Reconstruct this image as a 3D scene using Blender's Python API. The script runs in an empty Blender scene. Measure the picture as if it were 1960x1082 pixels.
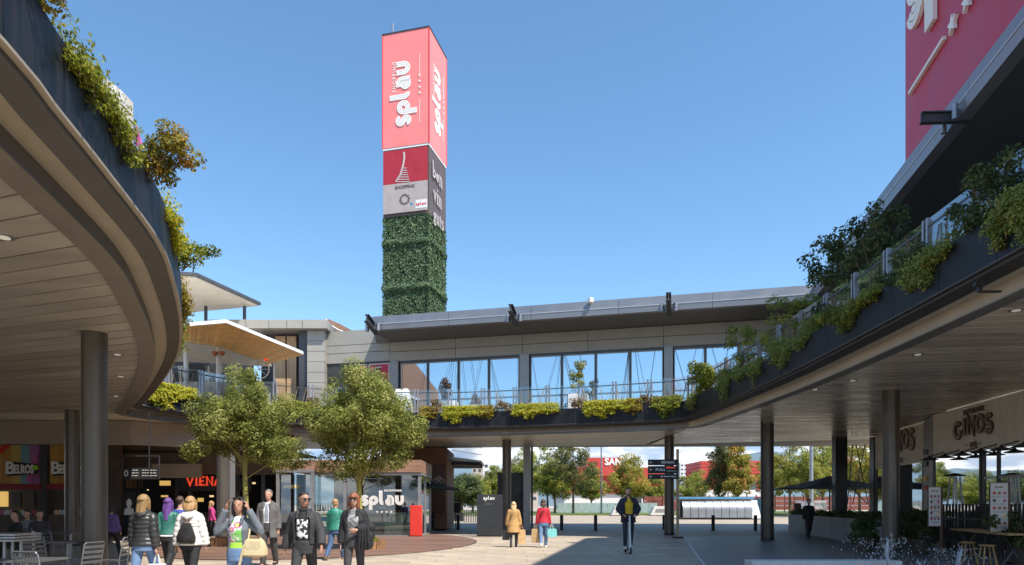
import bpy, bmesh, math, random
import numpy as np
from mathutils import Vector, Matrix
R = math.radians
random.seed(7); rng = np.random.default_rng(7)
sc = bpy.context.scene
COL = sc.collection
# ------------------------------------------------------------------ camera
F, CX, HY, HC = 1307.0, 980.0, 968.0, 1.45       # focal in photo pixels, principal point, camera height
cam_d = bpy.data.cameras.new('camera'); cam = bpy.data.objects.new('camera', cam_d); COL.objects.link(cam)
cam.location = (0, 0, HC); cam.rotation_euler = (R(90), 0, 0)
cam_d.sensor_width = 36; cam_d.lens = 36 * F / 1960
cam_d.shift_y = (HY - 541) / 1960
cam_d.clip_start = .1; cam_d.clip_end = 12000
sc.camera = cam
# ------------------------------------------------------------------ sky and sun
SUN_AZ, SUN_EL = 46.0, 55.5                       # azimuth from behind the camera towards the right
sv = Vector((math.sin(R(SUN_AZ)) * math.cos(R(SUN_EL)), -math.cos(R(SUN_AZ)) * math.cos(R(SUN_EL)), math.sin(R(SUN_EL))))
w = bpy.data.worlds.new('World'); sc.world = w; w.use_nodes = True
nt = w.node_tree; nt.nodes.clear()
wo = nt.nodes.new('ShaderNodeOutputWorld'); bg = nt.nodes.new('ShaderNodeBackground')
sky = nt.nodes.new('ShaderNodeTexSky'); sky.sky_type = 'NISHITA'; sky.sun_disc = False
sky.sun_elevation = R(SUN_EL); sky.sun_rotation = R(180 - SUN_AZ)
sky.altitude = 900; sky.air_density = 1.0; sky.dust_density = .05; sky.ozone_density = 2.2
# low cumulus all round the horizon
tc = nt.nodes.new('ShaderNodeTexCoord'); mp = nt.nodes.new('ShaderNodeMapping'); mp.inputs['Scale'].default_value = (7, 7, 22)
nz = nt.nodes.new('ShaderNodeTexNoise'); nz.inputs['Scale'].default_value = 1.6; nz.inputs['Detail'].default_value = 8; nz.inputs['Roughness'].default_value = .55
cr = nt.nodes.new('ShaderNodeValToRGB'); ce = cr.color_ramp.elements
ce[0].position = .36; ce[0].color = (1.9, 2.7, 3.9, 1); ce[1].position = .60; ce[1].color = (6.2, 6.2, 6.1, 1); cm = ce.new(.47); cm.color = (2.9, 3.4, 4.1, 1)
sx = nt.nodes.new('ShaderNodeSeparateXYZ')
mr = nt.nodes.new('ShaderNodeMapRange'); mr.inputs[1].default_value = .15; mr.inputs[2].default_value = .085; mr.inputs[3].default_value = 0; mr.inputs[4].default_value = 1
wob = nt.nodes.new('ShaderNodeMath'); wob.operation = 'MULTIPLY_ADD'; wob.inputs[1].default_value = -.09; 
mx = nt.nodes.new('ShaderNodeMix'); mx.data_type = 'RGBA'
nt.links.new(tc.outputs['Generated'], mp.inputs[0]); nt.links.new(mp.outputs[0], nz.inputs['Vector'])
nt.links.new(nz.outputs['Fac'], cr.inputs[0]); nt.links.new(tc.outputs['Generated'], sx.inputs[0])
nt.links.new(nz.outputs['Fac'], wob.inputs[0]); nt.links.new(sx.outputs['Z'], wob.inputs[2]); nt.links.new(wob.outputs[0], mr.inputs[0])
mr.inputs[1].default_value = .10; mr.inputs[2].default_value = .045
nt.links.new(mr.outputs[0], mx.inputs[0]); hs_ = nt.nodes.new('ShaderNodeHueSaturation'); hs_.inputs['Hue'].default_value = .492; hs_.inputs['Saturation'].default_value = 1.1; hs_.inputs['Value'].default_value = 1.0
nt.links.new(sky.outputs[0], hs_.inputs['Color']); nt.links.new(hs_.outputs[0], mx.inputs[6]); nt.links.new(cr.outputs[0], mx.inputs[7])
nt.links.new(mx.outputs[2], bg.inputs[0]); bg.inputs[1].default_value = .14
nt.links.new(bg.outputs[0], wo.inputs[0])
sl = bpy.data.lights.new('sun', 'SUN'); so = bpy.data.objects.new('sun', sl); COL.objects.link(so)
sl.energy = 4.1; sl.angle = R(.53); sl.color = (1, .945, .86)
so.rotation_euler = (-sv).to_track_quat('-Z', 'Y').to_euler(); so.location = sv * 60
sc.view_settings.view_transform = 'Standard'; sc.view_settings.look = 'None'
sc.view_settings.exposure = 0.85; sc.view_settings.gamma = 1
sc.render.engine = 'CYCLES'; sc.cycles.use_denoising = True
sc.cycles.max_bounces = 8; sc.cycles.transparent_max_bounces = 24; sc.cycles.glossy_bounces = 4
sc.cycles.caustics_reflective = False; sc.cycles.caustics_refractive = False
sc.cycles.sample_clamp_indirect = 6

# ------------------------------------------------------------------ pixels to points
def PD(px, py, d): return Vector(((px - CX) / F * d, d, HC + (HY - py) / F * d))
def PZ(px, py, z):
    d = F * (z - HC) / (HY - py); return Vector(((px - CX) / F * d, d, z))
def GD(py): return F * HC / (py - HY)             # distance of a ground point
def PG(px, py): return PZ(px, py, 0.0)

# ------------------------------------------------------------------ materials
MATS = {}
def mat(name, col, rough=.6, metal=0., var=.12, scale=6., bump=0., bscale=40., spec=.5, stretch=(1, 1, 1), emit=None, rand=0., trans=0., alpha=1.):
    m = bpy.data.materials.new(name); m.use_nodes = True; n = m.node_tree.nodes; l = m.node_tree.links
    b = n['Principled BSDF']
    b.inputs['Roughness'].default_value = rough; b.inputs['Metallic'].default_value = metal
    b.inputs['Specular IOR Level'].default_value = spec
    c = (*col, 1) if len(col) == 3 else col
    b.inputs['Base Color'].default_value = c
    t = n.new('ShaderNodeTexCoord'); mpp = n.new('ShaderNodeMapping'); mpp.inputs['Scale'].default_value = stretch
    l.new(t.outputs['Object'], mpp.inputs[0])
    if var > 0:
        a = n.new('ShaderNodeTexNoise'); a.inputs['Scale'].default_value = scale; a.inputs['Detail'].default_value = 5
        l.new(mpp.outputs[0], a.inputs['Vector'])
        r = n.new('ShaderNodeMapRange'); r.inputs[1].default_value = .3; r.inputs[2].default_value = .7
        r.inputs[3].default_value = 1 - var; r.inputs[4].default_value = 1 + var
        l.new(a.outputs['Fac'], r.inputs[0])
        last = r.outputs[0]
        if rand > 0:
            oi = n.new('ShaderNodeObjectInfo'); r2 = n.new('ShaderNodeMapRange'); r2.inputs[3].default_value = 1 - rand; r2.inputs[4].default_value = 1 + rand
            l.new(oi.outputs['Random'], r2.inputs[0]); mm = n.new('ShaderNodeMath'); mm.operation = 'MULTIPLY'
            l.new(last, mm.inputs[0]); l.new(r2.outputs[0], mm.inputs[1]); last = mm.outputs[0]
        v = n.new('ShaderNodeVectorMath'); v.operation = 'SCALE'; v.inputs[0].default_value = c[:3]
        l.new(last, v.inputs['Scale']); l.new(v.outputs[0], b.inputs['Base Color'])
        r3 = n.new('ShaderNodeMapRange'); r3.inputs[1].default_value = .3; r3.inputs[2].default_value = .7
        r3.inputs[3].default_value = max(.02, rough - .08); r3.inputs[4].default_value = min(1, rough + .08)
        l.new(a.outputs['Fac'], r3.inputs[0]); l.new(r3.outputs[0], b.inputs['Roughness'])
    if bump > 0:
        a2 = n.new('ShaderNodeTexNoise'); a2.inputs['Scale'].default_value = bscale; a2.inputs['Detail'].default_value = 3
        l.new(mpp.outputs[0], a2.inputs['Vector'])
        bp = n.new('ShaderNodeBump'); bp.inputs['Strength'].default_value = bump; bp.inputs['Distance'].default_value = .02
        l.new(a2.outputs['Fac'], bp.inputs['Height']); l.new(bp.outputs[0], b.inputs['Normal'])
    if emit:
        b.inputs['Emission Color'].default_value = (*emit[0], 1); b.inputs['Emission Strength'].default_value = emit[1]
    MATS[name] = m
    return m
def glassmat(name, tint, refl=.12, top=.9, rough=.02, gl=(.95, .97, 1)):
    """thin sheet of glass: see-through, more mirror-like at grazing angles"""
    m = bpy.data.materials.new(name); m.use_nodes = True; n = m.node_tree.nodes; l = m.node_tree.links
    n.clear(); o = n.new('ShaderNodeOutputMaterial')
    t = n.new('ShaderNodeBsdfTransparent'); t.inputs[0].default_value = (*tint, 1)
    g = n.new('ShaderNodeBsdfGlossy'); g.inputs['Roughness'].default_value = rough; g.inputs[0].default_value = (*gl, 1)
    lw = n.new('ShaderNodeLayerWeight'); lw.inputs[0].default_value = .35
    mr_ = n.new('ShaderNodeMapRange'); mr_.inputs[3].default_value = refl; mr_.inputs[4].default_value = top
    l.new(lw.outputs['Facing'], mr_.inputs[0])
    x = n.new('ShaderNodeMixShader'); l.new(mr_.outputs[0], x.inputs[0]); l.new(t.outputs[0], x.inputs[1]); l.new(g.outputs[0], x.inputs[2])
    l.new(x.outputs[0], o.inputs[0]); MATS[name] = m; return m
def leafmat(name, dark, light, trans=.35, autumn=None):
    m = bpy.data.materials.new(name); m.use_nodes = True; n = m.node_tree.nodes; l = m.node_tree.links
    n.clear(); o = n.new('ShaderNodeOutputMaterial')
    at = n.new('ShaderNodeAttribute'); at.attribute_name = 'leafvar'
    r = n.new('ShaderNodeValToRGB'); e = r.color_ramp.elements
    e[0].color = (*dark, 1); e[1].color = (*light, 1)
    if autumn:
        e[1].position = .72; x = e.new(1.0); x.color = (*autumn, 1)
    l.new(at.outputs['Fac'], r.inputs[0])
    p = n.new('ShaderNodeBsdfPrincipled'); p.inputs['Roughness'].default_value = .55; p.inputs['Specular IOR Level'].default_value = .3
    tr = n.new('ShaderNodeBsdfTranslucent'); l.new(r.outputs[0], p.inputs['Base Color']); l.new(r.outputs[0], tr.inputs[0])
    mx_ = n.new('ShaderNodeMixShader'); mx_.inputs[0].default_value = trans
    l.new(p.outputs[0], mx_.inputs[1]); l.new(tr.outputs[0], mx_.inputs[2]); l.new(mx_.outputs[0], o.inputs[0]); MATS[name] = m; return m
def stripemat(name, cols, axis, scale, rough=.6):
    m = mat(name, (.5, .5, .5), rough, var=0); n = m.node_tree.nodes; l = m.node_tree.links
    t = n.new('ShaderNodeTexCoord'); s = n.new('ShaderNodeSeparateXYZ'); l.new(t.outputs['Object'], s.inputs[0])
    mu = n.new('ShaderNodeMath'); mu.operation = 'MULTIPLY'; mu.inputs[1].default_value = scale; l.new(s.outputs[axis], mu.inputs[0])
    fr = n.new('ShaderNodeMath'); fr.operation = 'FRACT'; l.new(mu.outputs[0], fr.inputs[0])
    r = n.new('ShaderNodeValToRGB'); r.color_ramp.interpolation = 'CONSTANT'; e = r.color_ramp.elements
    while len(e) < len(cols): e.new(.5)
    for i, c in enumerate(cols): e[i].position = i / len(cols); e[i].color = (*c, 1)
    l.new(fr.outputs[0], r.inputs[0]); l.new(r.outputs[0], n['Principled BSDF'].inputs['Base Color']); return m

M = MATS
mat('planter_metal', (.014, .0145, .017), .5, .0, .75, 2.0, .05, 6, spec=.28, stretch=(5, 5, .25))
mat('fascia_grey', (.21, .20, .185), .45, .2, .08, 1.5)
mat('fascia_beige', (.48, .42, .32), .5, 0, .06, 1.5)
mat('fascia_mid', (.085, .08, .075), .45, .1, .08, 1.5)
mat('fascia_tan', (.34, .295, .225), .5, 0, .07, 1.5)
mat('fascia_brown', (.17, .15, .12), .5, 0, .07, 1.5)
mat('fascia_dark', (.055, .05, .045), .5, 0, .1, 2)
mat('soffit_board', (.42, .39, .325), .4, .1, .12, .8, rand=.13, stretch=(.3, 2, 1))
mat('soffit_board_back', (.74, .64, .52), .28, .1, .15, .8, rand=.24, stretch=(.3, 2, 1))
mat('soffit_board_mid', (.74, .67, .56), .4, .0, .12, .8, rand=.09, stretch=(.3, 2, 1))  # brighter copy for the back ceiling, with ground-bounced light put into the colour
mat('soffit_gap', (.05, .045, .04), .8)
mat('column_metal', (.12, .106, .088), .38, .35, .14, 3, stretch=(1, 1, .2))
mat('steel', (.36, .36, .37), .38, .7, .1, 5)
mat('steel_chair', (.19, .19, .19), .42, .6, .1, 5)
mat('steel_dark', (.06, .062, .068), .45, .4, .15, 5)
mat('roof_metal', (.25, .258, .275), .4, .45, .07, 1.2)
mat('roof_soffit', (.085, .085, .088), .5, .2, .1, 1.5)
mat('roof_soffit_lit', (.125, .12, .115), .5, .1, .1, 1.5)  # lighter copy of roof_soffit, with the lit look put into the colour
mat('panel_beige', (.37, .352, .31), .55, .1, .06, 1.2)
mat('panel_grey', (.25, .24, .225), .5, .1, .06, 1.2)
mat('frame_dark', (.075, .078, .082), .4, .4, .1, 4)
mat('frame_grey', (.30, .30, .295), .4, .4, .1, 4)
mat('soil', (.05, .035, .025), .95, 0, .4, 12, .5)
mat('terrace_floor', (.33, .31, .28), .7)
mat('twig', (.30, .235, .17), .7)
mat('cable', (.035, .035, .038), .5)
mat('white_paint', (.78, .78, .76), .45, 0, .04, 4)
mat('cream_wall', (.62, .58, .50), .6, 0, .07, 2, .1, 30)
mat('cream_slat', (.84, .78, .68), .55, 0, .08, 2)
mat('wood_gold', (.90, .54, .18), .5, 0, .22, 2.2, .08, 30, stretch=(.4, 6, 6), rand=.12)
mat('wood_panel', (.52, .34, .19), .55, 0, .25, 2, .1, 30, stretch=(6, 6, .5))
mat('wood_brown', (.34, .185, .115), .5, 0, .22, 2, .1, 20, stretch=(.5, 4, 6), rand=.1)
mat('wood_deck', (.20, .115, .082), .52, 0, .35, 1.3, .25, 20, stretch=(.4, 5, 1), rand=.22)
mat('wood_crate', (.36, .19, .085), .6, 0, .3, 3, .2, 20, stretch=(1, 5, 5), rand=.2)
mat('wood_table', (.46, .27, .11), .5, 0, .3, 3, .1, 20, stretch=(1, 6, 6))
mat('brick_brown', (.30, .165, .105), .8, 0, .15, 8, .2, 30)
mat('red_sign', (.88, .24, .22), .42, 0, .05, .6)
mat('red_board', (.48, .03, .07), .45, 0, .08, .5)
mat('red_gloss', (.70, .045, .03), .25, 0, .04, 3)
mat('red_metal', (.46, .05, .035), .5, 0, .08, .2)
mat('letter_white', (.82, .80, .74), .5, 0, .03, 5)
mat('letter_red', (.75, .06, .03), .4, 0, .05, 5, emit=((1, .08, .03), .35))
mat('print_red', (.55, .06, .04), .5)
mat('letter_brown', (.12, .055, .04), .5)
mat('letter_brown_light', (.30, .20, .155), .5)
mat('black_matt', (.018, .018, .02), .55, 0, .2, 5)
mat('totem_black', (.030, .032, .034), .4, .1, .15, 3)
mat('black_gloss', (.012, .012, .014), .15)
mat('led_grey', (.44, .37, .34), .5, 0, .08, 2)
mat('led_red', (.42, .022, .035), .5, 0, .08, 2)
mat('led_brown', (.115, .082, .072), .5, 0, .08, 2)
mat('led_text', (.50, .44, .41), .5)
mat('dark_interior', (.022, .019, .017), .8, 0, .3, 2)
mat('shop_brown', (.12, .09, .07), .6, 0, .2, 2)
mat('bulkhead', (.36, .30, .235), .55, 0, .08, 1)
mat('granite', (.23, .225, .215), .7, 0, .18, 14, .1, 60)
mat('concrete_white', (.62, .60, .56), .7, 0, .07, 5, .1, 40)
mat('umbrella_navy', (.030, .042, .062), .8, 0, .15, 3)
mat('umbrella_green', (.055, .085, .085), .8, 0, .15, 3)
mat('grass', (.10, .14, .03), .9, 0, .35, 3)
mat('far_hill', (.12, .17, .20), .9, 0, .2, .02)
mat('bark', (.17, .125, .075), .9, 0, .3, 9, .7, 25, stretch=(1, 1, .3))
mat('bark_moss', (.33, .31, .09), .85, 0, .25, 8, .5, 25, stretch=(1, 1, .3))
mat('green_wall', (.05, .10, .04), .9)
mat('leaf_core', (.018, .035, .018), .9)
mat('blue_metal', (.10, .30, .46), .4, .2, .06, 2)
mat('silver_panel', (.30, .31, .33), .42, .6, .06, 2)
mat('pink_print', (.55, .12, .32), .5)
mat('paper', (.72, .71, .70), .6, 0, .04, 5)
mat('yellow_light', (.7, .45, .12), .5, emit=((1, .62, .18), .35))
mat('warm_light', (.8, .6, .3), .5, emit=((1, .72, .35), .5))
mat('lamp_lens', (.85, .82, .75), .25, emit=((1, .93, .8), .12))
mat('terracotta', (.40, .15, .07), .8)
mat('pot_brown', (.10, .075, .06), .7)
mat('lime', (.35, .62, .05), .5)
glassmat('glass_clear', (.93, .95, .95), .04, .5)
glassmat('glass_window', (.30, .40, .46), .62, .9, gl=(.86, .94, 1))
glassmat('glass_shop', (.42, .46, .46), .16, .85)
glassmat('glass_mirror', (.10, .10, .10), .72, .95)
glassmat('glass_kiosk', (.78, .82, .80), .10, .8)
leafmat('leaf_tree', (.10, .13, .028), (.40, .42, .10), .5, (.53, .51, .20))
leafmat('leaf_lime', (.17, .22, .02), (.58, .56, .05), .45, (.70, .46, .05))
leafmat('leaf_autumn', (.13, .13, .02), (.40, .31, .04), .4, (.45, .17, .03))
leafmat('leaf_ivy', (.075, .105, .015), (.30, .33, .035), .4, (.42, .36, .05))
leafmat('leaf_dark', (.045, .07, .025), (.17, .21, .075), .4)
leafmat('leaf_shade', (.11, .15, .03), (.38, .42, .09), .45, (.52, .43, .09))
leafmat('leaf_wall', (.04, .085, .04), (.22, .31, .15), .25)
leafmat('leaf_park', (.13, .16, .03), (.40, .42, .08), .45, (.52, .44, .09))
leafmat('leaf_rust', (.20, .22, .04), (.48, .43, .08), .45, (.55, .20, .06))
leafmat('leaf_pine', (.09, .105, .035), (.29, .27, .09), .4)

# ------------------------------------------------------------------ mesh helpers
def rootloc(o):
    v = Vector((0, 0, 0))
    while o is not None: v += o.location; o = o.parent
    return v
def link(name, me, parent=None, **pr):
    o = bpy.data.objects.new(name, me); COL.objects.link(o)
    if parent is not None: o.parent = parent
    for k, v in pr.items(): o[k] = v
    return o
def thing(name, label, cat, loc=(0, 0, 0), group=None):
    o = bpy.data.objects.new(name, None); COL.objects.link(o); o.location = loc; o.empty_display_size = .2
    o['label'] = label; o['category'] = cat
    if group: o['group'] = group
    return o
def tag(o, label, cat, group=None):
    o['label'] = label; o['category'] = cat
    if group: o['group'] = group
    return o
class MB:
    def __init__(s): s.v = []; s.f = []
    def add(s, vs, fs):
        n = len(s.v); s.v += [tuple(v) for v in vs]; s.f += [tuple(i + n for i in f) for f in fs]; return s
    def box(s, c, d, rz=0, tilt=None):
        x, y, z = [k / 2 for k in d]; m = Matrix.Rotation(rz, 3, 'Z')
        if tilt is not None: m = tilt
        p = [Vector(c) + m @ Vector(q) for q in ((-x, -y, -z), (x, -y, -z), (x, y, -z), (-x, y, -z), (-x, -y, z), (x, -y, z), (x, y, z), (-x, y, z))]
        return s.add(p, [(0, 3, 2, 1), (4, 5, 6, 7), (0, 1, 5, 4), (1, 2, 6, 5), (2, 3, 7, 6), (3, 0, 4, 7)])
    def bar(s, a, b, w=.05, h=None, up=(0, 0, 1)):
        a, b = Vector(a), Vector(b); h = h or w; t = (b - a).normalized(); u = Vector(up)
        if abs(t.dot(u)) > .95: u = Vector((0, 1, 0))
        r = t.cross(u).normalized(); u = r.cross(t); r *= w / 2; u = u * h / 2
        p = [a - r - u, a + r - u, a + r + u, a - r + u, b - r - u, b + r - u, b + r + u, b - r + u]
        return s.add(p, [(0, 1, 2, 3), (7, 6, 5, 4), (0, 4, 5, 1), (1, 5, 6, 2), (2, 6, 7, 3), (3, 7, 4, 0)])
    def tube(s, pts, rad, n=10, cap=True):
        pts = [Vector(p) for p in pts]
        if not hasattr(rad, '__len__'): rad = [rad] * len(pts)
        t0 = (pts[1] - pts[0]).normalized(); u = t0.orthogonal().normalized(); b = len(s.v); vs = []; fs = []
        for i, p in enumerate(pts):
            t = (pts[min(i + 1, len(pts) - 1)] - pts[max(i - 1, 0)]).normalized()
            u = (u - t * u.dot(t)).normalized(); v = t.cross(u)
            for k in range(n):
                a = 2 * math.pi * k / n; vs.append(p + (u * math.cos(a) + v * math.sin(a)) * rad[i])
        for i in range(len(pts) - 1):
            for k in range(n):
                k2 = (k + 1) % n; fs.append((i * n + k, i * n + k2, (i + 1) * n + k2, (i + 1) * n + k))
        if cap: fs.append(tuple(range(n))[::-1]); fs.append(tuple((len(pts) - 1) * n + k for k in range(n)))
        return s.add(vs, fs)
    def lathe(s, c, prof, n=20):
        vs = []; fs = []; c = Vector(c)
        for r, z in prof:
            for k in range(n):
                a = 2 * math.pi * k / n; vs.append(c + Vector((r * math.cos(a), r * math.sin(a), z)))
        for i in range(len(prof) - 1):
            for k in range(n):
                k2 = (k + 1) % n; fs.append((i * n + k, i * n + k2, (i + 1) * n + k2, (i + 1) * n + k))
        fs.append(tuple(range(n))[::-1]); fs.append(tuple((len(prof) - 1) * n + k for k in range(n)))
        return s.add(vs, fs)
    def prism(s, poly, z0, z1):
        """plan polygon (x,y) extruded between two heights"""
        n = len(poly); a = sum(poly[i][0] * poly[(i + 1) % n][1] - poly[(i + 1) % n][0] * poly[i][1] for i in range(n))
        if a < 0: poly = poly[::-1]
        vs = [(p[0], p[1], z0) for p in poly] + [(p[0], p[1], z1) for p in poly]
        fs = [tuple(range(n))[::-1], tuple(range(n, 2 * n))] + [(i, (i + 1) % n, n + (i + 1) % n, n + i) for i in range(n)]
        return s.add(vs, fs)
    def slab(s, quad, off):
        """polygon of 3d points given thickness along off"""
        n = len(quad); off = Vector(off); a = [Vector(q) for q in quad]
        vs = a + [q + off for q in a]
        fs = [tuple(range(n)), tuple(range(2 * n - 1, n - 1, -1))] + [(i, n + i, n + (i + 1) % n, (i + 1) % n) for i in range(n)]
        return s.add(vs, fs)
    def loft(s, rings, cap=True):
        n = len(rings[0]); vs = [p for r in rings for p in r]; fs = []
        for i in range(len(rings) - 1):
            for k in range(n):
                k2 = (k + 1) % n; fs.append((i * n + k, i * n + k2, (i + 1) * n + k2, (i + 1) * n + k))
        if cap: fs.append(tuple(range(n))[::-1]); fs.append(tuple((len(rings) - 1) * n + k for k in range(n)))
        return s.add(vs, fs)
    def mesh(s, name, off=Vector((0, 0, 0)), smooth=False, m=None, fix=True):
        me = bpy.data.meshes.new(name)
        me.from_pydata([tuple(Vector(v) - off) for v in s.v], [], s.f)
        if fix:
            bm = bmesh.new(); bm.from_mesh(me); bmesh.ops.recalc_face_normals(bm, faces=bm.faces); bm.to_mesh(me); bm.free()
        if smooth:
            me.polygons.foreach_set('use_smooth', [True] * len(me.polygons))
            try: me.set_sharp_from_angle(angle=R(smooth if smooth > 1 else 40))
            except Exception: pass
        if m: me.materials.append(MATS[m])
        me.update(); return me
    def build(s, name, m, parent=None, smooth=False, bevel=0, **pr):
        o = link(name, s.mesh(name, rootloc(parent), smooth, m), parent, **pr)
        if bevel:
            b = o.modifiers.new('bevel', 'BEVEL'); b.width = bevel; b.segments = 2; b.limit_method = 'ANGLE'; b.angle_limit = R(50)
        return o
def copy_tree(o, parent=None):
    c = o.copy(); COL.objects.link(c)
    if parent is not None: c.parent = parent
    for ch in list(o.children): copy_tree(ch, c)
    return c
# leaves -------------------------------------------------------------
def leaf_mesh(name, pos, nrm, size, m, var=None, aspect=.5, jitter=.6):
    """one diamond-shaped leaf per point, facing roughly along nrm"""
    N = len(pos); pos = np.asarray(pos, float); nrm = np.asarray(nrm, float) + rng.normal(0, jitter, (N, 3))
    nrm /= np.linalg.norm(nrm, axis=1)[:, None] + 1e-9
    t = rng.normal(0, 1, (N, 3)); t -= nrm * (t * nrm).sum(1)[:, None]; t /= np.linalg.norm(t, axis=1)[:, None] + 1e-9
    b = np.cross(nrm, t); sz = size * rng.uniform(.6, 1.3, N)[:, None]
    v = np.empty((N, 4, 3)); v[:, 0] = pos - t * sz * .5; v[:, 2] = pos + t * sz * .5
    v[:, 1] = pos + b * sz * aspect * .5 + nrm * sz * .1; v[:, 3] = pos - b * sz * aspect * .5 + nrm * sz * .1
    me = bpy.data.meshes.new(name); me.vertices.add(4 * N); me.vertices.foreach_set('co', v.ravel())
    me.loops.add(4 * N); me.loops.foreach_set('vertex_index', np.arange(4 * N, dtype=np.int32))
    me.polygons.add(N); me.polygons.foreach_set('loop_start', np.arange(0, 4 * N, 4, dtype=np.int32))
    me.update(calc_edges=True)
    if var is None: var = rng.uniform(0, 1, N)
    at = me.attributes.new('leafvar', 'FLOAT', 'POINT'); at.data.foreach_set('value', np.repeat(np.clip(var, 0, 1), 4).astype(np.float32))
    me.materials.append(MATS[m]); return me
def clump_points(centers, radii, n_each, squash=.8):
    P, Nn, V = [], [], []
    for c, r in zip(centers, radii):
        n = int(n_each * (r ** 1.6)) if n_each > 0 else 50
        d = rng.normal(0, 1, (n, 3)); d /= np.linalg.norm(d, axis=1)[:, None]
        rad = r * rng.uniform(.35, 1.05, n) ** .6
        p = d * rad[:, None]; p[:, 2] *= squash
        P.append(np.asarray(c) + p); Nn.append(d + np.array([0, 0, .5])); V.append(np.clip(rng.normal(.45 + .22 * rng.normal(), .2, n), 0, 1))
    return np.concatenate(P), np.concatenate(Nn), np.concatenate(V)
# writing ------------------------------------------------------------
def text_mesh(s, size, ext=.01, bold=0., width=None, align='CENTER', space=1.0):
    cu = bpy.data.curves.new('t', 'FONT'); cu.body = s; cu.size = size; cu.extrude = ext; cu.offset = bold; cu.align_x = align; cu.resolution_u = 2; cu.space_character = space
    o = bpy.data.objects.new('t', cu); COL.objects.link(o)
    bpy.context.view_layer.update()
    me = bpy.data.meshes.new_from_object(o.evaluated_get(bpy.context.evaluated_depsgraph_get()))
    bpy.data.objects.remove(o)
    if width:
        xs = [v.co.x for v in me.vertices]; k = width / max(1e-6, max(xs) - min(xs))
        for v in me.vertices: v.co.x *= k
    return me
def frame_mat(o, right, up):
    """matrix whose x is along the writing and y is up the letters"""
    r = Vector(right).normalized(); u = Vector(up); u = (u - r * u.dot(r)).normalized(); nn = r.cross(u)
    m = Matrix((r, u, nn)).transposed().to_4x4(); m.translation = Vector(o); return m
def put_mesh(name, me, m, mtx, parent):
    me.transform(mtx); me.transform(Matrix.Translation(-rootloc(parent)))
    me.materials.clear(); me.materials.append(MATS[m]); return link(name, me, parent)
def write(s, size, o, right, up, m, parent, name='lettering', **k):
    return put_mesh(name, text_mesh(s, size, **k), m, frame_mat(o, right, up), parent)
def arc(cx, cy, r, a0, a1, n=12, ry=None):
    ry = ry or r
    return [(cx + r * math.cos(R(a0 + (a1 - a0) * i / n)), cy + ry * math.sin(R(a0 + (a1 - a0) * i / n))) for i in range(n + 1)]
LOGO = {'s': (.78, [arc(.38, .66, .19, 10, 270) + arc(.38, .28, .19, 90, -170)]),
        'p': (1.0, [[(.17, -.48), (.17, .47)] + arc(.46, .47, .29, 180, -90) + [(.36, .18)]]),
        'l': (.62, [[(.17, 1.45), (.17, .42)] + arc(.41, .42, .24, 180, 275)]),
        'a': (.98, [[(.2, .82), (.42, .82)] + arc(.42, .54, .28, 90, 0) + [(.70, .02)], [(.6, .5), (.36, .5)] + arc(.36, .32, .18, 90, 270) + [(.6, .14)]]),
        'u': (.95, [[(.17, .96), (.17, .44)] + arc(.44, .44, .27, 180, 360) + [(.71, .96)]])}
SERIF = {'b': (.85, [[(.18, 1.4), (.18, .05)], arc(.42, .42, .27, 160, -160, 16)], [(.1, 1.4)]),
         'e': (.8, [[(.16, .46), (.66, .46)] + arc(.41, .43, .27, 10, 315, 16)], []),
         'n': (.9, [[(.2, 0), (.2, .86)], arc(.43, .54, .24, 170, 0) + [(.67, 0)]], [(.2, 0), (.67, 0), (.14, .86)]),
         'v': (.8, [[(.14, .86), (.4, .02), (.66, .86)]], [(.14, .86), (.66, .86)]),
         'i': (.45, [[(.22, 0), (.22, .86)], [(.22, 1.12), (.22, 1.3)]], [(.22, 0), (.16, .86)]),
         'g': (.8, [arc(.38, .58, .22, 0, 360, 16), arc(.38, -.12, .26, 0, 360, 16, .18), [(.26, .36), (.24, .16), (.5, .1)]], [(.66, .82)]),
         'u': (.9, [[(.2, .86), (.2, .3)] + arc(.43, .3, .23, 180, 350), [(.66, .86), (.66, 0)]], [(.14, .86), (.6, .86), (.72, 0)]),
         't': (.55, [[(.24, 1.15), (.24, .25)] + arc(.42, .22, .18, 180, 300), [(.06, .84), (.5, .84)]], []),
         's': (.7, [arc(.34, .64, .19, 20, 265) + arc(.34, .22, .2, 85, -160)], []),
         'G': (1.0, [arc(.48, .5, .38, 42, 330, 18, .44) + [(.82, .45)]], [(.78, .47)]),
         'I': (.5, [[(.25, .0), (.25, 1.0)]], [(.25, 0), (.25, 1.0)]),
         'N': (1.0, [[(.17, 0), (.17, 1.0), (.8, 0.0), (.8, 1.0)]], [(.17, 0), (.12, 1.0), (.8, 1.0)]),
         'O': (1.0, [arc(.48, .5, .36, 0, 360, 20, .44)], []),
         'S': (.85, [arc(.4, .72, .24, 25, 265) + arc(.4, .26, .25, 85, -160)], []),
         'V': (1.0, [[(.1, 1), (.48, .0), (.86, 1)]], [(.1, 1), (.86, 1)]),
         'E': (.85, [[(.2, 0), (.2, 1)], [(.2, .96), (.7, .96)], [(.2, .5), (.6, .5)], [(.2, .04), (.72, .04)]], [(.14, 0), (.14, 1)]),
         'A': (1.0, [[(.1, 0), (.46, 1), (.84, 0)], [(.25, .34), (.68, .34)]], [(.1, 0), (.84, 0)])}
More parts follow.
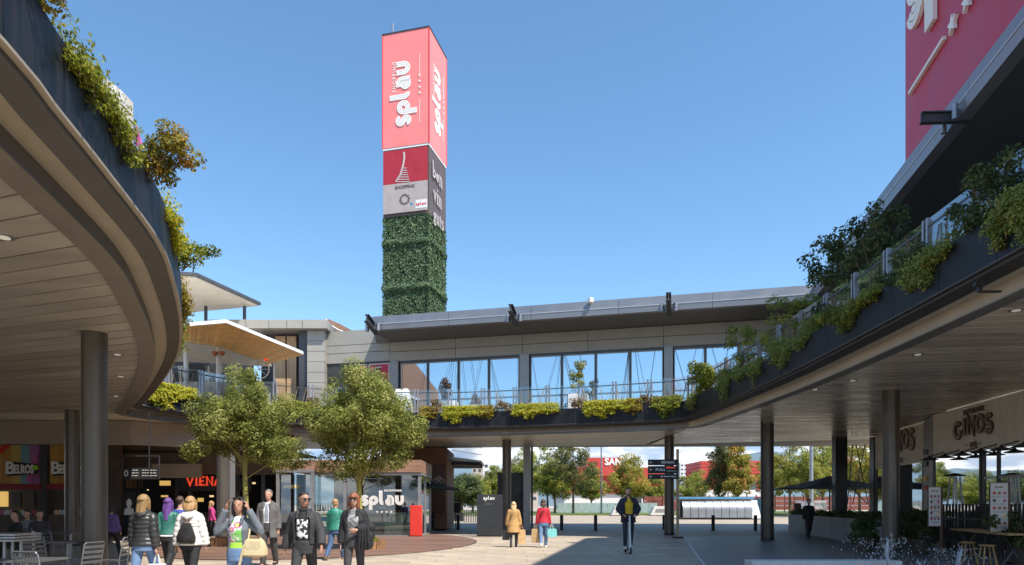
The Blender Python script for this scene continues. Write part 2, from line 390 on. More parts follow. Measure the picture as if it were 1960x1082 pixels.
def ribbon(mb, pts, w, off, ext, x0, y0, k):
    P = [Vector((p[0], p[1])) for p in pts]; n = len(P); L, Rr = [], []
    for i in range(n):
        a = P[i] - P[i - 1] if i else None; b = P[i + 1] - P[i] if i < n - 1 else None
        if a is not None and a.length < 1e-5: a = None
        if b is not None and b.length < 1e-5: b = None
        a = a.normalized() if a is not None else None; b = b.normalized() if b is not None else None
        if a is None and b is None: a = Vector((1, 0))
        a = a or b; b = b or a; na = Vector((-a.y, a.x)); nb = Vector((-b.y, b.x)); q = na + nb
        q = q / max(.35, q.length_squared / 2) if q.length > 1e-3 else na
        L.append(P[i] + q * (off + w / 2)); Rr.append(P[i] + q * (off - w / 2))
    vs = []
    for z in (0, ext):
        for a, b in zip(L, Rr): vs += [((x0 + a.x) * k, (y0 + a.y) * k, z), ((x0 + b.x) * k, (y0 + b.y) * k, z)]
    fs = []; h = 2 * n
    for i in range(n - 1):
        j = 2 * i; fs += [(h + j, h + j + 1, h + j + 3, h + j + 2), (j, j + 2, h + j + 2, h + j), (j + 1, h + j + 1, h + j + 3, j + 3)]
    fs += [(0, h, h + 1, 1), (h - 2, h - 1, 2 * h - 1, 2 * h - 2)]
    mb.add(vs, fs)
def logo_letters(s, k, o, right, up, m, parent, ext=.03, bands=3, T=.30, name='logo_letter', one=False):
    x = -sum(LOGO[c][0] for c in s) / 2; mtx = frame_mat(o, right, up); outs = []; allmb = MB()
    for c in s:
        mb = allmb if one else MB()
        for path in LOGO[c][1]:
            for b in range(bands): ribbon(mb, path, T / bands * (.84 if bands > 1 else 1), (b - (bands - 1) / 2) * T / bands, ext, x, 0, k)
        x += LOGO[c][0]
        if not one: outs.append(put_mesh(name, mb.mesh(name), m, mtx, parent))
    if one: outs.append(put_mesh('logo', allmb.mesh('logo'), m, mtx, parent))
    return outs
def serif_letters(s, k, o, right, up, m, parent, ext=.03, T=.17, name='letter', rise=None, one=False):
    x = -sum(SERIF[c][0] if c != ' ' else .5 for c in s) / 2; tot = -x; mtx = frame_mat(o, right, up); outs = []; allmb = MB()
    for c in s:
        if c == ' ': x += .5; continue
        mb = allmb if one else MB(); g = SERIF[c]; y0 = rise(x / tot) if rise else 0
        for path in g[1]: ribbon(mb, path, T, 0, ext, x, y0, k)
        for (a, b) in g[2]: mb.box(((x + a) * k, (y0 + b) * k, ext / 2 + .001), (.36 * k, .09 * k, ext))
        x += g[0]
        if not one: outs.append(put_mesh(name, mb.mesh(name), m, mtx, parent))
    if one: outs.append(put_mesh('lettering', allmb.mesh('lettering'), m, mtx, parent))
    return outs
# ================================================================== GROUND
def gz(d):
    t = min(1, max(0, (d - 46) / 32)); return .55 * t * t * (3 - 2 * t)
def ground_material(name, c1, c2, mortar, sx_, bw, rh, ms=.012, rough=.62, rot=0):
    m = mat(name, c1, rough, var=0); n = m.node_tree.nodes; l = m.node_tree.links; b = n['Principled BSDF']
    t = n.new('ShaderNodeTexCoord'); mp_ = n.new('ShaderNodeMapping'); mp_.inputs['Rotation'].default_value = (0, 0, rot); l.new(t.outputs['Object'], mp_.inputs[0])
    k = n.new('ShaderNodeTexBrick'); k.inputs['Scale'].default_value = sx_; k.inputs['Brick Width'].default_value = bw; k.inputs['Row Height'].default_value = rh
    k.inputs['Color1'].default_value = (*c1, 1); k.inputs['Color2'].default_value = (*c2, 1); k.inputs['Mortar'].default_value = (*mortar, 1); k.inputs['Mortar Size'].default_value = ms
    l.new(mp_.outputs[0], k.inputs['Vector'])
    z = n.new('ShaderNodeTexNoise'); z.inputs['Scale'].default_value = .55; z.inputs['Detail'].default_value = 9; z.inputs['Roughness'].default_value = .7; l.new(t.outputs['Object'], z.inputs['Vector'])
    r = n.new('ShaderNodeMapRange'); r.inputs[1].default_value = .3; r.inputs[2].default_value = .7; r.inputs[3].default_value = .78; r.inputs[4].default_value = 1.16; l.new(z.outputs['Fac'], r.inputs[0])
    v = n.new('ShaderNodeVectorMath'); v.operation = 'SCALE'; l.new(k.outputs['Color'], v.inputs[0]); l.new(r.outputs[0], v.inputs['Scale']); l.new(v.outputs[0], b.inputs['Base Color'])
    bp = n.new('ShaderNodeBump'); bp.inputs['Strength'].default_value = .25; bp.inputs['Distance'].default_value = .01; l.new(k.outputs['Fac'], bp.inputs['Height']); bp.invert = True
    l.new(bp.outputs[0], b.inputs['Normal']); return m
ground_material('plaza_stone', (.43, .35, .262), (.38, .312, .238), (.22, .19, .16), 1, 1.2, .6)
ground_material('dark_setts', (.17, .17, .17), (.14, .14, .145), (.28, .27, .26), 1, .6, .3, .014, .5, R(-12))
mat('slab_stone', (.44, .358, .267), .6, 0, .16, .9, .1, 30, rand=.13)
mat('white_line', (.6, .6, .58), .7)
ys = [-60, -20, 0, 10, 20, 30, 40, 46] + [46 + 2 * i for i in range(1, 17)] + [90, 120, 200, 400, 1000, 3000, 8000]
mb = MB(); n = len(ys)
for x in (-6000, -300, 0, 300, 6000):
    for y in ys: mb.v.append((x, y, gz(y) - .006))
for i in range(4):
    for j in range(n - 1): mb.f.append((i * n + j, (i + 1) * n + j, (i + 1) * n + j + 1, i * n + j + 1))
mb.build('ground', 'plaza_stone', None, kind='structure')
ground = bpy.data.objects['ground']
# darker setts in the right half of the plaza, with a pale joint line
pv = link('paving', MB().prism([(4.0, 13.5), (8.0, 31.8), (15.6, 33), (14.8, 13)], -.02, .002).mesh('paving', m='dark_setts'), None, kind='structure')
mb = MB(); a, b = Vector((4.0, 13.5, 0)), Vector((8.0, 31.8, 0)); k = 0
while k < 24:
    p, q = a.lerp(b, k / 24), a.lerp(b, (k + .9) / 24); mb.bar(p + Vector((0, 0, .003)), q + Vector((0, 0, .003)), .05, .008); k += 1
mb.build('joint_line', 'white_line', pv)
# the nearest big slabs one by one
sm = MB().box((0, 0, 0), (1.184, .784, .012)).mesh('paving_slab', m='slab_stone'); cnt = 0
for j in range(19):
    for i in range(14):
        y = 15.6 + j * .8; x = -9.2 + i * 1.2 + (.6 if j % 2 else 0)
        if ((x + 7.3) / 6.5) ** 2 + ((y - 27) / 9.4) ** 2 < 1 or x > 3.6 + (y - 13.5) * .218 - .4 or cnt > 250: continue
        if (x + .0) / y * F + CX < 330: continue
        o = link('paving_slab', sm, ground); o.location = (x, y, .0 + .001 * random.random()); cnt += 1
# ================================================================== TERRACE RING
class Line:
    def __init__(s, pts, smooth=True, step=.4):
        P = [Vector((p[0], p[1])) for p in pts]; D = [P[0]]
        if smooth:
            Q = [P[0] * 2 - P[1]] + P + [P[-1] * 2 - P[-2]]; D = []
            for i in range(1, len(Q) - 2):
                k = max(2, int((Q[i + 1] - Q[i]).length / step))
                for j in range(k):
                    t = j / k; a, b, c, d = Q[i - 1:i + 3]
                    D.append(.5 * (2 * b + (c - a) * t + (2 * a - 5 * b + 4 * c - d) * t * t + (3 * b - a - 3 * c + d) * t ** 3))
            D.append(P[-1])
        else:
            D = P
        s.p = D; s.s = [0]
        for i in range(1, len(D)): s.s.append(s.s[-1] + (D[i] - D[i - 1]).length)
        s.n = []
        for i in range(len(D)):
            a = (D[i] - D[max(0, i - 1)]); b = (D[min(len(D) - 1, i + 1)] - D[i]); a = a.normalized() if a.length else b.normalized(); b = b.normalized() if b.length else a
            na, nb = Vector((-a.y, a.x)), Vector((-b.y, b.x)); q = na + nb; s.n.append(q / max(.5, q.length_squared / 2))
        s.len = s.s[-1]
    def at(s, t, o=0):
        t = min(max(t, 0), s.len)
        for i in range(len(s.s) - 1):
            if s.s[i + 1] >= t: break
        u = (t - s.s[i]) / max(1e-6, s.s[i + 1] - s.s[i]); return s.p[i].lerp(s.p[i + 1], u) + s.n[i].lerp(s.n[i + 1], u) * o
    def nrm(s, t):
        for i in range(len(s.s) - 1):
            if s.s[i + 1] >= t: break
        return s.n[i].normalized()
    def near(s, x, y): return min(range(len(s.p)), key=lambda i: (s.p[i] - Vector((x, y))).length)
    def ts(s, a, b, step=.5):
        r = [a] + [q for q in s.s if a + .02 < q < b - .02] + [b]; return r
def sweep(line, a, b, prof, mb=None, step=.5):
    """closed cross-section prof [(inset, z)] carried along the line from a to b"""
    mb = mb or MB(); rings = []
    for t in line.ts(a, b):
        rings.append([(*line.at(t, o), z) for o, z in prof])
    return mb.loft(rings)
LIP = 5.2; PT = 5.9; SOF = 4.9; FLOOR = 5.95
pl = lambda px, py: PZ(px, py, LIP).xy
ringpts = [(-3.9, 1.0), (-3.95, 3.2)] + [tuple(pl(*q)) for q in ((0, 75), (100, 200), (200, 325), (300, 460), (330, 540), (345, 620), (337, 680), (300, 740))] + \
          [(-13.2, 24.5), (-13.75, 25.5), (-13.2, 27.0), (-11.6, 29.6), (-8.6, 31.8), (-4.3, 32.7), (.5, 31.9), (5.6, 30.2), (7.0, 29.45), (7.45, 28.2), (7.75, 22.1), (7.8, 18.2), (7.62, 13.8), (7.4, 9.9), (7.1, 5), (6.9, 1)]
ring = Line(ringpts)
sA = ring.s[ring.near(-13.75, 25.5)]; sB = ring.s[ring.near(7.1, 29.3)]
wl = thing('raised_walkway', 'left raised walkway with curved dark planter edge and pale board ceiling', 'walkway', (-8, 14, 0))
wb = thing('raised_walkway', 'raised walkway bridging the back of the plaza with trailing yellow plants', 'walkway', (0, 33, 0))
wr = thing('raised_walkway', 'right raised walkway in shade with glass balustrade above grey planter panels', 'walkway', (10, 18, 0))
SECT = [(wl, 0, sA, 2.3, 1.9), (wb, sA, sB, 1.55, 1.6), (wr, sB, ring.len, 1.6, 1.6)]
pane_twig = random.Random(3)
for wi, (W, s0, s1, pw, gw) in enumerate(SECT):
    k = max(1, round((s1 - s0) / pw)); st = (s1 - s0) / k
    sweep(ring, s0, s1, [(.01, LIP + .02), (.01, PT - .14), (.05, PT - .14), (.05, LIP + .02)]).build('planter_backing', 'soffit_gap', W)
    for i in range(k):
        a, b = s0 + i * st + .006, s0 + (i + 1) * st - .006
        sweep(ring, a, b, [(-.03, LIP), (-.03, PT), (.008, PT), (.008, LIP)]).build('planter_panel', 'planter_metal', W, smooth=30)
    sweep(ring, s0, s1, [(-.045, LIP - .035), (-.045, LIP - .003), (.06, LIP - .003), (.06, LIP - .035)]).build('lip_strip', 'fascia_tan' if wi == 0 else 'fascia_dark', W, smooth=30)
    sweep(ring, s0, s1, [(.02, LIP - .037), (.06, LIP - .037), (.26, LIP - .11), (.26, LIP - .16), (.02, LIP - .09)]).build('lower_fascia', 'fascia_dark', W, smooth=30)
    sweep(ring, s0, s1, [(.22, LIP - .11), (.22, LIP - .135), (.56, LIP - .135), (.56, LIP - .11)]).build('lower_fascia', 'fascia_tan' if wi == 0 else 'fascia_beige', W, smooth=30)
    k2 = max(1, round((s1 - s0) / (pw * 1.0))); st2 = (s1 - s0) / k2
    for i in range(k2):
        a, b = s0 + i * st2 + .004, s0 + (i + 1) * st2 - .004
        sweep(ring, a, b, [(.52, LIP - .138), (.52, SOF - .06), (.555, SOF - .06), (.555, LIP - .138)]).build('fascia_panel', ('fascia_mid', 'fascia_grey', 'fascia_beige')[wi], W, smooth=30)
    sweep(ring, s0, s1, [(.5, SOF - .062), (.5, SOF - .085), (.82, SOF - .085), (.82, SOF - .062)]).build('fascia_edge', 'fascia_brown' if wi == 0 else 'fascia_grey', W, smooth=30)
    sweep(ring, s0, s1, [(.78, SOF - .06), (.78, SOF + .02), (.82, SOF + .02), (.82, SOF - .06)]).build('fascia_edge', 'fascia_beige', W, smooth=30)
    sweep(ring, s0, s1, [(.05, PT - .12), (.05, PT - .17), (.5, PT - .17), (.5, PT - .12)]).build('planter_soil', 'soil', W)
    sweep(ring, s0, s1, [(.5, LIP), (.5, PT + .02), (.54, PT + .02), (.54, LIP)]).build('planter_back', 'planter_metal', W)
    sweep(ring, s0, s1, [(.545, SOF + .3), (.545, FLOOR - .003), (1.6, FLOOR - .003), (1.6, SOF + .3)]).build('slab_edge', 'terrace_floor', W)
    # glass balustrade
    g0, g1 = s0, s1; k3 = max(1, round((g1 - g0) / gw)); st3 = (g1 - g0) / k3
    for i in range(k3):
        a, b = g0 + i * st3 + .12, g0 + (i + 1) * st3 - .12
        p = sweep(ring, a, b, [(.60, FLOOR + .06), (.60, 7.1), (.612, 7.1), (.612, FLOOR + .06)]).build('glass_pane', 'glass_clear', W)
        if wi:
            mb = MB(); A = Vector((*ring.at(a, .592), 0)); B = Vector((*ring.at(b, .592), 0))
            for q in range(15 if wi == 1 else 11):
                u = pane_twig.random(); v = min(1, max(0, u + pane_twig.uniform(-.28, .28)))
                z1 = FLOOR + pane_twig.uniform(.75, 1.12); mb.bar(A.lerp(B, u) + Vector((0, 0, FLOOR + .05)), A.lerp(B, v) + Vector((0, 0, z1)), .018, .004)
            mb.build('printed_twigs', 'twig', p)
        for dt in (-.07, .07):
            t = min(max(g0 + i * st3 + dt, 0), ring.len)
            mb = MB(); q0 = ring.at(t, .56); q1 = ring.at(t, .68); mb.bar((*q0.lerp(q1, .5), FLOOR - .3), (*q0.lerp(q1, .5), 7.12), .065, .1, up=(*(q1 - q0), 0))
            mb.build('balustrade_post', 'steel', W)
    if wi: sweep(ring, s0, s1, [(.59, 6.93), (.59, 6.97), (.63, 6.97), (.63, 6.93)]).build('top_rail', 'frame_dark', W)
# soffits: boards clipped to the plan of the ceiling
def clip(poly, n, c, keep):
    out = []
    for i in range(len(poly)):
        a, b = Vector(poly[i]), Vector(poly[(i + 1) % len(poly)]); da, db = (a.dot(n) - c) * keep, (b.dot(n) - c) * keep
        if da >= 0: out.append(a)
        if da * db < 0: out.append(a.lerp(b, da / (da - db)))
    return out
def soffit(W, poly, ang, width, m, z=SOF, gap=.036):
    n = Vector((-math.sin(R(ang)), math.cos(R(ang)))); cs = [Vector(p).dot(n) for p in poly]; c = min(cs); root = rootloc(W)
    while c < max(cs):
        q = clip(clip(poly, n, c + gap, 1), n, c + width, -1); c += width
        if len(q) >= 3:
            ctr = sum((Vector(v) for v in q), Vector((0, 0))) / len(q)
            me = MB().prism([tuple(Vector(v)) for v in q], z, z + .03)
            o = me.build('soffit_board', m, W)
    mbk = MB().prism([tuple(p) for p in poly], z + .05, z + .28); mbk.build('ceiling_slab', 'soffit_gap', W)
inner = lambda a, b, o, st=1.0: [tuple(ring.at(a + (b - a) * i / max(1, int((b - a) / st)), o)) for i in range(int((b - a) / st) + 1)]
inL = inner(0, sA, .8); inB = inner(sA, sB, .8); inR = inner(sB, ring.len, .8)
soffit(wl, inL + [(-27, 25.2), (-27, 1)], -19, .44, 'soffit_board')
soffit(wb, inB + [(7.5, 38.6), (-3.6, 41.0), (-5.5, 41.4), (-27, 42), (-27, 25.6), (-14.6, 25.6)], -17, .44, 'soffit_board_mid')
soffit(wr, inR + [(22, 1), (22, 34.6), (7.8, 38.5)], -6, .44, 'soffit_board_back')
# recessed downlights
for W, spots in ((wl, ((8, 453), (225, 678), (231, 720), (222, 758))), (wr, ((1945, 593), (1757, 678), (1632, 728), (1790, 800), (1560, 745)))):
    for px, py in spots:
        p = PZ(px, py, SOF); mb = MB(); mb.lathe((p.x, p.y, SOF - .012), [(.06, 0), (.12, 0), (.12, .02), (.06, .02)], 18); o = mb.build('downlight', 'steel', W, smooth=40)
        MB().lathe((p.x, p.y, SOF - .022), [(.07, 0), (.07, .008)], 18).build('lamp_lens', 'lamp_lens', o)
# columns
def column(W, x, y, r=.235, z1=SOF + .01, name='column', m='column_metal', z0=0):
    o = MB().lathe((x, y, 0), [(r, z0 - .01), (r, z1)], 32).build(name, m, W, smooth=40)
    MB().lathe((x, y, 0), [(r + .02, z0 - .01), (r + .02, .10), (r + .004, .11)], 32).build('base_collar', 'steel_dark', o, smooth=40)
    return o
for W, px, py in ((wl, 181, 638), (wl, 138, 785), (wb, 970, 842), (wb, 1281, 835), (wr, 1470, 812), (wr, 1705, 748)):
    p = PZ(px, py, SOF); column(W, p.x, p.y)
column(wb, (427 - CX) / F * 26.5, 26.5, .24)
MB().box(((441 - CX) / F * 27.4, 27.4, 2.45), (.18, .5, 4.9)).build('pillar', 'frame_grey', wb)
p = PZ(1008, 857, SOF); MB().box((p.x, p.y - .8, 2.45), (.42, .5, 4.9)).build('pillar', 'frame_grey', wb); MB().box((p.x + .3, p.y - .6, 2.45), (.12, .3, 4.9)).build('pillar_fin', 'steel_dark', wb)
p = PZ(1586, 842, SOF); MB().box((p.x, p.y - 1.2, 2.45), (.6, .4, 4.9)).build('pillar', 'steel_dark', wr)
p = PZ(1458, 806, SOF); MB().tube([(p.x, p.y, 0), (p.x, p.y, SOF)], .045).build('downpipe', 'steel_dark', wr, smooth=40)
for a, b in (((1632, 850), (1622, 965)), ((1656, 850), (1632, 965)), ((1638, 850), (1662, 965)), ((1600, 900), (1660, 965))):
    MB().bar(PD(*a, 35), PD(*b, 35), .035).build('bracing_rod', 'cable', wr)
# camera bracket and small lamp under the right-hand fascia
q = PZ(1895, 556, SOF - .02); mb = MB(); mb.box((q.x, q.y, q.z - .02), (.35, .04, .03)).box((q.x - .17, q.y, q.z + .04), (.06, .06, .14)).box((q.x - .19, q.y - .03, q.z + .09), (.16, .07, .07)).build('security_camera', 'black_matt', wr)
# ================================================================== UPPER BUILDING (roof ring + facades)
mat('silver_lip', (.55, .55, .56), .4, .3)
RZ0, RZ1 = 10.3, 11.0
gut = Line([(-7.17, 34.48), (-0.22, 32.8), (7.28, 30.9), (12.98, 29.48), (11.24, 20.96), (9.67, 12.92), (8.2, 5.43), (7.3, 1)], smooth=False)
sC = gut.s[gut.near(12.98, 29.48)]
bb = thing('shop_building', 'grey upper storey with long metal roof edge and blue reflecting windows', 'building', (0, 34, 0))
br = thing('shop_building', 'shaded upper storey on the right with dark roof overhang below red billboard', 'building', (12, 16, 0))
for W, a, b in ((bb, 0, sC), (br, sC, gut.len)):
    k = max(1, round((b - a) / 4.6)); st = (b - a) / k
    for i in range(k):
        u, v = a + i * st + .008, a + (i + 1) * st - .008
        sweep(gut, u, v, [(0, RZ0), (-.02, RZ0 + .27), (.3, RZ0 + .27), (.3, RZ0)]).build('gutter_panel', 'roof_metal', W, smooth=20)
        sweep(gut, u, v, [(.04, RZ0 + .285), (.07, RZ1), (.5, RZ1), (.5, RZ0 + .285)]).build('gutter_panel', 'roof_metal', W, smooth=20)
    sweep(gut, a, b, [(-.035, RZ0 + .27), (-.035, RZ0 + .30), (.3, RZ0 + .30), (.3, RZ0 + .27)]).build('gutter_lip', 'silver_lip', W)
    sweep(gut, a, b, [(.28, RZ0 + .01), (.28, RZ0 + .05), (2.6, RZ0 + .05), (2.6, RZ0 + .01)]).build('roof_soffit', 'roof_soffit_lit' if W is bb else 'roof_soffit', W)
# roof slabs
rb = [tuple(gut.at(t, .4)) for t in np.linspace(0, sC, 12)] + [(28, 32), (26, 47), (-6.8, 48.5), (-7.6, 38.5)]
MB().prism(rb, RZ0 + .06, RZ1 - .02).build('roof', 'roof_metal', bb)
rr = [tuple(gut.at(t, .4)) for t in np.linspace(sC, gut.len, 12)] + [(32, 1), (28, 31.9)]
MB().prism(rr, RZ0 + .06, RZ1 - .02).build('roof', 'roof_metal', br)
# facade of the back building, parallel to the gutter
FA, FB = Vector((-6.68, 37.1)), Vector((12.5, 32.4)); FD = (FB - FA).normalized(); FN = Vector((-FD.y, FD.x))
def fu(px):
    k = (px - CX) / F; return (k * FA.y - FA.x) / (FD.x - k * FD.y)
def fp(u, o, z): q = FA + FD * u + FN * o; return Vector((q.x, q.y, z))
def fbox(u0, u1, o0, o1, z0, z1, mb=None):
    mb = mb or MB(); poly = [tuple((FA + FD * u + FN * o)) for u, o in ((u0, o0), (u1, o0), (u1, o1), (u0, o1))]; return mb.prism(poly, z0, z1)
WH = 9.28
for i, px0 in enumerate((746, 872, 1000, 1125, 1270, 1390)):
    px1 = (872, 1000, 1125, 1270, 1390, 1520)[i]
    for z0, z1 in ((WH, 9.775), (9.805, 10.3)): fbox(fu(px0) + .012, fu(px1) - .012, 0, .05, z0, z1).build('wall_panel', 'panel_beige', bb)
fbox(fu(746), fu(1540), .055, .3, WH - .1, 10.3).build('wall', 'soffit_gap', bb)
for a, b in ((747, 763), (995, 1013), (1271, 1288)):
    fbox(fu(a), fu(b), -.08, .35, FLOOR, WH - .003).build('pillar', 'frame_grey', bb)
bays = [(764, 994, (764, 818, 877, 935, 994)), (1014, 1270, (1014, 1075, 1140, 1206, 1270)), (1289, 1480, (1289, 1350, 1415, 1480))]
for a, b, ms in bays:
    u0, u1 = fu(a), fu(b)
    fbox(u0, u1, .02, .12, WH - .12, WH - .004).build('window_head', 'frame_dark', bb)
    for i in range(len(ms) - 1):
        w0, w1 = fu(ms[i]) + .035, fu(ms[i + 1]) - .035
        wn = fbox(w0, w1, .10, .116, FLOOR + .05, WH - .13).build('window', 'glass_window', bb)
        mb = MB()
        for z0, z1 in ((FLOOR, FLOOR + .06), (WH - .18, WH - .125)): fbox(w0, w1, .07, .14, z0, z1, mb)
        fbox(w0, w0 + .04, .07, .14, FLOOR + .063, WH - .183, mb); fbox(w1 - .04, w1, .07, .14, FLOOR + .063, WH - .183, mb); mb.build('frame', 'frame_grey', wn)
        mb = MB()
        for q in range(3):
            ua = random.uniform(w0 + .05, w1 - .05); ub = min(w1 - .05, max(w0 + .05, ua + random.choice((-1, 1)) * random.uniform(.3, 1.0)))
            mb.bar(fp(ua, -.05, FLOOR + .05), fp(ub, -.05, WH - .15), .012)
        mb.bar(fp(w0, -.05, FLOOR + 1.15), fp(w1, -.05, FLOOR + 1.15), .03); mb.build('reflected_line', 'cable', wn)  # thin bars standing in for lines reflected in the glass
    for m_ in ms[1:-1]: fbox(fu(m_) - .03, fu(m_) + .03, .0, .16, FLOOR, WH - .12).build('mullion', 'frame_dark', bb)
# room behind the windows
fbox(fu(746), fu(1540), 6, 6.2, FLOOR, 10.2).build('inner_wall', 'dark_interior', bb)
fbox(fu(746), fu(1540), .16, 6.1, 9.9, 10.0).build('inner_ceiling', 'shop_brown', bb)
fbox(fu(766), fu(842), .8, 1.0, FLOOR, WH - .55).build('reflection_panel', 'brick_brown', bb)  # brown panel added to imitate a brick wall reflected in the glass
MB().prism([tuple(ring.at(t, .9)) for t in np.linspace(sA, sB, 14)] + [(22, 27), (24, 43), (-27, 45), (-27, 26)], SOF + .3, FLOOR - .02).build('floor_slab', 'terrace_floor', bb)
MB().prism([tuple(ring.at(t, .9)) for t in np.linspace(0, sA, 14)] + [(-27, 25), (-27, 1)], SOF + .3, FLOOR - .02).build('floor_slab', 'terrace_floor', wl)
MB().prism([tuple(ring.at(t, .9)) for t in np.linspace(sB, ring.len, 14)] + [(22, 1), (22, 26.8)], SOF + .3, FLOOR - .02).build('floor_slab', 'terrace_floor', br)
MB().prism([(-6.4, 43.6), (24, 39), (24, 47), (-6.4, 47.8)], 6.8, 10.25).build('rear_storey', 'panel_grey', bb)
# left continuation of the beige wall, pier and parapet
uL = fu(622)
for z0, z1 in ((9.33, 9.85), (9.88, 10.29), (10.32, 11.1)):
    fbox(uL, fu(746) - .006, 0, .06, z0, z1).build('wall_panel', 'panel_beige', bb)
fbox(uL, fu(746), .065, .4, 6, 11.08).build('wall', 'frame_dark', bb)
for a, b in ((682, 702), (706, 745)):
    po = tag(fbox(fu(a), fu(b), .02, .06, 8.19, 9.2).build('poster', 'red_board'), 'small red poster with white edge beside the large one behind tree' if a < 700 else 'red poster with round portrait emblem on terrace wall behind tree', 'poster')
    mb = MB(); u0, u1 = fu(a), fu(b)
    for q in ((u0, u1, 8.19, 8.23), (u0, u1, 9.16, 9.2), (u0, u0 + .04, 8.232, 9.158), (u1 - .04, u1, 8.232, 9.158)): fbox(q[0], q[1], .008, .022, q[2], q[3], mb)
    mb.build('border', 'white_paint', po)
    if a > 700:
        c = fp((fu(a) + fu(b)) / 2, .012, 8.68); mb = MB(); mb.tube([c + Vector((.33 * math.cos(t), 0, .33 * math.sin(t))) for t in np.linspace(0, 6.283, 25)], .035, 6); mb.build('ring_emblem', 'white_paint', po)
        MB().slab([c + Vector((.28 * math.cos(t), 0, .28 * math.sin(t))) for t in np.linspace(0, 6.0, 18)], (0, -.01, 0)).build('portrait', 'black_matt', po)
lb = thing('shop_building', 'beige panelled block with wooden panels behind the slanted golden canopy', 'building', (-11, 36, 0))
def dbox(px0, px1, d, dep, z0, z1, mb=None):
    x0, x1 = (px0 - CX) / F * d, (px1 - CX) / F * d; mb = mb or MB(); return mb.box(((x0 + x1) / 2, d + dep / 2, (z0 + z1) / 2), (x1 - x0, dep, z1 - z0))
hz = lambda py, d: HC + (HY - py) / F * d
for i in range(9):
    z0 = 5.9 + i * .575; dbox(588, 621, 37.5, .6, z0 + .012, z0 + .563).build('wall_panel', 'panel_beige', lb)
dbox(590, 619, 37.55, .5, 5.9, 11.05).build('pier', 'panel_grey', lb)
for a, b in ((400, 470), (471, 514), (515, 548), (549, 578), (579, 626)):
    dbox(a, b, 37.1, .5, 11.09, hz(612, 37.1)).build('parapet_panel', 'panel_beige', lb)
dbox(396, 626, 37.2, 3, 11.1, hz(612, 37.1) - .03).build('roof', 'panel_grey', lb)
dbox(500, 589, 38.6, .3, 5.9, 11.08).build('recess_wall', 'frame_dark', lb)
dbox(572, 588, 37.7, .8, 5.9, 11.08).build('side_wall', 'frame_dark', lb)
for a, b in ((527, 546), (549, 567)):
    dbox(a, b, 38.3, .2, 6.6, 10.95).build('wood_panel', 'wood_panel', lb)
MB().slab([PD(624, 609, 39), PD(650, 620, 39), PD(676, 634, 39), PD(676, 640, 39), PD(630, 640, 39)], (0, 3, 0)).build('roof_ridge', 'brick_brown', lb)
MB().tube([PD(624, 611, 38.8), PD(632, 622, 38.8), PD(648, 632, 38.8), PD(660, 636, 38.8)], .04).build('roof_cable', 'white_paint', lb)
# bar under the golden canopy
G = {'A': PD(433, 620, 27.5), 'B': PD(580, 680, 31.5), 'C': PD(325, 629, 26.5), 'D': PD(422, 664, 31), 'E': PD(515, 697, 33.5), 'G': PD(325, 650, 30)}
cp = thing('canopy', 'slanted golden wood canopy with white edge over the terrace bar', 'canopy', (-12, 30, FLOOR))
def boards(a, b, c, d, k, m, parent, name='board', off=(0, 0, .05), sheet=None):
    for i in range(k):
        t0, t1 = i / k + .0015, (i + 1) / k - .0015
        q4 = [a.lerp(b, t0), a.lerp(b, t1), d.lerp(c, t1), d.lerp(c, t0)]; MB().slab(q4, off).build(name, m, parent)
        if sheet is not None: sheet.slab([q + Vector((0, 0, .055)) for q in q4], (0, 0, .12))
shm = MB()
boards(G['C'], G['A'], G['D'], G['G'], 12, 'wood_gold', cp, sheet=shm); boards(G['A'], G['B'], G['E'], G['D'], 22, 'wood_gold', cp, sheet=shm)
shm.build('roof_sheet', 'white_paint', cp)
mb = MB()
for a, b in (('C', 'A'), ('A', 'B'), ('B', 'E')): mb.bar(G[a] + Vector((0, -.03, .08)), G[b] + Vector((0, -.03, .08)), .06, .11)
mb.build('edge_trim', 'white_paint', cp)
MB().slab([G['G'] + Vector((0, .05, -.02)), G['D'] + Vector((0, .05, -.02)), G['E'] + Vector((0, .05, -.02)), PD(520, 702, 36.5), PD(325, 692, 36.5)], (0, 0, .1)).build('ceiling', 'cream_wall', cp)
for px, d, z0 in ((418, 30.8, hz(668, 30.8)), (356, 29.5, 8.2), (525, 33.0, 8.3)):
    MB().tube([((px - CX) / F * d, d, FLOOR - .1), ((px - CX) / F * d, d, z0 + .05)], .1 if px != 525 else .05).build('post', 'white_paint', cp, smooth=40)
for px in (411, 425):
    p = PD(px, 676, 30.6); MB().lathe(p, [(.07, -.12), (.13, .02), (.13, .06)], 12).build('wall_lamp', 'terracotta', cp, smooth=40)
for px, py in ((494, 683), (509, 689)):
    p = PD(px, py, 32.6); MB().tube([p, p + Vector((0, 0, -.6))], .012).build('pendant_cord', 'cable', cp); MB().lathe(p, [(.05, -.05), (.09, .02), (.05, .06)], 10).build('ceiling_rose', 'letter_red', cp)
bw = thing('terrace_bar', 'white terrace bar counter with slanted lattice wall under golden canopy', 'bar', (-13, 34, FLOOR))
dbox(335, 520, 31.2, .5, FLOOR - .1, hz(731, 31.2)).build('counter', 'cream_wall', bw)
mb = MB(); x = -18.0
while x < -14.2: mb.bar((x, 36.4, FLOOR), (x + random.uniform(-.5, .5), 36.4, 8.9), .07); x += .3
mb.build('lattice', 'white_paint', bw)
MB().box((-17, 37, 7.7), (6, .1, 3.6)).build('back_wall', 'frame_dark', bw)
mb = MB(); c = PD(497, 707, 32.4); mb.tube([c + Vector((.45 * math.cos(t), 0, .45 * math.sin(t))) for t in np.linspace(0, 6.283, 25)], .03, 6)
for a in range(4): mb.bar(c + Vector((-.4 * math.cos(a * .8), .0, -.4 * math.sin(a * .8))), c + Vector((.4 * math.cos(a * .8), 0, .4 * math.sin(a * .8))), .02)
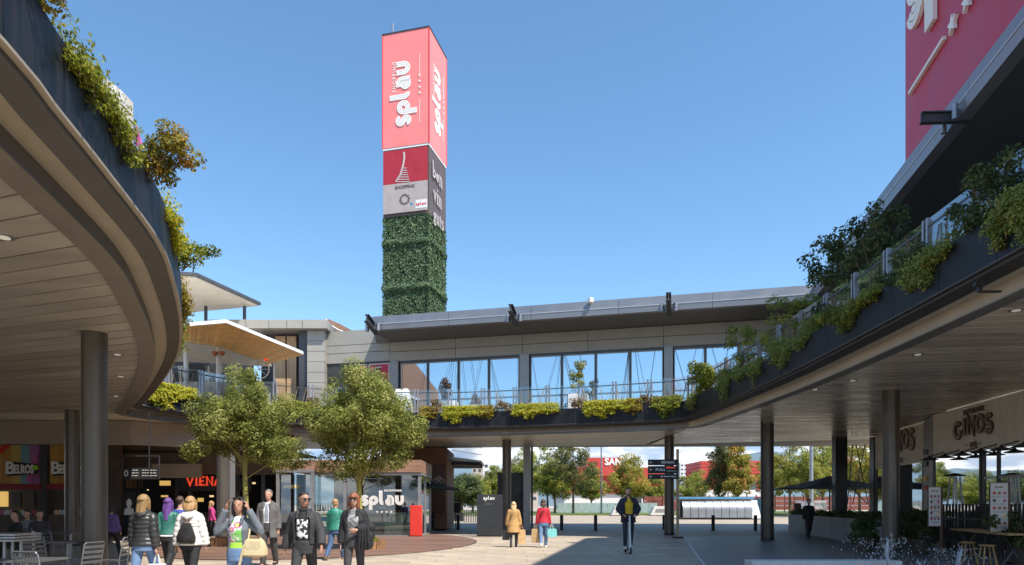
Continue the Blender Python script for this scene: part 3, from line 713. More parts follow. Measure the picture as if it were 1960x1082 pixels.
mb.build('hanging_ring', 'white_paint', bw)
# upper pergola roof
pg = thing('pergola_roof', 'thin cream pergola roof on dark posts above the terrace bar', 'roof', (-16, 35, 10.9))
z = 12.5; P4 = [PZ(495, 586, z).xy, PZ(375, 532, z).xy, Vector((-22, 31.5)), Vector((-25, 41))]
MB().prism([tuple(p) for p in P4], z, z + .06).build('ceiling', 'cream_slat', pg)
MB().prism([tuple(p + (p - Vector((-18.5, 36))).normalized() * .12) for p in P4], z + .062, z + .22).build('roof_sheet', 'roof_soffit', pg)
for px in (394, 468): MB().tube([PD(px, 622, 37.4), PD(px, 590, 37.4) + Vector((0, 0, .1))], .09).build('post', 'frame_dark', pg, smooth=40)
# folded white screen with coloured triangles on the left terrace
fs = thing('folded_screen', 'white folded screen with pink and blue panels above left planter', 'screen', (-8.3, 14, FLOOR))
for i, px in enumerate((196, 206, 214, 222, 229)):
    a, b = PD(px, 148 + 7 * i, 13.8 + .12 * i), PD(px + 8, 150 + 7 * i, 13.7 + .12 * i)
    MB().slab([a, b, Vector((b.x, b.y, FLOOR)), Vector((a.x, a.y, FLOOR))], (0, .35, 0)).build('screen_panel', 'white_paint' if i % 2 else 'cream_wall', fs)
for tri, m in ((((237, 190), (237, 228), (250, 216)), 'pink_print'), (((238, 230), (250, 217), (268, 256), (268, 300), (240, 300)), 'glass_clear'), (((256, 246), (262, 240), (272, 275), (260, 280)), 'pink_print')):
    MB().slab([PD(*t, 14.6) for t in tri], (0, .02, 0)).build('tinted_panel', m, fs)
# right upper facade
fr = Line([gut.at(t, 2.5) for t in np.linspace(sC - 1.0, gut.len, 20)], smooth=False)
k = 13; st = fr.len / k
for i in range(k):
    a, b = i * st + .06, (i + 1) * st - .06
    wn = sweep(fr, a, b, [(.0, FLOOR), (.0, RZ0 - .3), (.015, RZ0 - .3), (.015, FLOOR)]).build('window', 'glass_window', br)
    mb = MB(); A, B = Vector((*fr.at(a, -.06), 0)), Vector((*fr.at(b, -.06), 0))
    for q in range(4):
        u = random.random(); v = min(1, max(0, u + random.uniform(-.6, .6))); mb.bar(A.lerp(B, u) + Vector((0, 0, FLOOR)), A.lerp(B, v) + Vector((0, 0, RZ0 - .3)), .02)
    mb.build('reflected_line', 'cable', wn)  # bars imitating reflected lines, as on the back facade
    q = fr.at(i * st, .05); MB().box((q.x, q.y, (FLOOR + RZ0) / 2), (.12, .12, RZ0 - FLOOR)).build('mullion', 'frame_dark', br)
sweep(fr, 0, fr.len, [(-.03, RZ0 - .29), (-.03, RZ0), (.1, RZ0), (.1, RZ0 - .29)]).build('window_head', 'frame_dark', br)
sweep(fr, 0, fr.len, [(4, FLOOR), (4, RZ0), (4.1, RZ0), (4.1, FLOOR)]).build('inner_wall', 'dark_interior', br)
# steel beam stubs with floodlights along the roof edge
def beam_stub(W, t, L=.85, rise=.28, g=1.0):
    q = gut.at(t, 0); nn = -gut.nrm(t); A = Vector((q.x, q.y, RZ0 + .12)); B = A + Vector((nn.x * L, nn.y * L, rise)); side = Vector((-nn.y, nn.x, 0)); u = (B - A).normalized().cross(side).normalized(); u = u if u.z > 0 else -u
    mb = MB(); A0 = A - (B - A) * .4
    mb.bar(A0 + u * .18 * g, B + u * .18 * g, .22 * g, .03); mb.bar(A0 - u * .18 * g, B - u * .18 * g, .22 * g, .03); mb.bar(A0, B, .03, .36 * g)
    o = mb.build('steel_beam', 'frame_dark', W)
    for s_ in (-1, 1):
        c = A + side * s_ * .3 + Vector((nn.x * .12, nn.y * .12, 0)); MB().tube([c + Vector((0, 0, -.2)), c + Vector((0, 0, .16))], .1 * g, 14).build('floodlight', 'steel', o, smooth=40)
for px, W in ((716, bb), (985, bb), (1281, bb)):
    t = min(np.linspace(0, sC, 200), key=lambda t: abs(gut.at(t).x / gut.at(t).y * F + CX - px)); beam_stub(W, t)
t = min(np.linspace(sC, gut.len, 300), key=lambda t: abs(gut.at(t).x / gut.at(t).y * F + CX - 1828)); beam_stub(br, t, .72, .06, .62)
t = min(np.linspace(0, sC, 200), key=lambda t: abs(gut.at(t).x / gut.at(t).y * F + CX - 1130)); q = gut.at(t, -.1); MB().box((q.x, q.y, RZ1 - .02), (.2, .25, .22), .4).build('floodlight', 'white_paint', bb, bevel=.02)
# ================================================================== BILLBOARD
bl = thing('billboard', 'huge red billboard with white logo letters on the right roof', 'billboard', (11, 18, RZ1))
BA = PD(1733, 318, 21.7); bdir = Vector((-.205, -1, 0)).normalized(); bn = Vector((-1, .205, 0)).normalized(); BL, BT = 18.4, 18.6
def bbp(u, z, o=0): return Vector((BA.x, BA.y, 0)) + bdir * u + bn * o + Vector((0, 0, z))
for i in range(6):
    u0, u1 = i * BL / 6, (i + 1) * BL / 6 - .006; MB().slab([bbp(u0, BA.z), bbp(u1, BA.z), bbp(u1, BT), bbp(u0, BT)], -bn * .25).build('sign_panel', 'red_board', bl)
for i in range(7): MB().bar(bbp(i * BL / 7 + .4, RZ1 - .1, -.6), bbp(i * BL / 7 + .4, BT - .5, -.6), .14).build('support_post', 'steel_dark', bl)
MB().slab([bbp(0, RZ1 - .05, -.7), bbp(BL, RZ1 - .05, -.7), bbp(BL, BA.z + .6, -.7), bbp(0, BA.z + .6, -.7)], -bn * .1).build('sun_block', 'roof_soffit', bl)  # wall added to stop sun passing through the gap under the sign
MB().bar(bbp(.1, BA.z + .8, -.4), bbp(BL, BA.z + .8, -.4), .2).build('support_rail', 'steel_dark', bl)
def bpix(px, py):                                   # point of the sign face seen at a pixel
    k = (px - CX) / F; o = bbp(0, 0, .01); u = (k * o.y - o.x) / (bdir.x - k * bdir.y); d = (o + bdir * u).y; return u, HC + (HY - py) / F * d
u0, z0 = bpix(1748, 62)
logo_letters('splau', 1.9, bbp(u0 + 3.85, z0 + .05, .02), bdir, (0, 0, 1), 'letter_white', bl, .12, 3, .33)
(ua, za), (ub, zb) = bpix(1745, 180), bpix(1812, 70)
zl = (za + zb) / 2; MB().bar(bbp(ua, zl, .06), bbp(ub, zl, .06), .1, .1).build('rule_bar', 'letter_white', bl)
def star(mb, c, right, up_, r, ext):
    nn = Vector(right).cross(Vector(up_)).normalized(); vs = [c + (Vector(right) * math.sin(i * math.pi / 5) + Vector(up_) * math.cos(i * math.pi / 5)) * (r if i % 2 == 0 else r * .42) for i in range(10)]
    return mb.slab(vs, nn * ext)
for i in range(4): star(MB(), bbp(ub + .55 + i * .85, zl, .02), bdir, Vector((0, 0, 1)), .27, .1).build('star', 'letter_white', bl)
MB().bar(bbp(ub + 3.9, zl, .06), bbp(ub + 3.9 + (ub - ua), zl, .06), .1, .1).build('rule_bar', 'letter_white', bl)
# ================================================================== TOWER
TD = 50.0; C0 = Vector(((821.5 - CX) / F * TD, TD)); ta = Vector((.2586, 1)).normalized(); tl = Vector((-ta.y, ta.x)); TW = 3.72
tz = lambda py: HC + (HY - py) / F * TD
tw = thing('sign_tower', 'tall square tower with red illuminated top and green leaf-clad shaft', 'tower', (C0.x + tl.x * TW / 2 + ta.x * TW / 2, C0.y + tl.y * TW / 2 + ta.y * TW / 2, 0))
def tpt(u, v): return C0 + tl * u + ta * v          # u along left face, v along right face
def tbox(e, z0, z1, inset=0): return MB().prism([tuple(tpt(u, v)) for u, v in ((-e, -e), (TW + e, -e), (TW + e, TW + e), (-e, TW + e))], z0, z1)
tbox(-.18, 0, tz(405)).build('shaft', 'leaf_core', tw)
LZ0, LZ1, RZA, RZB = tz(407), tz(277), tz(273), tz(52)
tbox(-.05, LZ0, LZ1).build('screen_case', 'led_brown', tw)
tbox(-.02, LZ1 + .01, RZA - .01).build('screen_ledge', 'white_paint', tw)
tbox(.0, RZA, RZB).build('light_box', 'red_sign', tw)
tbox(.03, RZB + .002, RZB + .1).build('cap', 'steel_dark', tw)
mb = MB()
for u, v in ((0, 0), (TW, 0), (0, TW), (TW, TW)):
    q = tpt(u, v); mb.box((q.x, q.y, (RZA + RZB) / 2), (.06, .06, RZB - RZA), math.atan2(ta.y, ta.x))
mb.build('corner_trim', 'red_gloss', tw)
q = tpt(TW * .84, .5); MB().tube([(q.x, q.y, RZB), (q.x, q.y, tz(22))], .085, 6).build('antenna', 'steel', tw)
rL, rR = Vector((-tl.x, -tl.y, 0)), Vector((ta.x, ta.y, 0)); UP = Vector((0, 0, 1))
def tface(face, u, z, o=.012):
    if face == 'L': q = tpt(TW * (1 - u), -o)
    else: q = tpt(-o, TW * u)
    return Vector((q.x, q.y, z))
zc = tz(171)
for face, r in (('L', rL), ('R', rR)):
    nlet = logo_letters('splau', 1.13, tface(face, .60, zc), UP, -r, 'letter_white', tw, .03, 3, .36)
    write('SHOPPING', .38, tface(face, .29, tz(137)), UP, -r, 'letter_white', tw, ext=.01, bold=.0, width=2.25, space=1.3)
    for i in range(4): star(MB(), tface(face, .80, tz(158) + (1.5 - i) * .43), r, UP, .12, .02).build('star', 'letter_white', tw)
    for z0, z1 in ((tz(187), tz(232)), (tz(100), tz(146))): MB().bar(tface(face, .80, z0), tface(face, .80, z1), .022).build('rule_line', 'letter_white', tw)
# LED screen pictures
zm = tz(345)
def lrect(face, u0, u1, z0, z1, m, name, o=.058, th=.012): 
    a, b = tface(face, u0, 0, o), tface(face, u1, 0, o); nn = Vector((-ta.x, -ta.y, 0)) if face == 'L' else Vector((tl.x, tl.y, 0)) * -1
    return MB().slab([a + UP * z0, b + UP * z0, b + UP * z1, a + UP * z1], nn * th).build(name, m, tw)
lrect('L', .025, .975, LZ0 + .2, zm, 'led_grey', 'screen_lower'); lrect('L', .025, .975, zm + .004, LZ1 - .12, 'led_red', 'screen_upper')
zt = LZ1 - .35; mb = MB(); base = zm + .12
arm = [(.30, base + .05), (.40, base + .5), (.46, base + 1.2), (.485, base + 1.75), (.475, base + 2.15)]
for (a, b) in zip(arm[:-1], arm[1:]): mb.bar(tface('L', a[0], a[1], .078), tface('L', b[0], b[1], .078), .13, .012, up=(0, 1, 0))
for i in range(7): mb.bar(tface('L', .31 + .02 * i, base + .03 + .2 * i * .8, .082), tface('L', .60 - .012 * i, base - .08 + .2 * i * .85, .082), .06, .012, up=(0, 1, 0))
mb.build('screen_picture', 'led_text', tw)
write('SHOPPING', .34, tface('L', .49, zm - .42, .075), rL, UP, 'led_brown', tw, width=1.55, ext=.004, bold=.014)
mb = MB(); c = tface('L', .49, tz(377), .08)
for i in range(10):
    a = i * .63; mb.bar(c + rL * .42 * math.cos(a) + UP * .42 * math.sin(a), c + rL * .3 * math.cos(a + .9) + UP * .3 * math.sin(a + .9), .07, .012, up=(0, 1, 0))
mb.build('screen_emblem', 'led_brown', tw)
lrect('L', .60, .66, tz(389), tz(385), 'blue_metal', 'screen_flag', .07, .01); lrect('L', .72, .96, tz(397), tz(381), 'white_paint', 'screen_tag', .07, .01)
logo_letters('splau', .19, tface('L', .84, tz(392), .085), rL, UP, 'red_gloss', tw, .006, 1, .26, one=True)
for i, (wd, py) in enumerate((('ben', 337), ('vin', 372), ('guts', 410))):
    serif_letters(wd, .84 if i < 2 else .74, tface('R', .42 if i < 2 else .48, tz(py) - (.55 if i < 2 else .45) + [.75, .45, .3][i], .065), rR, UP, 'led_text', tw, .012, .19)
# leaf cladding of the shaft
P, Nn = [], []
zs0, zs1 = 4.0, LZ0
for face in range(4):
    n_ = 42000 if face in (0, 1) else 8000
    u = rng.uniform(-.02, 1.02, n_) * (TW - .1) + .05; z = rng.uniform(zs0, zs1, n_)
    for zr in (tz(458), tz(545)):
        zz = np.abs(z - zr) < .28
        if face == 0: pass
    bulge = .06 + .17 * np.exp(-((z - tz(458)) / .22) ** 2) + .20 * np.exp(-((z - tz(546)) / .22) ** 2) + .03 * np.sin(u * 7) * np.sin(z * 5) + rng.normal(0, .04, n_)
    b = .18 - bulge
    if face == 0: q = [tpt(uu, bb_) for uu, bb_ in zip(u, b)]; nn = -ta
    elif face == 1: q = [tpt(bb_, uu) for uu, bb_ in zip(u, b)]; nn = -tl
    elif face == 2: q = [tpt(uu, TW - bb_) for uu, bb_ in zip(u, b)]; nn = ta
    else: q = [tpt(TW - bb_, uu) for uu, bb_ in zip(u, b)]; nn = tl
    P.append(np.array([(v.x, v.y, zz) for v, zz in zip(q, z)])); Nn.append(np.tile((nn.x, nn.y, .25), (n_, 1)))
P = np.concatenate(P) - np.array(tw.location); me = leaf_mesh('leaf_cladding', P, np.concatenate(Nn), .135, 'leaf_wall', aspect=.7, jitter=.4)
link('leaf_cladding', me, tw, kind='stuff')

# brown brick neighbour, out of the frame on the left, mirrored in the terrace windows
nb_ = thing('brick_building', 'brown brick building seen reflected in the left terrace windows', 'building', (-31, 10, 0))
MB().prism([(-25.6, 4.0), (-25.2, 22), (-37, 22), (-37, 4.0)], 0, 14.0).build('wall', 'brick_brown', nb_)
MB().slab([(-25.6, 4.0, 14.0), (-25.2, 22, 14.0), (-25.2, 22, 17.0), (-25.5, 9.0, 16.6)], (-11.4, 0, 0)).build('sloping_gable', 'brick_brown', nb_)
for i in range(3): MB().box((-25.3, 6 + i * 5, 12.5), (.3, .4, .4)).build('wall_lamp', 'white_paint', nb_)
# ================================================================== GROUND-FLOOR SHOPS, LEFT
def sign_lines(mb, o, right, rows, w, h, gap, rnd):
    for r_ in range(rows):
        x = 0
        while x < w:
            l_ = min(rnd.uniform(.03, .14), w - x); mb.bar(o + right * x + UP * (-r_ * gap), o + right * (x + l_) + UP * (-r_ * gap), .006, h); x += l_ + .03
    return mb
X = Vector((1, 0, 0)); rn = random.Random(5)
mat('red_dull', (.25, .02, .025), .5)
sweets = thing('sweet_shop', 'sweet shop front with rainbow striped sign panels under left walkway', 'shop', (-19, 29, 0))
stripemat('rainbow', [(.50, .25, .06), (.55, .40, .09), (.19, .36, .40), (.40, .15, .35), (.50, .09, .18), (.55, .31, .07)], 'X', .42)
D = 28.6
for a, b in ((-60, 76), (89, 168)):
    dbox(a, b, D, .12, hz(926, D), hz(846, D)).build('sign_panel', 'rainbow', sweets)
    dbox(a, b, D - .3, .5, hz(937, D), hz(927, D)).build('awning_rail', 'red_dull', sweets)
MB().slab([PD(-40, 880, D - .06), PD(20, 846, D - .06), PD(26, 846, D - .06), PD(-30, 895, D - .06)], (0, .03, 0)).build('sign_stripe', 'red_gloss', sweets)
MB().slab([PD(50, 920, D - .06), PD(68, 870, D - .06), PD(75, 868, D - .06), PD(60, 925, D - .06)], (0, .03, 0)).build('sign_stripe', 'pink_print', sweets)
for px in (41, 128):
    c = PD(px, 906, D - .14)
    MB().slab([c + Vector(q) for q in ((-.62, .03, -.12), (.62, .03, -.02), (.66, .03, .38), (-.6, .03, .5))], (0, .04, 0)).build('name_board', 'black_matt', sweets)
    write('B', .72, c + Vector((-.48, 0, -.02)), X, UP, 'letter_white', sweets, ext=.02, bold=.02); write('ELROS', .5, c + Vector((.1, 0, .0)), X, UP, 'letter_white', sweets, ext=.02, bold=.02, width=.82)
    MB().lathe(c + Vector((.63, -.03, .22)), [(.01, -.1), (.11, -.05), (.13, .02), (.09, .09), (.02, .12)], 12).build('green_candy', 'lime', sweets, smooth=60)
dbox(76, 89, D - .2, .5, 0, SOF - .05).build('pillar', 'frame_dark', sweets)
dbox(-120, 230, D + 3.4, .2, 0, 4.6).build('back_wall', 'shop_brown', sweets)
dbox(-120, 180, D - .1, .6, 0, 1.05).build('counter', 'shop_brown', sweets)
for i in range(5):
    p = PD(-20 + i * 26, 945, D + 2.9); MB().box((p.x, p.y, 1.75), (.42, .1, .7)).build('lit_shelf', 'yellow_light' if i in (1,) else 'shop_brown', sweets)
for i in range(26):
    p = PD(-10 + i * 7, 985 + rn.uniform(-8, 6), D + .3); c = MB().lathe((p.x, p.y, 1.06), [(.07, 0), (.09, .12), (.06, .2)], 8).build('sweet_jar', rn.choice(('print_red', 'paper', 'wood_gold', 'pink_print', 'lime')), sweets, smooth=50)
bk = thing('bulkhead_wall', 'brown grey ceiling beam below the left walkway boards', 'wall', (-17, 28, 4))
MB().prism([(-27, 27.6), (-15.4, 27.6), (-11.0, 31.0), (-10.6, 31.4), (-10.9, 31.8), (-15.6, 28.2), (-27, 28.2)], 3.95, SOF - .02).build('beam', 'bulkhead', bk)
vs = thing('bakery_shop', 'dark bakery front with red serif name letters behind the trees', 'shop', (-14, 33, 0))
D = 33.0
dbox(120, 560, D, .2, 2.95, 4.88).build('fascia', 'shop_brown', vs)
dbox(290, 385, D - .3, .2, 2.78, 3.45).build('bulkhead', 'bulkhead', vs)
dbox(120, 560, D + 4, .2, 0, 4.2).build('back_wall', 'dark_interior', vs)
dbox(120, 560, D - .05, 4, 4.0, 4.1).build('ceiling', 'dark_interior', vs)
dbox(340, 480, D - .12, .1, 2.15, 2.76).build('name_board', 'black_matt', vs)
serif_letters('VIENA', .40, PD(391, 929, D - .14), X, UP, 'letter_red', vs, .04, .2)
for px, py, w_, h_, m_ in ((316, 925, .55, .25, 'yellow_light'), (283, 938, .06, .06, 'warm_light'), (315, 950, .35, .1, 'yellow_light'), (384, 957, .3, .2, 'yellow_light'), (455, 934, .1, .2, 'warm_light'), (405, 950, .2, .1, 'warm_light'), (486, 925, .16, .1, 'warm_light')):
    p = PD(px, py, D + 2.5); MB().box(p, (w_, .05, h_)).build('lit_panel', m_, vs)
for px in (232, 262, 335, 360, 452, 500): dbox(px, px + 6, D + .1, .12, 0, 2.95).build('frame_post', 'frame_dark', vs)
dbox(160, 530, D + 1.5, .6, 0, 1.1).build('counter', 'shop_brown', vs)
for i in range(4): dbox(238 + i * 9, 245 + i * 9, D + .3, .05, 2.3, 2.9).build('door_slat', 'wood_brown', vs)
# mannequin-like poster in the bakery window
po = tag(MB().box(PD(247, 975, 30.5) + Vector((0, 0, -.1)), (.62, .04, 1.75)).build('poster', 'black_matt'), 'dark poster with pale figure beside the bakery door', 'poster')
mb = MB(); c = PD(247, 975, 30.47); mb.lathe(c + Vector((0, -.0, .25)), [(.03, .22), (.12, .1), (.13, -.02), (.06, -.16), (.2, -.24), (.24, -.5)], 12); mb.v = [(x, c.y + (y - c.y) * .1, z) for x, y, z in mb.v]; mb.build('printed_figure', 'paper', po, smooth=50)
# hanging direction board
hs = thing('hanging_sign', 'hanging dark direction board with a zero under left ceiling', 'sign', PD(270, 895, 25))
D = 25.0
mb = MB(); z0, z1 = hz(917, D), hz(873, D); x0, x1 = (235 - CX) / F * D, (305 - CX) / F * D
for a, b in (((x0, z0), (x0, z1)), ((x1, z0), (x1, z1)), ((x0, z1), (x1, z1)), (((x0 + x1) / 2 + .3, z0), ((x0 + x1) / 2 + .3, SOF))): mb.bar((a[0], D, a[1]), (b[0], D, b[1]), .035)
mb.build('frame', 'steel_dark', hs); MB().box(((x0 + x1) / 2, D, z0 + .2), (x1 - x0, .05, .42)).build('board', 'black_matt', hs)
write('0', .34, (x0 + .14, D - .03, z0 + .09), X, UP, 'letter_white', hs, ext=.004)
mb = MB()
for cx_ in (.35, .72, 1.02): sign_lines(mb, Vector((x0 + cx_, D - .032, z0 + .32)), X, 3, .24, .02, .1, rn)
mb.build('lettering', 'letter_white', hs)
# ================================================================== KIOSK
ki = thing('glass_kiosk', 'glass corner kiosk with wooden fascia and big white logo', 'kiosk', (-7, 33, 0))
KD = 31.9; kx0, kx1 = (597 - CX) / F * KD, (803 - CX) / F * KD
for i in range(4): MB().box(((kx0 + kx1) / 2 - .4, KD + 2, 3.07 + i * .145), (kx1 - kx0 + 1.0, 4.2, .138)).build('fascia_board', 'wood_brown', ki)
MB().box(((kx0 + kx1) / 2, KD + 2, 2.93), (kx1 - kx0 + .2, 4.1, .12)).build('head_frame', 'frame_grey', ki)
for px in (597, 660, 803): MB().box(((px - CX) / F * KD, KD + .06, 1.43), (.14, .14, 2.86)).build('corner_post', 'frame_grey', ki)
for y in (KD + 2, KD + 4): MB().box((kx1, y, 1.43), (.12, .12, 2.86)).build('corner_post', 'frame_grey', ki)
for a, b in ((600, 657), (663, 731), (732, 800)): dbox(a, b, KD + .05, .02, .06, 2.86).build('glass_pane', 'glass_kiosk', ki)
MB().box((kx1, KD + 2, 1.46), (.02, 3.8, 2.8)).build('glass_pane', 'glass_kiosk', ki)
MB().box(((kx0 + kx1) / 2, KD + 4, 1.45), (kx1 - kx0, .1, 2.8)).build('back_wall', 'shop_brown', ki)
MB().box(((kx0 + kx1) / 2, KD + 2, .03), (kx1 - kx0 + .2, 4.2, .07)).build('plinth', 'granite', ki)
dbox(745, 786, KD + .6, .5, .06, 1.12).build('counter', 'panel_beige', ki); dbox(700, 744, KD + .9, .5, .06, .95).build('counter', 'granite', ki)
mat('counter_green', (.36, .41, .36), .5)
dbox(736, 799, KD + .22, .1, .07, 1.02).build('counter_front', 'counter_green', ki)
mb = MB()
for i in range(10): mb.box(((752 + i % 5 * 7 - CX) / F * KD, KD + .58, .98 - .16 * (i // 5)), (.05, .03, .05))
mb.build('counter_dots', 'black_matt', ki)
dbox(600, 800, KD + 1.9, .35, 1.18, 1.22).build('shelf', 'red_gloss', ki); dbox(600, 655, KD + 1.9, .3, 1.2, 1.24).build('shelf', 'shop_brown', ki)
for i in range(11):
    p = ((603 + i * 5.0 - CX) / F * (KD + 2), KD + 2.0, 1.245); MB().lathe(p, [(.045, 0), (.045, .2), (.018, .26), (.018, .34)], 8).build('bottle', ('black_gloss', 'glass_shop', 'paper')[i % 3], ki, smooth=40)
for i in range(4): MB().lathe(((546 + i * 8 - CX) / F * 33, 33, 2.35), [(.05, -.08), (.12, 0), (.1, .1)], 10).build('pendant_lamp', 'warm_light', ki, smooth=40)
for lt in logo_letters('splau', .47, PD(733, 967, KD - .01), X, UP, 'letter_white', ki, .02, 3, .37): pass
write('SHOPPING', .13, PD(752, 941, KD - .01), X, UP, 'letter_white', ki, ext=.008, bold=.006, width=.82, space=1.3)
for i in range(4): star(MB(), PD(722 + i * 9, 980, KD - .01), X, UP, .07, .01).build('star', 'letter_white', ki)
mb = MB(); sign_lines(mb, PD(725, 972, KD + .18), X, 1, .3, .1, .1, rn); mb.build('small_sign', 'letter_white', ki)
# entrance box of the kiosk
dx0, dx1 = (531 - CX) / F * 31.3, (597 - CX) / F * 31.3
mb = MB(); mb.box((dx0, 31.4, 1.5), (.12, .2, 3)).box((dx1, 31.4, 1.5), (.12, .2, 3)).box(((dx0 + dx1) / 2, 31.4, 3.03), (dx1 - dx0 + .12, .2, .12)); mb.build('door_frame', 'frame_grey', ki)
MB().box(((dx0 + dx1) / 2 - .35, 31.42, 1.45), (.62, .03, 2.85)).build('door', 'glass_shop', ki); MB().box(((dx0 + dx1) / 2 + .35, 31.42, 1.45), (.62, .03, 2.85)).build('door', 'glass_shop', ki)
MB().box(((dx0 + dx1) / 2, 32.7, 3.3), (dx1 - dx0 + .12, 2.4, .4)).build('entrance_roof', 'wood_brown', ki)
rs = thing('red_stand', 'glossy red upright stand at the corner of the glass kiosk', 'stand', PG(798, 1027))
p = PG(798, 1027); MB().box((p.x, p.y - .2, .75), (.54, .42, 1.42)).build('body', 'red_gloss', rs, bevel=.02); MB().box((p.x, p.y - .2, .03), (.46, .36, .06)).build('foot', 'black_matt', rs)
# brown building and canopy behind the kiosk
bh = thing('brown_building', 'brown brick corner building with bicycle sign behind the kiosk', 'building', (-4.6, 42, 0))
MB().box(((730 + 855 - 2 * CX) / 2 / F * 40, 42.5, 2.45), ((855 - 730) / F * 40, 5, 4.75)).build('wall', 'brick_brown', bh)
dbox(829, 851, 39.9, .06, 1.0, hz(888, 39.9)).build('sign_plate', 'letter_brown', bh)
mb = MB(); c = PD(840, 916, 39.85)
for dx in (-.17, .17): mb.tube([c + Vector((dx + .13 * math.cos(t), 0, -.12 + .13 * math.sin(t))) for t in np.linspace(0, 6.283, 15)], .018, 5)
mb.bar(c + Vector((-.17, 0, -.12)), c + Vector((0, 0, .12)), .03); mb.bar(c + Vector((.17, 0, -.12)), c + Vector((.05, 0, .15)), .03); mb.bar(c + Vector((-.08, 0, .02)), c + Vector((.1, 0, .04)), .03); mb.build('bicycle_mark', 'letter_white', bh)
mb = MB(); sign_lines(mb, c + Vector((-.2, 0, -.45)), X, 1, .4, .05, .1, rn); mb.build('small_print', 'letter_white', bh)
cy = thing('steel_canopy', 'flat steel canopy with mesh railing jutting from brown building', 'canopy', (-3, 44, 4.2))
a, b = (780 - CX) / F * 44, (922 - CX) / F * 44; z = hz(886, 44)
MB().prism([(a, 40.2), (a + 3.2, 40.2), (b, 43.8), (b, 48), (a, 48)], z, z + .12).build('deck', 'silver_panel', cy)
for i in range(9): MB().bar((a, 41.2 + i * .75, z - .1), (b - .1, 43.9 + i * .45, z - .1), .1, .16).build('joist', 'frame_dark', cy)
mb = MB()
for i in range(30): q = Vector((a + 3.2, 40.2, z)).lerp(Vector((b, 43.8, z)), i / 29); mb.bar(q, q + UP * .95, .015)
for h_ in (.5, .95): mb.bar(Vector((a + 3.2, 40.2, z + h_)), Vector((b, 43.8, z + h_)), .03)
mb.build('railing', 'steel', cy)
# ================================================================== RESTAURANT, RIGHT
gi = thing('restaurant', 'restaurant front with cream batten sign panels and reflecting glass on right', 'restaurant', (16, 24, 0))
def wall_panel(W, A, B, z0, z1, nn):
    MB().slab([(A.x, A.y, z0), (B.x, B.y, z0), (B.x, B.y, z1), (A.x, A.y, z1)], -nn * .1).build('sign_panel', 'cream_slat', W)
    mb = MB(); L = (B - A).length; k = int(L / .11)
    for i in range(k + 1):
        q = A.lerp(B, i / k) + nn * .012; mb.bar((q.x, q.y, z0), (q.x, q.y, z1), .055, .03, up=tuple(nn))
    mb.build('battens', 'cream_slat', W)
A1 = PZ(1787, 795, 4.86); A2 = PZ(1960, 748, 4.86); A2 = A1 + (A2 - A1) * 2.4; A1.z = A2.z = 0
B1 = PZ(1676, 836, 4.86); B2 = PZ(1770, 808.5, 4.86); B1.z = B2.z = 0
dn = (A2 - A1).normalized(); nA = Vector((dn.y, -dn.x, 0)); nA = nA if nA.x < 0 else -nA
db = (B2 - B1).normalized(); nB = Vector((db.y, -db.x, 0)); nB = nB if nB.x < 0 else -nB
wall_panel(gi, A1, A2, 3.28, 4.86, nA); wall_panel(gi, B1, B2, 3.26, 4.86, nB)
def on_line(A, dd, px): k = (px - CX) / F; t = (k * A.y - A.x) / (dd.x - k * dd.y); return A + dd * t
for (A, dd, nn, px, zc_, k) in ((A1, dn, nA, 1866, 0, 1.0), (B1, db, nB, 1726, 0, 1.0)):
    c = on_line(A, dd, px) + nn * .045; hcz = lambda py: HC + (HY - py) / F * c.y
    zz = hcz(836) if px > 1800 else hcz(866); wd = (on_line(A, dd, px + 38) - on_line(A, dd, px - 38)).length if px > 1800 else (on_line(A, dd, px + 27) - on_line(A, dd, px - 27)).length
    kk = wd / 4.35
    serif_letters('GINOS', kk, c + UP * zz, dd, UP, 'letter_brown', gi, .05, .30, rise=lambda u: .22 - .22 * (u + .1) ** 2)
    serif_letters('GINOS', kk, c + UP * zz + nn * .052, dd, UP, 'letter_brown_light', gi, .006, .15, rise=lambda u: .22 - .22 * (u + .1) ** 2)
    write('RISTORANTE', kk * .42, c + UP * (zz + kk * 1.42), dd, UP, 'letter_brown', gi, ext=.01, bold=.008, width=wd * .52)
    for du, wl_ in ((-.17, .03), (-.06, .05), (0, .04), (.055, .05), (.17, .03)):
        q = c + UP * (zz - kk * .45) + dd * du * wd; hh = kk * (.30 if abs(du) < .1 else .07); MB().slab([q - dd * wl_ * wd / 2 - UP * hh / 2, q + dd * wl_ * wd / 2 - UP * hh / 2, q + dd * wl_ * wd / 2 + UP * hh / 2, q - dd * wl_ * wd / 2 + UP * hh / 2], nn * .02).build('small_mark', 'letter_brown', gi)
# pier between the two fronts
q = B2.lerp(A1, .5); MB().prism([tuple((B2 + nB * .05).xy), tuple((A1 + nA * .05).xy), (A1.x + .6, A1.y + .2), (B2.x + .6, B2.y + .2)], 0, 4.86).build('pier', 'panel_grey', gi)
for i, (z_, m_) in enumerate(((3.55, 'steel_dark'), (3.1, 'steel_dark'), (2.5, 'wood_gold'), (2.15, 'print_red'))):
    p = B2.lerp(A1, .5) + nA * .12; MB().box((p.x, p.y, z_), (.06, .26, .2)).build('small_sign', m_, gi)
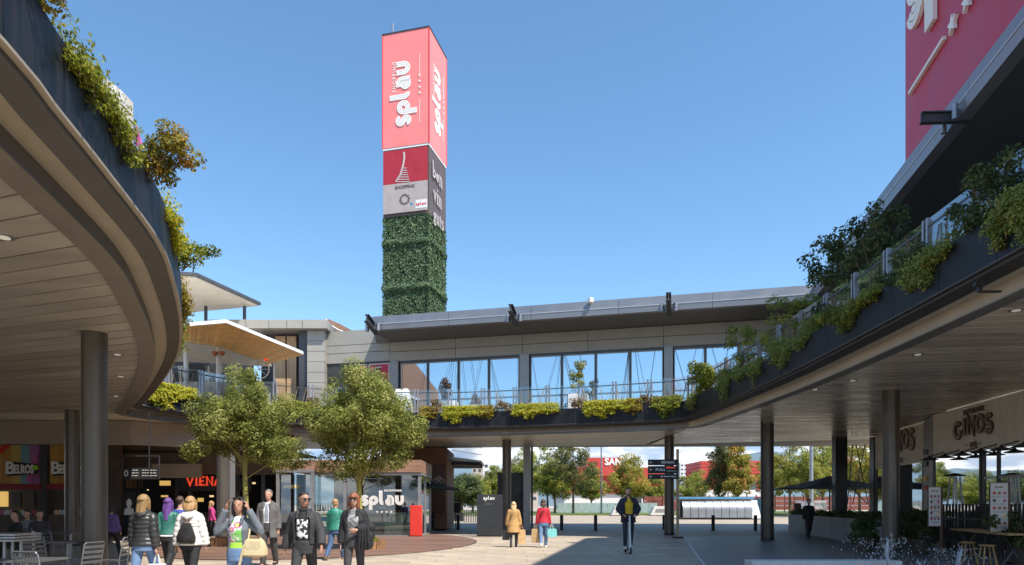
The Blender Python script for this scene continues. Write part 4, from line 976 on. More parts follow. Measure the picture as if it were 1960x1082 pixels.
# glazing
for A, B, nn, cuts in ((A1, A2, nA, (1788, 1878, 1884, 1912, 1990, 2080)), (B1, B2, nB, (1677, 1722, 1768))):
    dd = (B - A).normalized(); pts = [on_line(A, dd, px) for px in cuts]
    for i in range(len(pts) - 1):
        a, b = pts[i] + dd * .03, pts[i + 1] - dd * .03
        if (b - a).length < .15: continue
        MB().slab([(a.x, a.y, .05), (b.x, b.y, .05), (b.x, b.y, 3.24), (a.x, a.y, 3.24)], -nn * .015).build('glass_pane', 'glass_mirror', gi)
    for p in pts: MB().box((p.x, p.y, 1.63), (.09, .09, 3.26)).build('mullion', 'frame_dark', gi)
p0, p1 = on_line(A1, dn, 1884), on_line(A1, dn, 1990); MB().bar((p0.x, p0.y, 2.35), (p1.x, p1.y, 2.35), .07).build('transom', 'frame_grey', gi)
for i in range(6):
    q = A1.lerp(A2, .06 + i * .085) + nA * .5; mb = MB().lathe((q.x, q.y, 3.2), [(.02, .08), (.06, .02), (.3, -.06), (.3, -.08)], 14); mb.tube([(q.x, q.y, 3.25), (q.x - nA.x * .5, q.y - nA.y * .5, 3.4)], .02, 6); mb.build('sign_lamp', 'black_matt', gi, smooth=40)
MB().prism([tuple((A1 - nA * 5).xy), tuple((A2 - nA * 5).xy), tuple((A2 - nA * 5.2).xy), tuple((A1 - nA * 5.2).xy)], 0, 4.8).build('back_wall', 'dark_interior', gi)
MB().prism([(B1.x - .1, B1.y), (B1.x + .35, B1.y), (B1.x + .35, B1.y + .4), (B1.x - .1, B1.y + .4)], 0, 4.86).build('end_post', 'frame_dark', gi)
# planter row in front of the restaurant terrace
A0, A9 = Vector((15.9, 39.3, 0)), Vector((12.55, 22.9, 0)); pd_ = (A9 - A0).normalized(); pn = Vector((pd_.y, -pd_.x, 0)); pn = pn if pn.x < 0 else -pn
def leafy(name, label, cat, centers, radii, dens, size, m, group=None, parent=None, squash=.8, **k):
    P_, N_, V_ = clump_points(centers, radii, dens, squash); base = Vector((float(np.mean(P_[:, 0])), float(np.mean(P_[:, 1])), float(P_[:, 2].min())))
    me = leaf_mesh(name, P_ - np.array(base), N_, size, m, V_, **k)
    o = link(name, me); o.location = base; tag(o, label, cat, group); return o
for i in range(7):
    a, b = A0.lerp(A9, i / 7) + pd_ * .02, A0.lerp(A9, (i + 1) / 7) - pd_ * .02
    pb = thing('planter_box', 'grey planter box, number %s from the umbrella end of the restaurant row' % ('one', 'two', 'three', 'four', 'five', 'six', 'seven')[i], 'planter', tuple((a + b) / 2), 'planter boxes along the restaurant terrace')
    mb = MB(); mb.slab([(a.x, a.y, 0), (b.x, b.y, 0), (b.x, b.y, .95), (a.x, a.y, .95)], -pn * .05); mb.slab([a - pn * .45, b - pn * .45, b - pn * .45 + UP * .95, a - pn * .45 + UP * .95], -pn * .05)
    mb.slab([a + pn * -.05, a - pn * .45, a - pn * .45 + UP * .95, a - pn * .05 + UP * .95], pd_ * .05); mb.slab([b + pn * -.05, b - pn * .45, b - pn * .45 + UP * .95, b - pn * .05 + UP * .95], -pd_ * .05)
    mb.build('shell', 'granite', pb); MB().slab([a + UP * .85 - pn * .06, b + UP * .85 - pn * .06, b + UP * .85 - pn * .44, a + UP * .85 - pn * .44], UP * .05).build('soil', 'soil', pb)
    if i in (0, 1, 2): MB().slab([a + UP * .95 - pn * .4, b + UP * .95 - pn * .4, b + UP * 1.7 - pn * .4, a + UP * 1.7 - pn * .4], pn * .015).build('glass_screen', 'glass_clear', pb)
    cs = [a.lerp(b, random.random()) - pn * .22 + UP * (.98 + random.uniform(0, .15)) for _ in range(12)]
    leafy('planter_plant', 'low dark leafy plants filling grey planter box %s along the restaurant' % ('one', 'two', 'three', 'four', 'five', 'six', 'seven')[i], 'plant', [tuple(c) for c in cs], [.22] * 12, 1500, .085, 'leaf_dark', 'plants in the restaurant planters')
mbx = thing('menu_stand', 'black menu box on the end planter by the restaurant umbrella', 'menu stand', tuple(A0 + UP * .95)); p = A0 - pn * .2; MB().box((p.x + .35, p.y - .6, 1.28), (.95, .12, .62)).build('box', 'letter_brown', mbx); MB().box((p.x + .35, p.y - .6, .95), (.9, .3, .06)).build('base', 'black_matt', mbx)
# umbrellas
def umbrella(name, label, x, y, w_, z_edge, z_top, m, pole='steel_dark'):
    u = thing(name, label, 'umbrella', (x, y, 0)); mb = MB(); h = w_ / 2; cs = [(-h, -h), (0, -h), (h, -h), (h, 0), (h, h), (0, h), (-h, h), (-h, 0)]
    ap = Vector((x, y, z_top)); rim = [Vector((x + a, y + b, z_edge + (.06 if 0 in (a, b) else 0))) for a, b in cs]; mid = [ap.lerp(r_, .5) - UP * .1 for r_ in rim]
    vs = [ap] + mid + rim; fs = [(0, 1 + i, 1 + (i + 1) % 8) for i in range(8)] + [(1 + i, 9 + i, 9 + (i + 1) % 8, 1 + (i + 1) % 8) for i in range(8)]
    mb.add(vs, fs); o = link('canopy', mb.mesh('canopy', Vector((x, y, 0)), m=m), u); sd = o.modifiers.new('thick', 'SOLIDIFY'); sd.thickness = .02
    MB().tube([(x, y, 0), (x, y, z_top - .02)], .04, 10).build('pole', pole, u, smooth=40)
    for r_ in rim: MB().bar(ap - UP * .1, r_ - UP * .05, .025).build('rib', 'steel_dark', u)
    MB().box((x, y, .05), (.7, .7, .1)).build('base', 'granite', u)
umbrella('parasol', 'wide navy parasol over the restaurant terrace behind dark pillar', (1588 - CX) / F * 37, 37, 4.9, hz(934, 35), hz(911, 37), 'umbrella_navy')
umbrella('parasol', 'second navy parasol half hidden behind right round column', (1742 - CX) / F * 36, 36, 3.6, hz(930, 36), hz(909, 36), 'umbrella_navy')
umbrella('parasol', 'grey green parasol beside the glass kiosk', (818 - CX) / F * 36.5, 36.5, 3.3, hz(937, 36.5), hz(917, 36.5), 'umbrella_green', 'black_matt')
mat('slat_dark', (.035, .026, .022), .6)
# slatted screen
sf = thing('slat_screen', 'dark vertical slat screen beside the restaurant glass', 'fence', (13.5, 20, 0)); a, b = PD(1806, 968, 21.5), PD(1985, 968, 17.6)
for i in range(26):
    q = a.lerp(b, i / 25); MB().box((q.x, q.y, .75), (.05, .045, 1.5)).build('slat', 'slat_dark', sf)
MB().bar((a.x, a.y + .04, .35), (b.x, b.y + .04, .35), .05, .08).build('rail', 'steel_dark', sf); MB().bar((a.x, a.y + .04, 1.05), (b.x, b.y + .04, 1.05), .05, .06).build('rail', 'steel_dark', sf)
# pyramid patio heater
p = PD(1828, 968, 22.5); ph = thing('patio_heater', 'tall pyramid patio heater with dark square cap', 'heater', (p.x, p.y, 0)); x, y = p.x, p.y
for sx_, sy_ in ((-1, -1), (1, -1), (1, 1), (-1, 1)): MB().bar((x + sx_ * .24, y + sy_ * .24, 0), (x + sx_ * .1, y + sy_ * .1, 2.4), .04).build('leg', 'steel', ph)
MB().tube([(x, y, .7), (x, y, 2.35)], .06, 12).build('glass_tube', 'glass_clear', ph, smooth=40); MB().box((x, y, .38), (.46, .46, .7)).build('burner_box', 'black_matt', ph)
MB().lathe((x, y, 0), [(.38, 2.42), (.36, 2.46), (.05, 2.52)], 4).build('cap', 'black_matt', ph)
mb = MB()
for i in range(6): mb.bar((x - .22 + .085 * i, y - .22, .75), (x - .09 + .036 * i, y - .1, 2.35), .008)
mb.build('guard_wires', 'steel', ph)
# menu boards
for (px0, px1, py0, py1, d, lab) in ((1778, 1800, 933, 1007, 18.6, 'narrow white menu board on brown post left of the wooden table'), (1896, 1929, 925, 1020, 17.2, 'larger white menu board with food pictures in front of the slats')):
    x0, x1 = (px0 - CX) / F * d, (px1 - CX) / F * d; z0, z1 = hz(py1, d), hz(py0, d)
    mbo = thing('menu_board', lab, 'menu board', ((x0 + x1) / 2, d, 0), 'menu boards outside the restaurant')
    MB().box(((x0 + x1) / 2, d, (z0 + z1) / 2), (x1 - x0, .02, z1 - z0)).build('sheet', 'paper', mbo)
    mb = MB(); mb.box((x1 + .03, d + .01, z1 / 2), (.05, .06, z1 + .04)); mb.box(((x0 + x1) / 2, d + .03, (z0 + z1) / 2), (x1 - x0 + .02, .03, z1 - z0 + .03)); mb.box((x1, d, .02), (.4, .4, .04)); mb.build('post', 'letter_brown', mbo)
    mb = MB(); sign_lines(mb, Vector((x0 + (x1 - x0) * .25, d - .012, z1 - .1)), X, 1, (x1 - x0) * .5, .03, .1, rn); mb.build('heading', 'letter_brown', mbo)
    for r_ in range(5):
        for c_ in range(3):
            cx_, cz = x0 + (x1 - x0) * (.2 + .3 * c_), z1 - .25 - r_ * (z1 - z0 - .3) / 5
            m_ = 'pink_print' if (c_ == 2 and r_ < 2) else ('print_red', 'wood_gold', 'paper', 'letter_brown', 'terracotta', 'wood_brown')[(r_ * 3 + c_ * 5) % 6]
            MB().box((cx_, d - .013, cz), ((x1 - x0) * .17, .006, .07)).build('food_picture', m_, mbo)
    mb = MB()
    for r_ in range(5): sign_lines(mb, Vector((x0 + .04, d - .012, z1 - .33 - r_ * (z1 - z0 - .3) / 5)), X, 2, x1 - x0 - .08, .008, .03, rn)
    mb.build('lettering', 'frame_dark', mbo)
# wooden bar table and stools
tb = thing('bar_table', 'long wooden table on dark trestles beside the slat screen', 'table', (12.0, 18, 0)); a, b = Vector((12.75, 19.9, .74)), Vector((11.75, 16.2, .74)); tdir = (b - a).normalized(); tn = Vector((-tdir.y, tdir.x, 0)); tn = tn if tn.x > 0 else -tn
for i in range(4): MB().slab([a + tn * (.17 * i + .005), b + tn * (.17 * i + .005), b + tn * (.17 * i + .165), a + tn * (.17 * i + .165)], UP * .05).build('top_plank', 'wood_table', tb)
for t in (.12, .5, .88):
    q = a.lerp(b, t); mb = MB()
    for s_ in (0, 1): mb.bar(q + tn * (.08 + .5 * s_) - UP * .0, Vector((q.x, q.y, 0)) + tn * (.5 - .45 * s_), .05)
    mb.build('trestle', 'steel_dark', tb)
def stool(x, y, h, m, label):
    s_ = thing('stool', label, 'stool', (x, y, 0), 'stools at the wooden table'); MB().lathe((x, y, 0), [(.17, h - .04), (.18, h - .02), (.17, h)], 16).build('seat', m, s_, smooth=40)
    for i in range(4):
        a_ = i * math.pi / 2 + .6; MB().tube([(x + .12 * math.cos(a_), y + .12 * math.sin(a_), h - .04), (x + .21 * math.cos(a_), y + .21 * math.sin(a_), 0)], .02, 8).build('leg', m, s_, smooth=40)
    mb = MB(); mb.tube([(x + .18 * math.cos(t), y + .18 * math.sin(t), .17) for t in np.linspace(0, 6.283, 17)], .012, 6); mb.build('foot_ring', 'steel', s_, smooth=40)
stool(11.75, 17.6, .52, 'wood_table', 'pale wooden stool in front of the long wooden table'); stool(12.05, 18.9, .55, 'black_matt', 'black stool at the far end of the wooden table'); stool(11.55, 16.6, .5, 'wood_table', 'wooden stool below the larger white menu board')
# potted shrubs
for (x, y, r_, hh, lab) in ((12.3, 20.6, .62, 1.25, 'dark leafy shrub in a brown pot left of the menu boards'), (12.5, 16.6, .7, 1.15, 'dark spreading shrub in the lower right corner by the table'), (11.2, 21.6, .35, .9, 'small potted shrub beside the right round column')):
    pt = thing('potted_shrub', lab, 'plant', (x, y, 0), 'potted shrubs at the restaurant'); MB().lathe((x, y, 0), [(.24, 0), (.33, .42), (.36, .46), (.30, .46), (.28, .40)], 18).build('pot', 'pot_brown', pt, smooth=40)
    P_, N_, V_ = clump_points([(x + random.gauss(0, r_ * .42), y + random.gauss(0, r_ * .42), hh * .62 + random.uniform(-.25, .4) * hh) for _ in range(26)], [.2] * 26, 1900, .9)
    link('foliage', leaf_mesh('foliage', P_ - np.array((x, y, 0)), N_, .10, 'leaf_dark', V_), pt)
    mb = MB()
    for i in range(6): mb.tube([(x, y, .4), (x + random.uniform(-.2, .2), y + random.uniform(-.2, .2), hh * .9)], [.02, .008], 5)
    mb.build('stems', 'bark', pt, kind='stuff')
# white stone bench and water jets
wbn = thing('stone_bench', 'low white stone bench block at the bottom edge near water jets', 'bench', (5.8, 12.9, 0)); MB().box((5.85, 12.88, .36), (2.8, .42, .12)).build('seat', 'concrete_white', wbn, bevel=.015); MB().box((5.85, 12.88, .15), (2.6, .3, .3)).build('plinth', 'granite', wbn)
wm = bpy.data.materials.new('water_spray'); wm.use_nodes = True; b_ = wm.node_tree.nodes['Principled BSDF']; b_.inputs['Base Color'].default_value = (.80, .86, .93, 1); b_.inputs['Roughness'].default_value = .12; b_.inputs['Transmission Weight'].default_value = .55; b_.inputs['IOR'].default_value = 1.33; MATS['water_spray'] = wm
def jet(px, d, ztop, seed, lab):
    r2 = random.Random(seed); x = (px - CX) / F * d; j = thing('water_jet', lab, 'water jet', (x, d, 0), 'fountain water jets')
    mb = MB(); pts = [Vector((x + .05 * math.sin(t * 5 + seed), d, ztop * t)) for t in np.linspace(0, 1, 8)]; mb.tube(pts, [.03, .026, .03, .034, .03, .04, .03, .01], 8)
    for i in range(30):
        q = Vector((x + r2.gauss(0, .045), d + r2.gauss(0, .06), ztop * r2.uniform(.45, 1.05))); mb.tube([q, q + Vector((r2.gauss(0, .02), 0, r2.uniform(.03, .10)))], [r2.uniform(.006, .022), .005], 6)
    o = mb.build('jet_column', 'water_spray', j, smooth=60); o.modifiers.new('s', 'SUBSURF').levels = 1
    mb = MB()
    for i in range(420):
        q = Vector((x + r2.gauss(-.15, .3), d + r2.gauss(0, .12), max(.05, ztop * r2.uniform(.05, 1.0)))); rr = r2.uniform(.004, .013); mb.lathe(q, [(.001, -rr), (rr, 0), (.001, rr * 1.6)], 5)
    mb.build('droplets', 'water_spray', j, smooth=60, kind='stuff')
    MB().lathe((x, d, 0), [(.07, 0), (.07, .025), (.03, .03)], 12).build('nozzle', 'steel_dark', j)
jet(1702, 12.2, .86, 1, 'tallest white water jet beside the right round column'); jet(1838, 12.6, .66, 2, 'thin white water jet in front of the stools'); jet(1762, 11.9, .42, 3, 'short splashing water jet between the two taller ones')
# ================================================================== DECK, CRATES, FURNITURE
dk = MB(); ddk = link('deck', MB().prism([(-7.3 + 5.9 * math.cos(t), 27 + 8.9 * math.sin(t)) for t in np.linspace(0, 6.2, 48)], -.02, .001).mesh('deck', m='soil'), None, kind='structure')
ell = [(-7.3 + 5.85 * math.cos(t), 27 + 8.85 * math.sin(t)) for t in np.linspace(0, 2 * math.pi, 64, endpoint=False)]
n_ = Vector((math.sin(R(6)), math.cos(R(6)))); c = 17.0
cs = [Vector(p).dot(n_) for p in ell]; c = min(cs)
while c < max(cs):
    q = clip(clip(ell, n_, c + .012, 1), n_, c + .28, -1); c += .28
    if len(q) >= 3: MB().prism([tuple(v) for v in q], .002, .02).build('deck_plank', 'wood_deck', ddk)
def crate(px, py, w_, h_, lab):
    p = PG(px, py); o = thing('wooden_crate', lab, 'crate', tuple(p), 'wooden crates round the tree bases')
    k = int(w_ / .13)
    for s_ in (-1, 1):
        for i in range(k): MB().box((p.x - w_ / 2 + (i + .5) * w_ / k, p.y + s_ * w_ / 2, h_ / 2 + random.uniform(-.01, .01)), (w_ / k - .02, .03, h_)).build('plank', 'wood_crate', o)
        for i in range(k): MB().box((p.x + s_ * w_ / 2, p.y - w_ / 2 + (i + .5) * w_ / k, h_ / 2 + random.uniform(-.01, .01)), (.03, w_ / k - .02, h_)).build('plank', 'wood_crate', o)
    MB().box((p.x, p.y, .08), (w_ - .06, w_ - .06, .16)).build('soil', 'soil', o); return p
c2 = crate(712, 1052, .72, .30, 'low wooden crate round the base of the right-hand plaza tree'); c1 = crate(440, 1046, .95, .33, 'low wooden crate round the base of the left-hand plaza tree')
# cafe furniture
def chair(mesh_back):
    t = thing('cafe_chair', 'x', 'chair'); st_ = 'steel_chair'
    for s_ in (-1, 1):
        MB().tube([(s_ * .2, -.2, 0), (s_ * .2, -.2, .45)], .012, 8).build('leg', st_, t, smooth=40)
        MB().tube([(s_ * .21, .24, 0), (s_ * .2, .2, .45), (s_ * .2, .27, .84), (s_ * .17, .28, .87)], .012, 8).build('leg', st_, t, smooth=40)
    for i in range(5): MB().box((0, -.18 + i * .085, .455), (.4, .065, .012)).build('seat_slat', st_, t)
    if mesh_back:
        me = MB()
        for i in range(9): me.bar((-.19 + i * .0475, .235, .5), (-.19 + i * .0475, .28, .85), .018, .006)
        for i in range(7): me.bar((-.21, .238 + .006 * i, .52 + .055 * i), (.21, .238 + .006 * i, .52 + .055 * i), .018, .006)
        me.build('back_mesh', st_, t)
    else:
        for i in range(4): MB().box((0, .22 + .015 * i, .56 + .08 * i), (.38, .012, .045)).build('back_slat', st_, t)
    MB().tube([(-.18, .28, .87), (.18, .28, .87)], .012, 8).build('back_rail', st_, t, smooth=40)
    return t
ch_s, ch_m = chair(False), chair(True); used = {False: 0, True: 0}
def put_chair(px, py, z_, rz, lab, mesh=False):
    src = ch_m if mesh else ch_s; o = src if not used[mesh] else copy_tree(src); used[mesh] = 1
    p = PZ(px, py, z_); o.location = (p.x, p.y, 0); o.rotation_euler = (0, 0, R(rz)); o['label'] = lab; o['group'] = 'metal cafe chairs on the left'
put_chair(86, 1054, .87, 165, 'metal cafe chair with perforated mesh back nearest the camera', True)
put_chair(8, 1066, .87, 150, 'metal mesh chair cut by the left picture edge', True)
put_chair(84, 1031, .87, 70, 'slatted metal chair at left side of the middle cafe table'); put_chair(100, 1025, .87, 95, 'slatted metal chair tucked behind the middle cafe table')
put_chair(112, 1015, .87, 150, 'farthest slatted metal chair by the far cafe table'); put_chair(152, 1038, .87, -100, 'slatted metal chair half hidden by the big left column'); put_chair(213, 1029, .87, -80, 'metal chair standing right of the big left column')
def cafe_table(px, py, w_, lab):
    p = PZ(px, py, .74); t = thing('cafe_table', lab, 'table', (p.x, p.y, 0), 'metal cafe tables on the left'); MB().box((p.x, p.y, .725), (w_, .7, .03)).build('top', 'steel_chair', t, bevel=.008); MB().tube([(p.x, p.y, .03), (p.x, p.y, .71)], .035, 12).build('pedestal', 'steel', t, smooth=40)
    for a_ in range(4): MB().bar((p.x, p.y, .03), (p.x + .3 * math.cos(a_ * 1.57 + .78), p.y + .3 * math.sin(a_ * 1.57 + .78), .015), .05, .03).build('foot', 'steel', t)
cafe_table(130, 1036, .75, 'square metal cafe table beside the big left column'); cafe_table(50, 1070, .7, 'metal cafe table in the bottom left corner'); cafe_table(135, 1019, .7, 'far metal cafe table behind the others')
def barrier(px, d, lab):
    x = (px - CX) / F * d; t = thing('table_stack', lab, 'tables', (x, d, 0)); 
    for i in range(5): MB().tube([(x - .3 + i * .12, d + .02 * i, 0), (x - .3 + i * .12, d + .02 * i, .98)], .025, 8).build('leg', 'steel', t, smooth=40)
    for i in range(3): MB().box((x - .02, d, .9 + .045 * i), (.75, .6, .03)).build('top', 'steel', t)
barrier(12, 11.0, 'stack of folded metal tables at the left picture edge')
p = PD(64, 968, 12.5); ps = thing('rope_post', 'single slim metal barrier post between stacked tables and chairs', 'post', (p.x, p.y, 0)); MB().tube([(p.x, p.y, .02), (p.x, p.y, .98)], .03, 10).build('pole', 'steel', ps, smooth=40); MB().lathe((p.x, p.y, 0), [(.16, 0), (.15, .03), (.03, .05)], 16).build('foot', 'steel_dark', ps, smooth=40)
# ================================================================== STREET FURNITURE
for px, py, lab in ((877, 1014, 'black bollard left of the dark totem signs'), (1075, 1015, 'black bollard just right of the shopper in red'), (1140, 1016, 'black bollard standing alone in front of the light pole'), (1271, 1014, 'black bollard beside the column with the direction sign'), (1365, 1016, 'black bollard in front of the middle of the bike lockers'), (1446, 1016, 'black bollard in front of the right end of the bike lockers')):
    p = PG(px, py); b_ = thing('bollard', lab, 'bollard', tuple(p), 'black bollards across the plaza'); MB().lathe(p, [(.1, 0), (.1, .87), (.085, .9)], 18).build('post', 'black_matt', b_, smooth=40); MB().lathe(p, [(.13, 0), (.13, .012)], 18).build('flange', 'steel_dark', b_)
for (px0, px1, py0, py1, lab, big) in ((952, 1003, 905, 1014, 'tall black information panel behind the column', 1), (913, 962, 947, 1027, 'lower dark grey totem with white logo', 0)):
    d = GD(py1); x0, x1 = (px0 - CX) / F * d, (px1 - CX) / F * d; t = thing('totem', lab, 'totem', ((x0 + x1) / 2, d, 0)); MB().box(((x0 + x1) / 2, d, hz(py0, d) / 2 + .02), (x1 - x0, .3, hz(py0, d) - .04)).build('body', 'totem_black', t, bevel=.01); MB().box(((x0 + x1) / 2, d, .03), (x1 - x0 - .08, .24, .06)).build('base', 'black_matt', t)
    if not big:
        logo_letters('splau', .125, PD(936, 957, d - .155), X, UP, 'letter_white', t, .006, 1, .28, one=True); mb = MB(); sign_lines(mb, PD(929, 965, d - .156), X, 1, .34, .02, .05, rn); mb.build('small_print', 'steel', t)
    else: MB().box((x1 + .12, d - .1, 1.4), (.06, .2, 2.8)).build('side_post', 'steel_dark', t)
d = 30.6; x0, x1 = (1240 - CX) / F * d, (1293 - CX) / F * d; px_ = (1297 - CX) / F * d
dsn = thing('direction_sign', 'black finger signpost boards on a golden brown post', 'sign', (px_, d, 0)); MB().box((px_, d, hz(860, d) / 2), (.1, .1, hz(860, d))).build('post', 'wood_panel', dsn); MB().box((px_, d, .03), (.42, .42, .06)).build('base_plate', 'black_matt', dsn)
for py0, py1, s_, m_ in [(880, 891, 'MERCADONA', 'letter_white'), (892.5, 906.5, 'FULL', 'letter_white'), (908, 917.5, '', 'letter_white')]:
    MB().box(((x0 + x1) / 2 + .04, d - .08, (hz(py0, d) + hz(py1, d)) / 2), (x1 - x0 + .1, .05, hz(py0, d) - hz(py1, d))).build('board', 'black_matt', dsn)
    if s_ in ('MERCADONA', 'FULL'): write(s_, .15 if s_ != 'FULL' else .16, (x0 + .88 if s_ != 'FULL' else x0 + .55, d - .11, (hz(py0, d) + hz(py1, d)) / 2 - .05), X, UP, m_, dsn, ext=.004, bold=.004, width=.6 if s_ != 'FULL' else .46)
    c = Vector((x0 + .12, d - .11, (hz(py0, d) + hz(py1, d)) / 2)); mb = MB(); mb.bar(c - X * .06, c + X * .06, .006, .025); mb.bar(c - X * .06, c + Vector((-.01, 0, .05)), .006, .025); mb.bar(c - X * .06, c + Vector((-.01, 0, -.05)), .006, .025); mb.build('arrow', 'letter_white', dsn)
mb = MB(); sign_lines(mb, Vector((x0 + .8, d - .11, hz(895.5, d))), X, 1, .4, .05, .05, rn); mb.build('red_lettering', 'letter_red', dsn)
mb = MB(); sign_lines(mb, Vector((x0 + .86, d - .11, hz(902, d))), X, 1, .4, .025, .05, rn); sign_lines(mb, Vector((x0 + .55, d - .11, hz(912.5, d))), X, 1, .7, .05, .05, rn); mb.build('small_lettering', 'letter_white', dsn, kind='stuff')
# planters by the green parasol
for px0, px1, py, lab in ((816, 846, 1004, 'dark planter box nearest the brown building'), (849, 887, 1001, 'dark planter box left of the lone bollard')):
    d = GD(py); x0, x1 = (px0 - CX) / F * d, (px1 - CX) / F * d; t = thing('planter_box', lab, 'planter', ((x0 + x1) / 2, d, 0)); MB().box(((x0 + x1) / 2, d, .42), (x1 - x0, .5, .84)).build('shell', 'totem_black', t, bevel=.02); MB().box(((x0 + x1) / 2, d, .83), (x1 - x0 - .08, .42, .06)).build('soil', 'soil', t)
    leafy('planter_plant', 'bright low plants in the ' + lab, 'plant', [((x0 + x1) / 2 + random.uniform(-.5, .5) * (x1 - x0 - .2), d, .9 + random.uniform(0, .06)) for _ in range(9)], [.14] * 9, 2500, .07, 'leaf_lime')
ban = thing('cafe_sign', 'small black sign with white lettering behind the planters', 'sign', (PG(872, 996).x, 52, 0)); MB().box(PD(872, 970, 46), (.7, .06, .85)).build('board', 'black_matt', ban); write('VIENA', .16, PD(872, 963, 45.95), X, UP, 'letter_white', ban, ext=.004, width=.5); MB().box(PD(872, 970, 46) + Vector((0, .05, -.7)), (.06, .06, 1.5)).build('post', 'steel_dark', ban)
fn = thing('metal_railing', 'row of short metal railing posts far behind the left bollard', 'railing', (-3.6, 55, gz(55)))
for i in range(12): p = PD(884 + i * 4.4, 985, 55); MB().tube([(p.x, p.y, gz(55)), (p.x, p.y, gz(55) + 1.0)], .04, 6).build('post', 'steel_dark', fn)
for h_ in (.5, .95): MB().bar((PD(884, 985, 55).x, 55, gz(55) + h_), (PD(932, 985, 55).x, 55, gz(55) + h_), .04).build('rail', 'steel_dark', fn)
# bicycle lockers
d = 60.0; g0 = gz(60); x0, x1 = (1307 - CX) / F * d, (1440 - CX) / F * d; bl_ = thing('bike_lockers', 'row of rounded silver bicycle lockers with blue roof edge', 'lockers', ((x0 + x1) / 2, d, g0)); nb = 9; bwid = (x1 - x0) / nb
prof = [(0, .18)] + [(.0 + 1.0 * (1 - math.cos(t)) , .18 + .6 + 1.0 * math.sin(t)) for t in np.linspace(-.2, 1.35, 9)]
for i in range(nb):
    xa, xb = x0 + i * bwid + .02, x0 + (i + 1) * bwid - .02; ya = -.12 * i
    rings = []
    for (o_, z_) in prof: rings.append([(xa, d + o_ + ya * .12, g0 + z_), (xb, d + o_ + ya * .12, g0 + z_), (xb, d + o_ + .05 + ya * .12, g0 + z_ - .02), (xa, d + o_ + .05 + ya * .12, g0 + z_ - .02)])
    MB().loft(rings).build('locker_door', 'silver_panel', bl_, smooth=40)
MB().box(((x0 + x1) / 2, d + 1.4, g0 + 1.9), (x1 - x0 + .6, 2.0, .2)).build('roof', 'blue_metal', bl_); MB().box(((x0 + x1) / 2, d + .9, g0 + .1), (x1 - x0, 1.6, .2)).build('base', 'steel_dark', bl_)
MB().box(((x0 + x1) / 2, d + 1.6, g0 + .95), (x1 - x0, 1.2, 1.6)).build('body', 'frame_dark', bl_)
xe = x1 + .02
MB().slab([(xe, d, g0 + .1), (xe, d + .3, g0 + 1.7), (xe + .5, d + .3, g0 + 1.7), (xe + .7, d - .2, g0 + .1)], (0, .06, 0)).build('end_panel', 'white_paint', bl_)
MB().box((xe + .75, d + 1.0, g0 + .95), (.1, 2.0, 1.8)).build('side_panel', 'blue_metal', bl_)
# white lounge benches
for px, lab in ((1187, 'white angular concrete bench left of the scooter rider'), (1262, 'white angular concrete bench behind the direction sign column')):
    d = 68.; g0 = gz(d); x = (px - CX) / F * d; t = thing('concrete_bench', lab, 'bench', (x, d, g0), 'white concrete benches at the park edge'); MB().slab([(x - .9, d, g0 + .05), (x - .5, d, g0 + .95), (x + .9, d, g0 + .95), (x + .9, d, g0 + .05)], (0, 1.1, 0)).build('body', 'concrete_white', t, bevel=.04); MB().slab([(x - .45, d - .02, g0 + .35), (x - .3, d - .02, g0 + .7), (x + .5, d - .02, g0 + .7), (x + .5, d - .02, g0 + .35)], (0, .03, 0)).build('seat_recess', 'granite', t)
# light poles
for px, d, r_, lab in ((1151, 78, .11, 'slim white light pole in the park left of the scooter rider'), (1553, 62, .2, 'thick pale light pole behind the navy parasol')):
    x = (px - CX) / F * d; t = thing('light_pole', lab, 'light pole', (x, d, gz(d))); MB().tube([(x, d, gz(d)), (x, d, 11.5)], [r_, r_ * .7], 12).build('pole', 'steel', t, smooth=40); MB().bar((x, d, 11.4), (x - 1.2, d - .6, 11.6), .08).build('arm', 'steel', t); MB().box((x - 1.4, d - .7, 11.6), (.6, .3, .1)).build('lamp_head', 'steel_dark', t); MB().lathe((x, d, gz(d)), [(r_ * 1.6, 0), (r_ * 1.6, .1), (r_, .14)], 12).build('base', 'steel', t)
# ================================================================== PARK AND FAR BACKGROUND
MB().prism([(-20, 69.5), (60, 69.5), (60, 110), (-20, 110)], .3, .57).build('grass', 'grass', None, kind='structure')
lw = thing('low_wall', 'pale blue green low park wall behind the benches', 'wall', (8, 86, .55))
mat('pale_wall', (.33, .42, .42), .5)
for i in range(12): MB().box(((1066 + i * 16 + 8 - CX) / F * 86, 86, 1.15), (16 / F * 86 - .05, .2, 1.25)).build('wall_panel', 'pale_wall', lw)
mat('fence_red', (.24, .065, .045), .7, 0, .2, 1, rand=.15)
rf = thing('red_fence', 'long brown red slatted fence behind the bike lockers', 'fence', (32, 92, .55))
for i in range(30):
    xa = (1232 + i * 18 - CX) / F * 92; xb = (1232 + (i + 1) * 18 - CX) / F * 92
    for j in range(3): MB().box(((xa + xb) / 2, 92, 1.15 + .62 * j), (xb - xa - .08, .1, .55)).build('board', 'fence_red', rf)
    MB().box((xa, 92.1, 1.7), (.12, .12, 2.4)).build('post', 'steel_dark', rf)
def far_box(px0, px1, py0, d, dep=20, z0=0): x0, x1 = (px0 - CX) / F * d, (px1 - CX) / F * d; z1 = hz(py0, d); return MB().box(((x0 + x1) / 2, d + dep / 2, (z0 + z1) / 2), (x1 - x0, dep, z1 - z0))
sh = thing('store_building', 'red superstore with white roof letters seen beyond the park', 'building', (18, 150, 0))
far_box(1124, 1192, 876, 150, 20, 8).build('sign_block', 'red_metal', sh); far_box(1080, 1280, 895, 151, 30, 4.2).build('upper_wall', 'red_metal', sh); far_box(1080, 1282, 934, 151.5, 30, 0).build('lower_wall', 'concrete_white', sh)
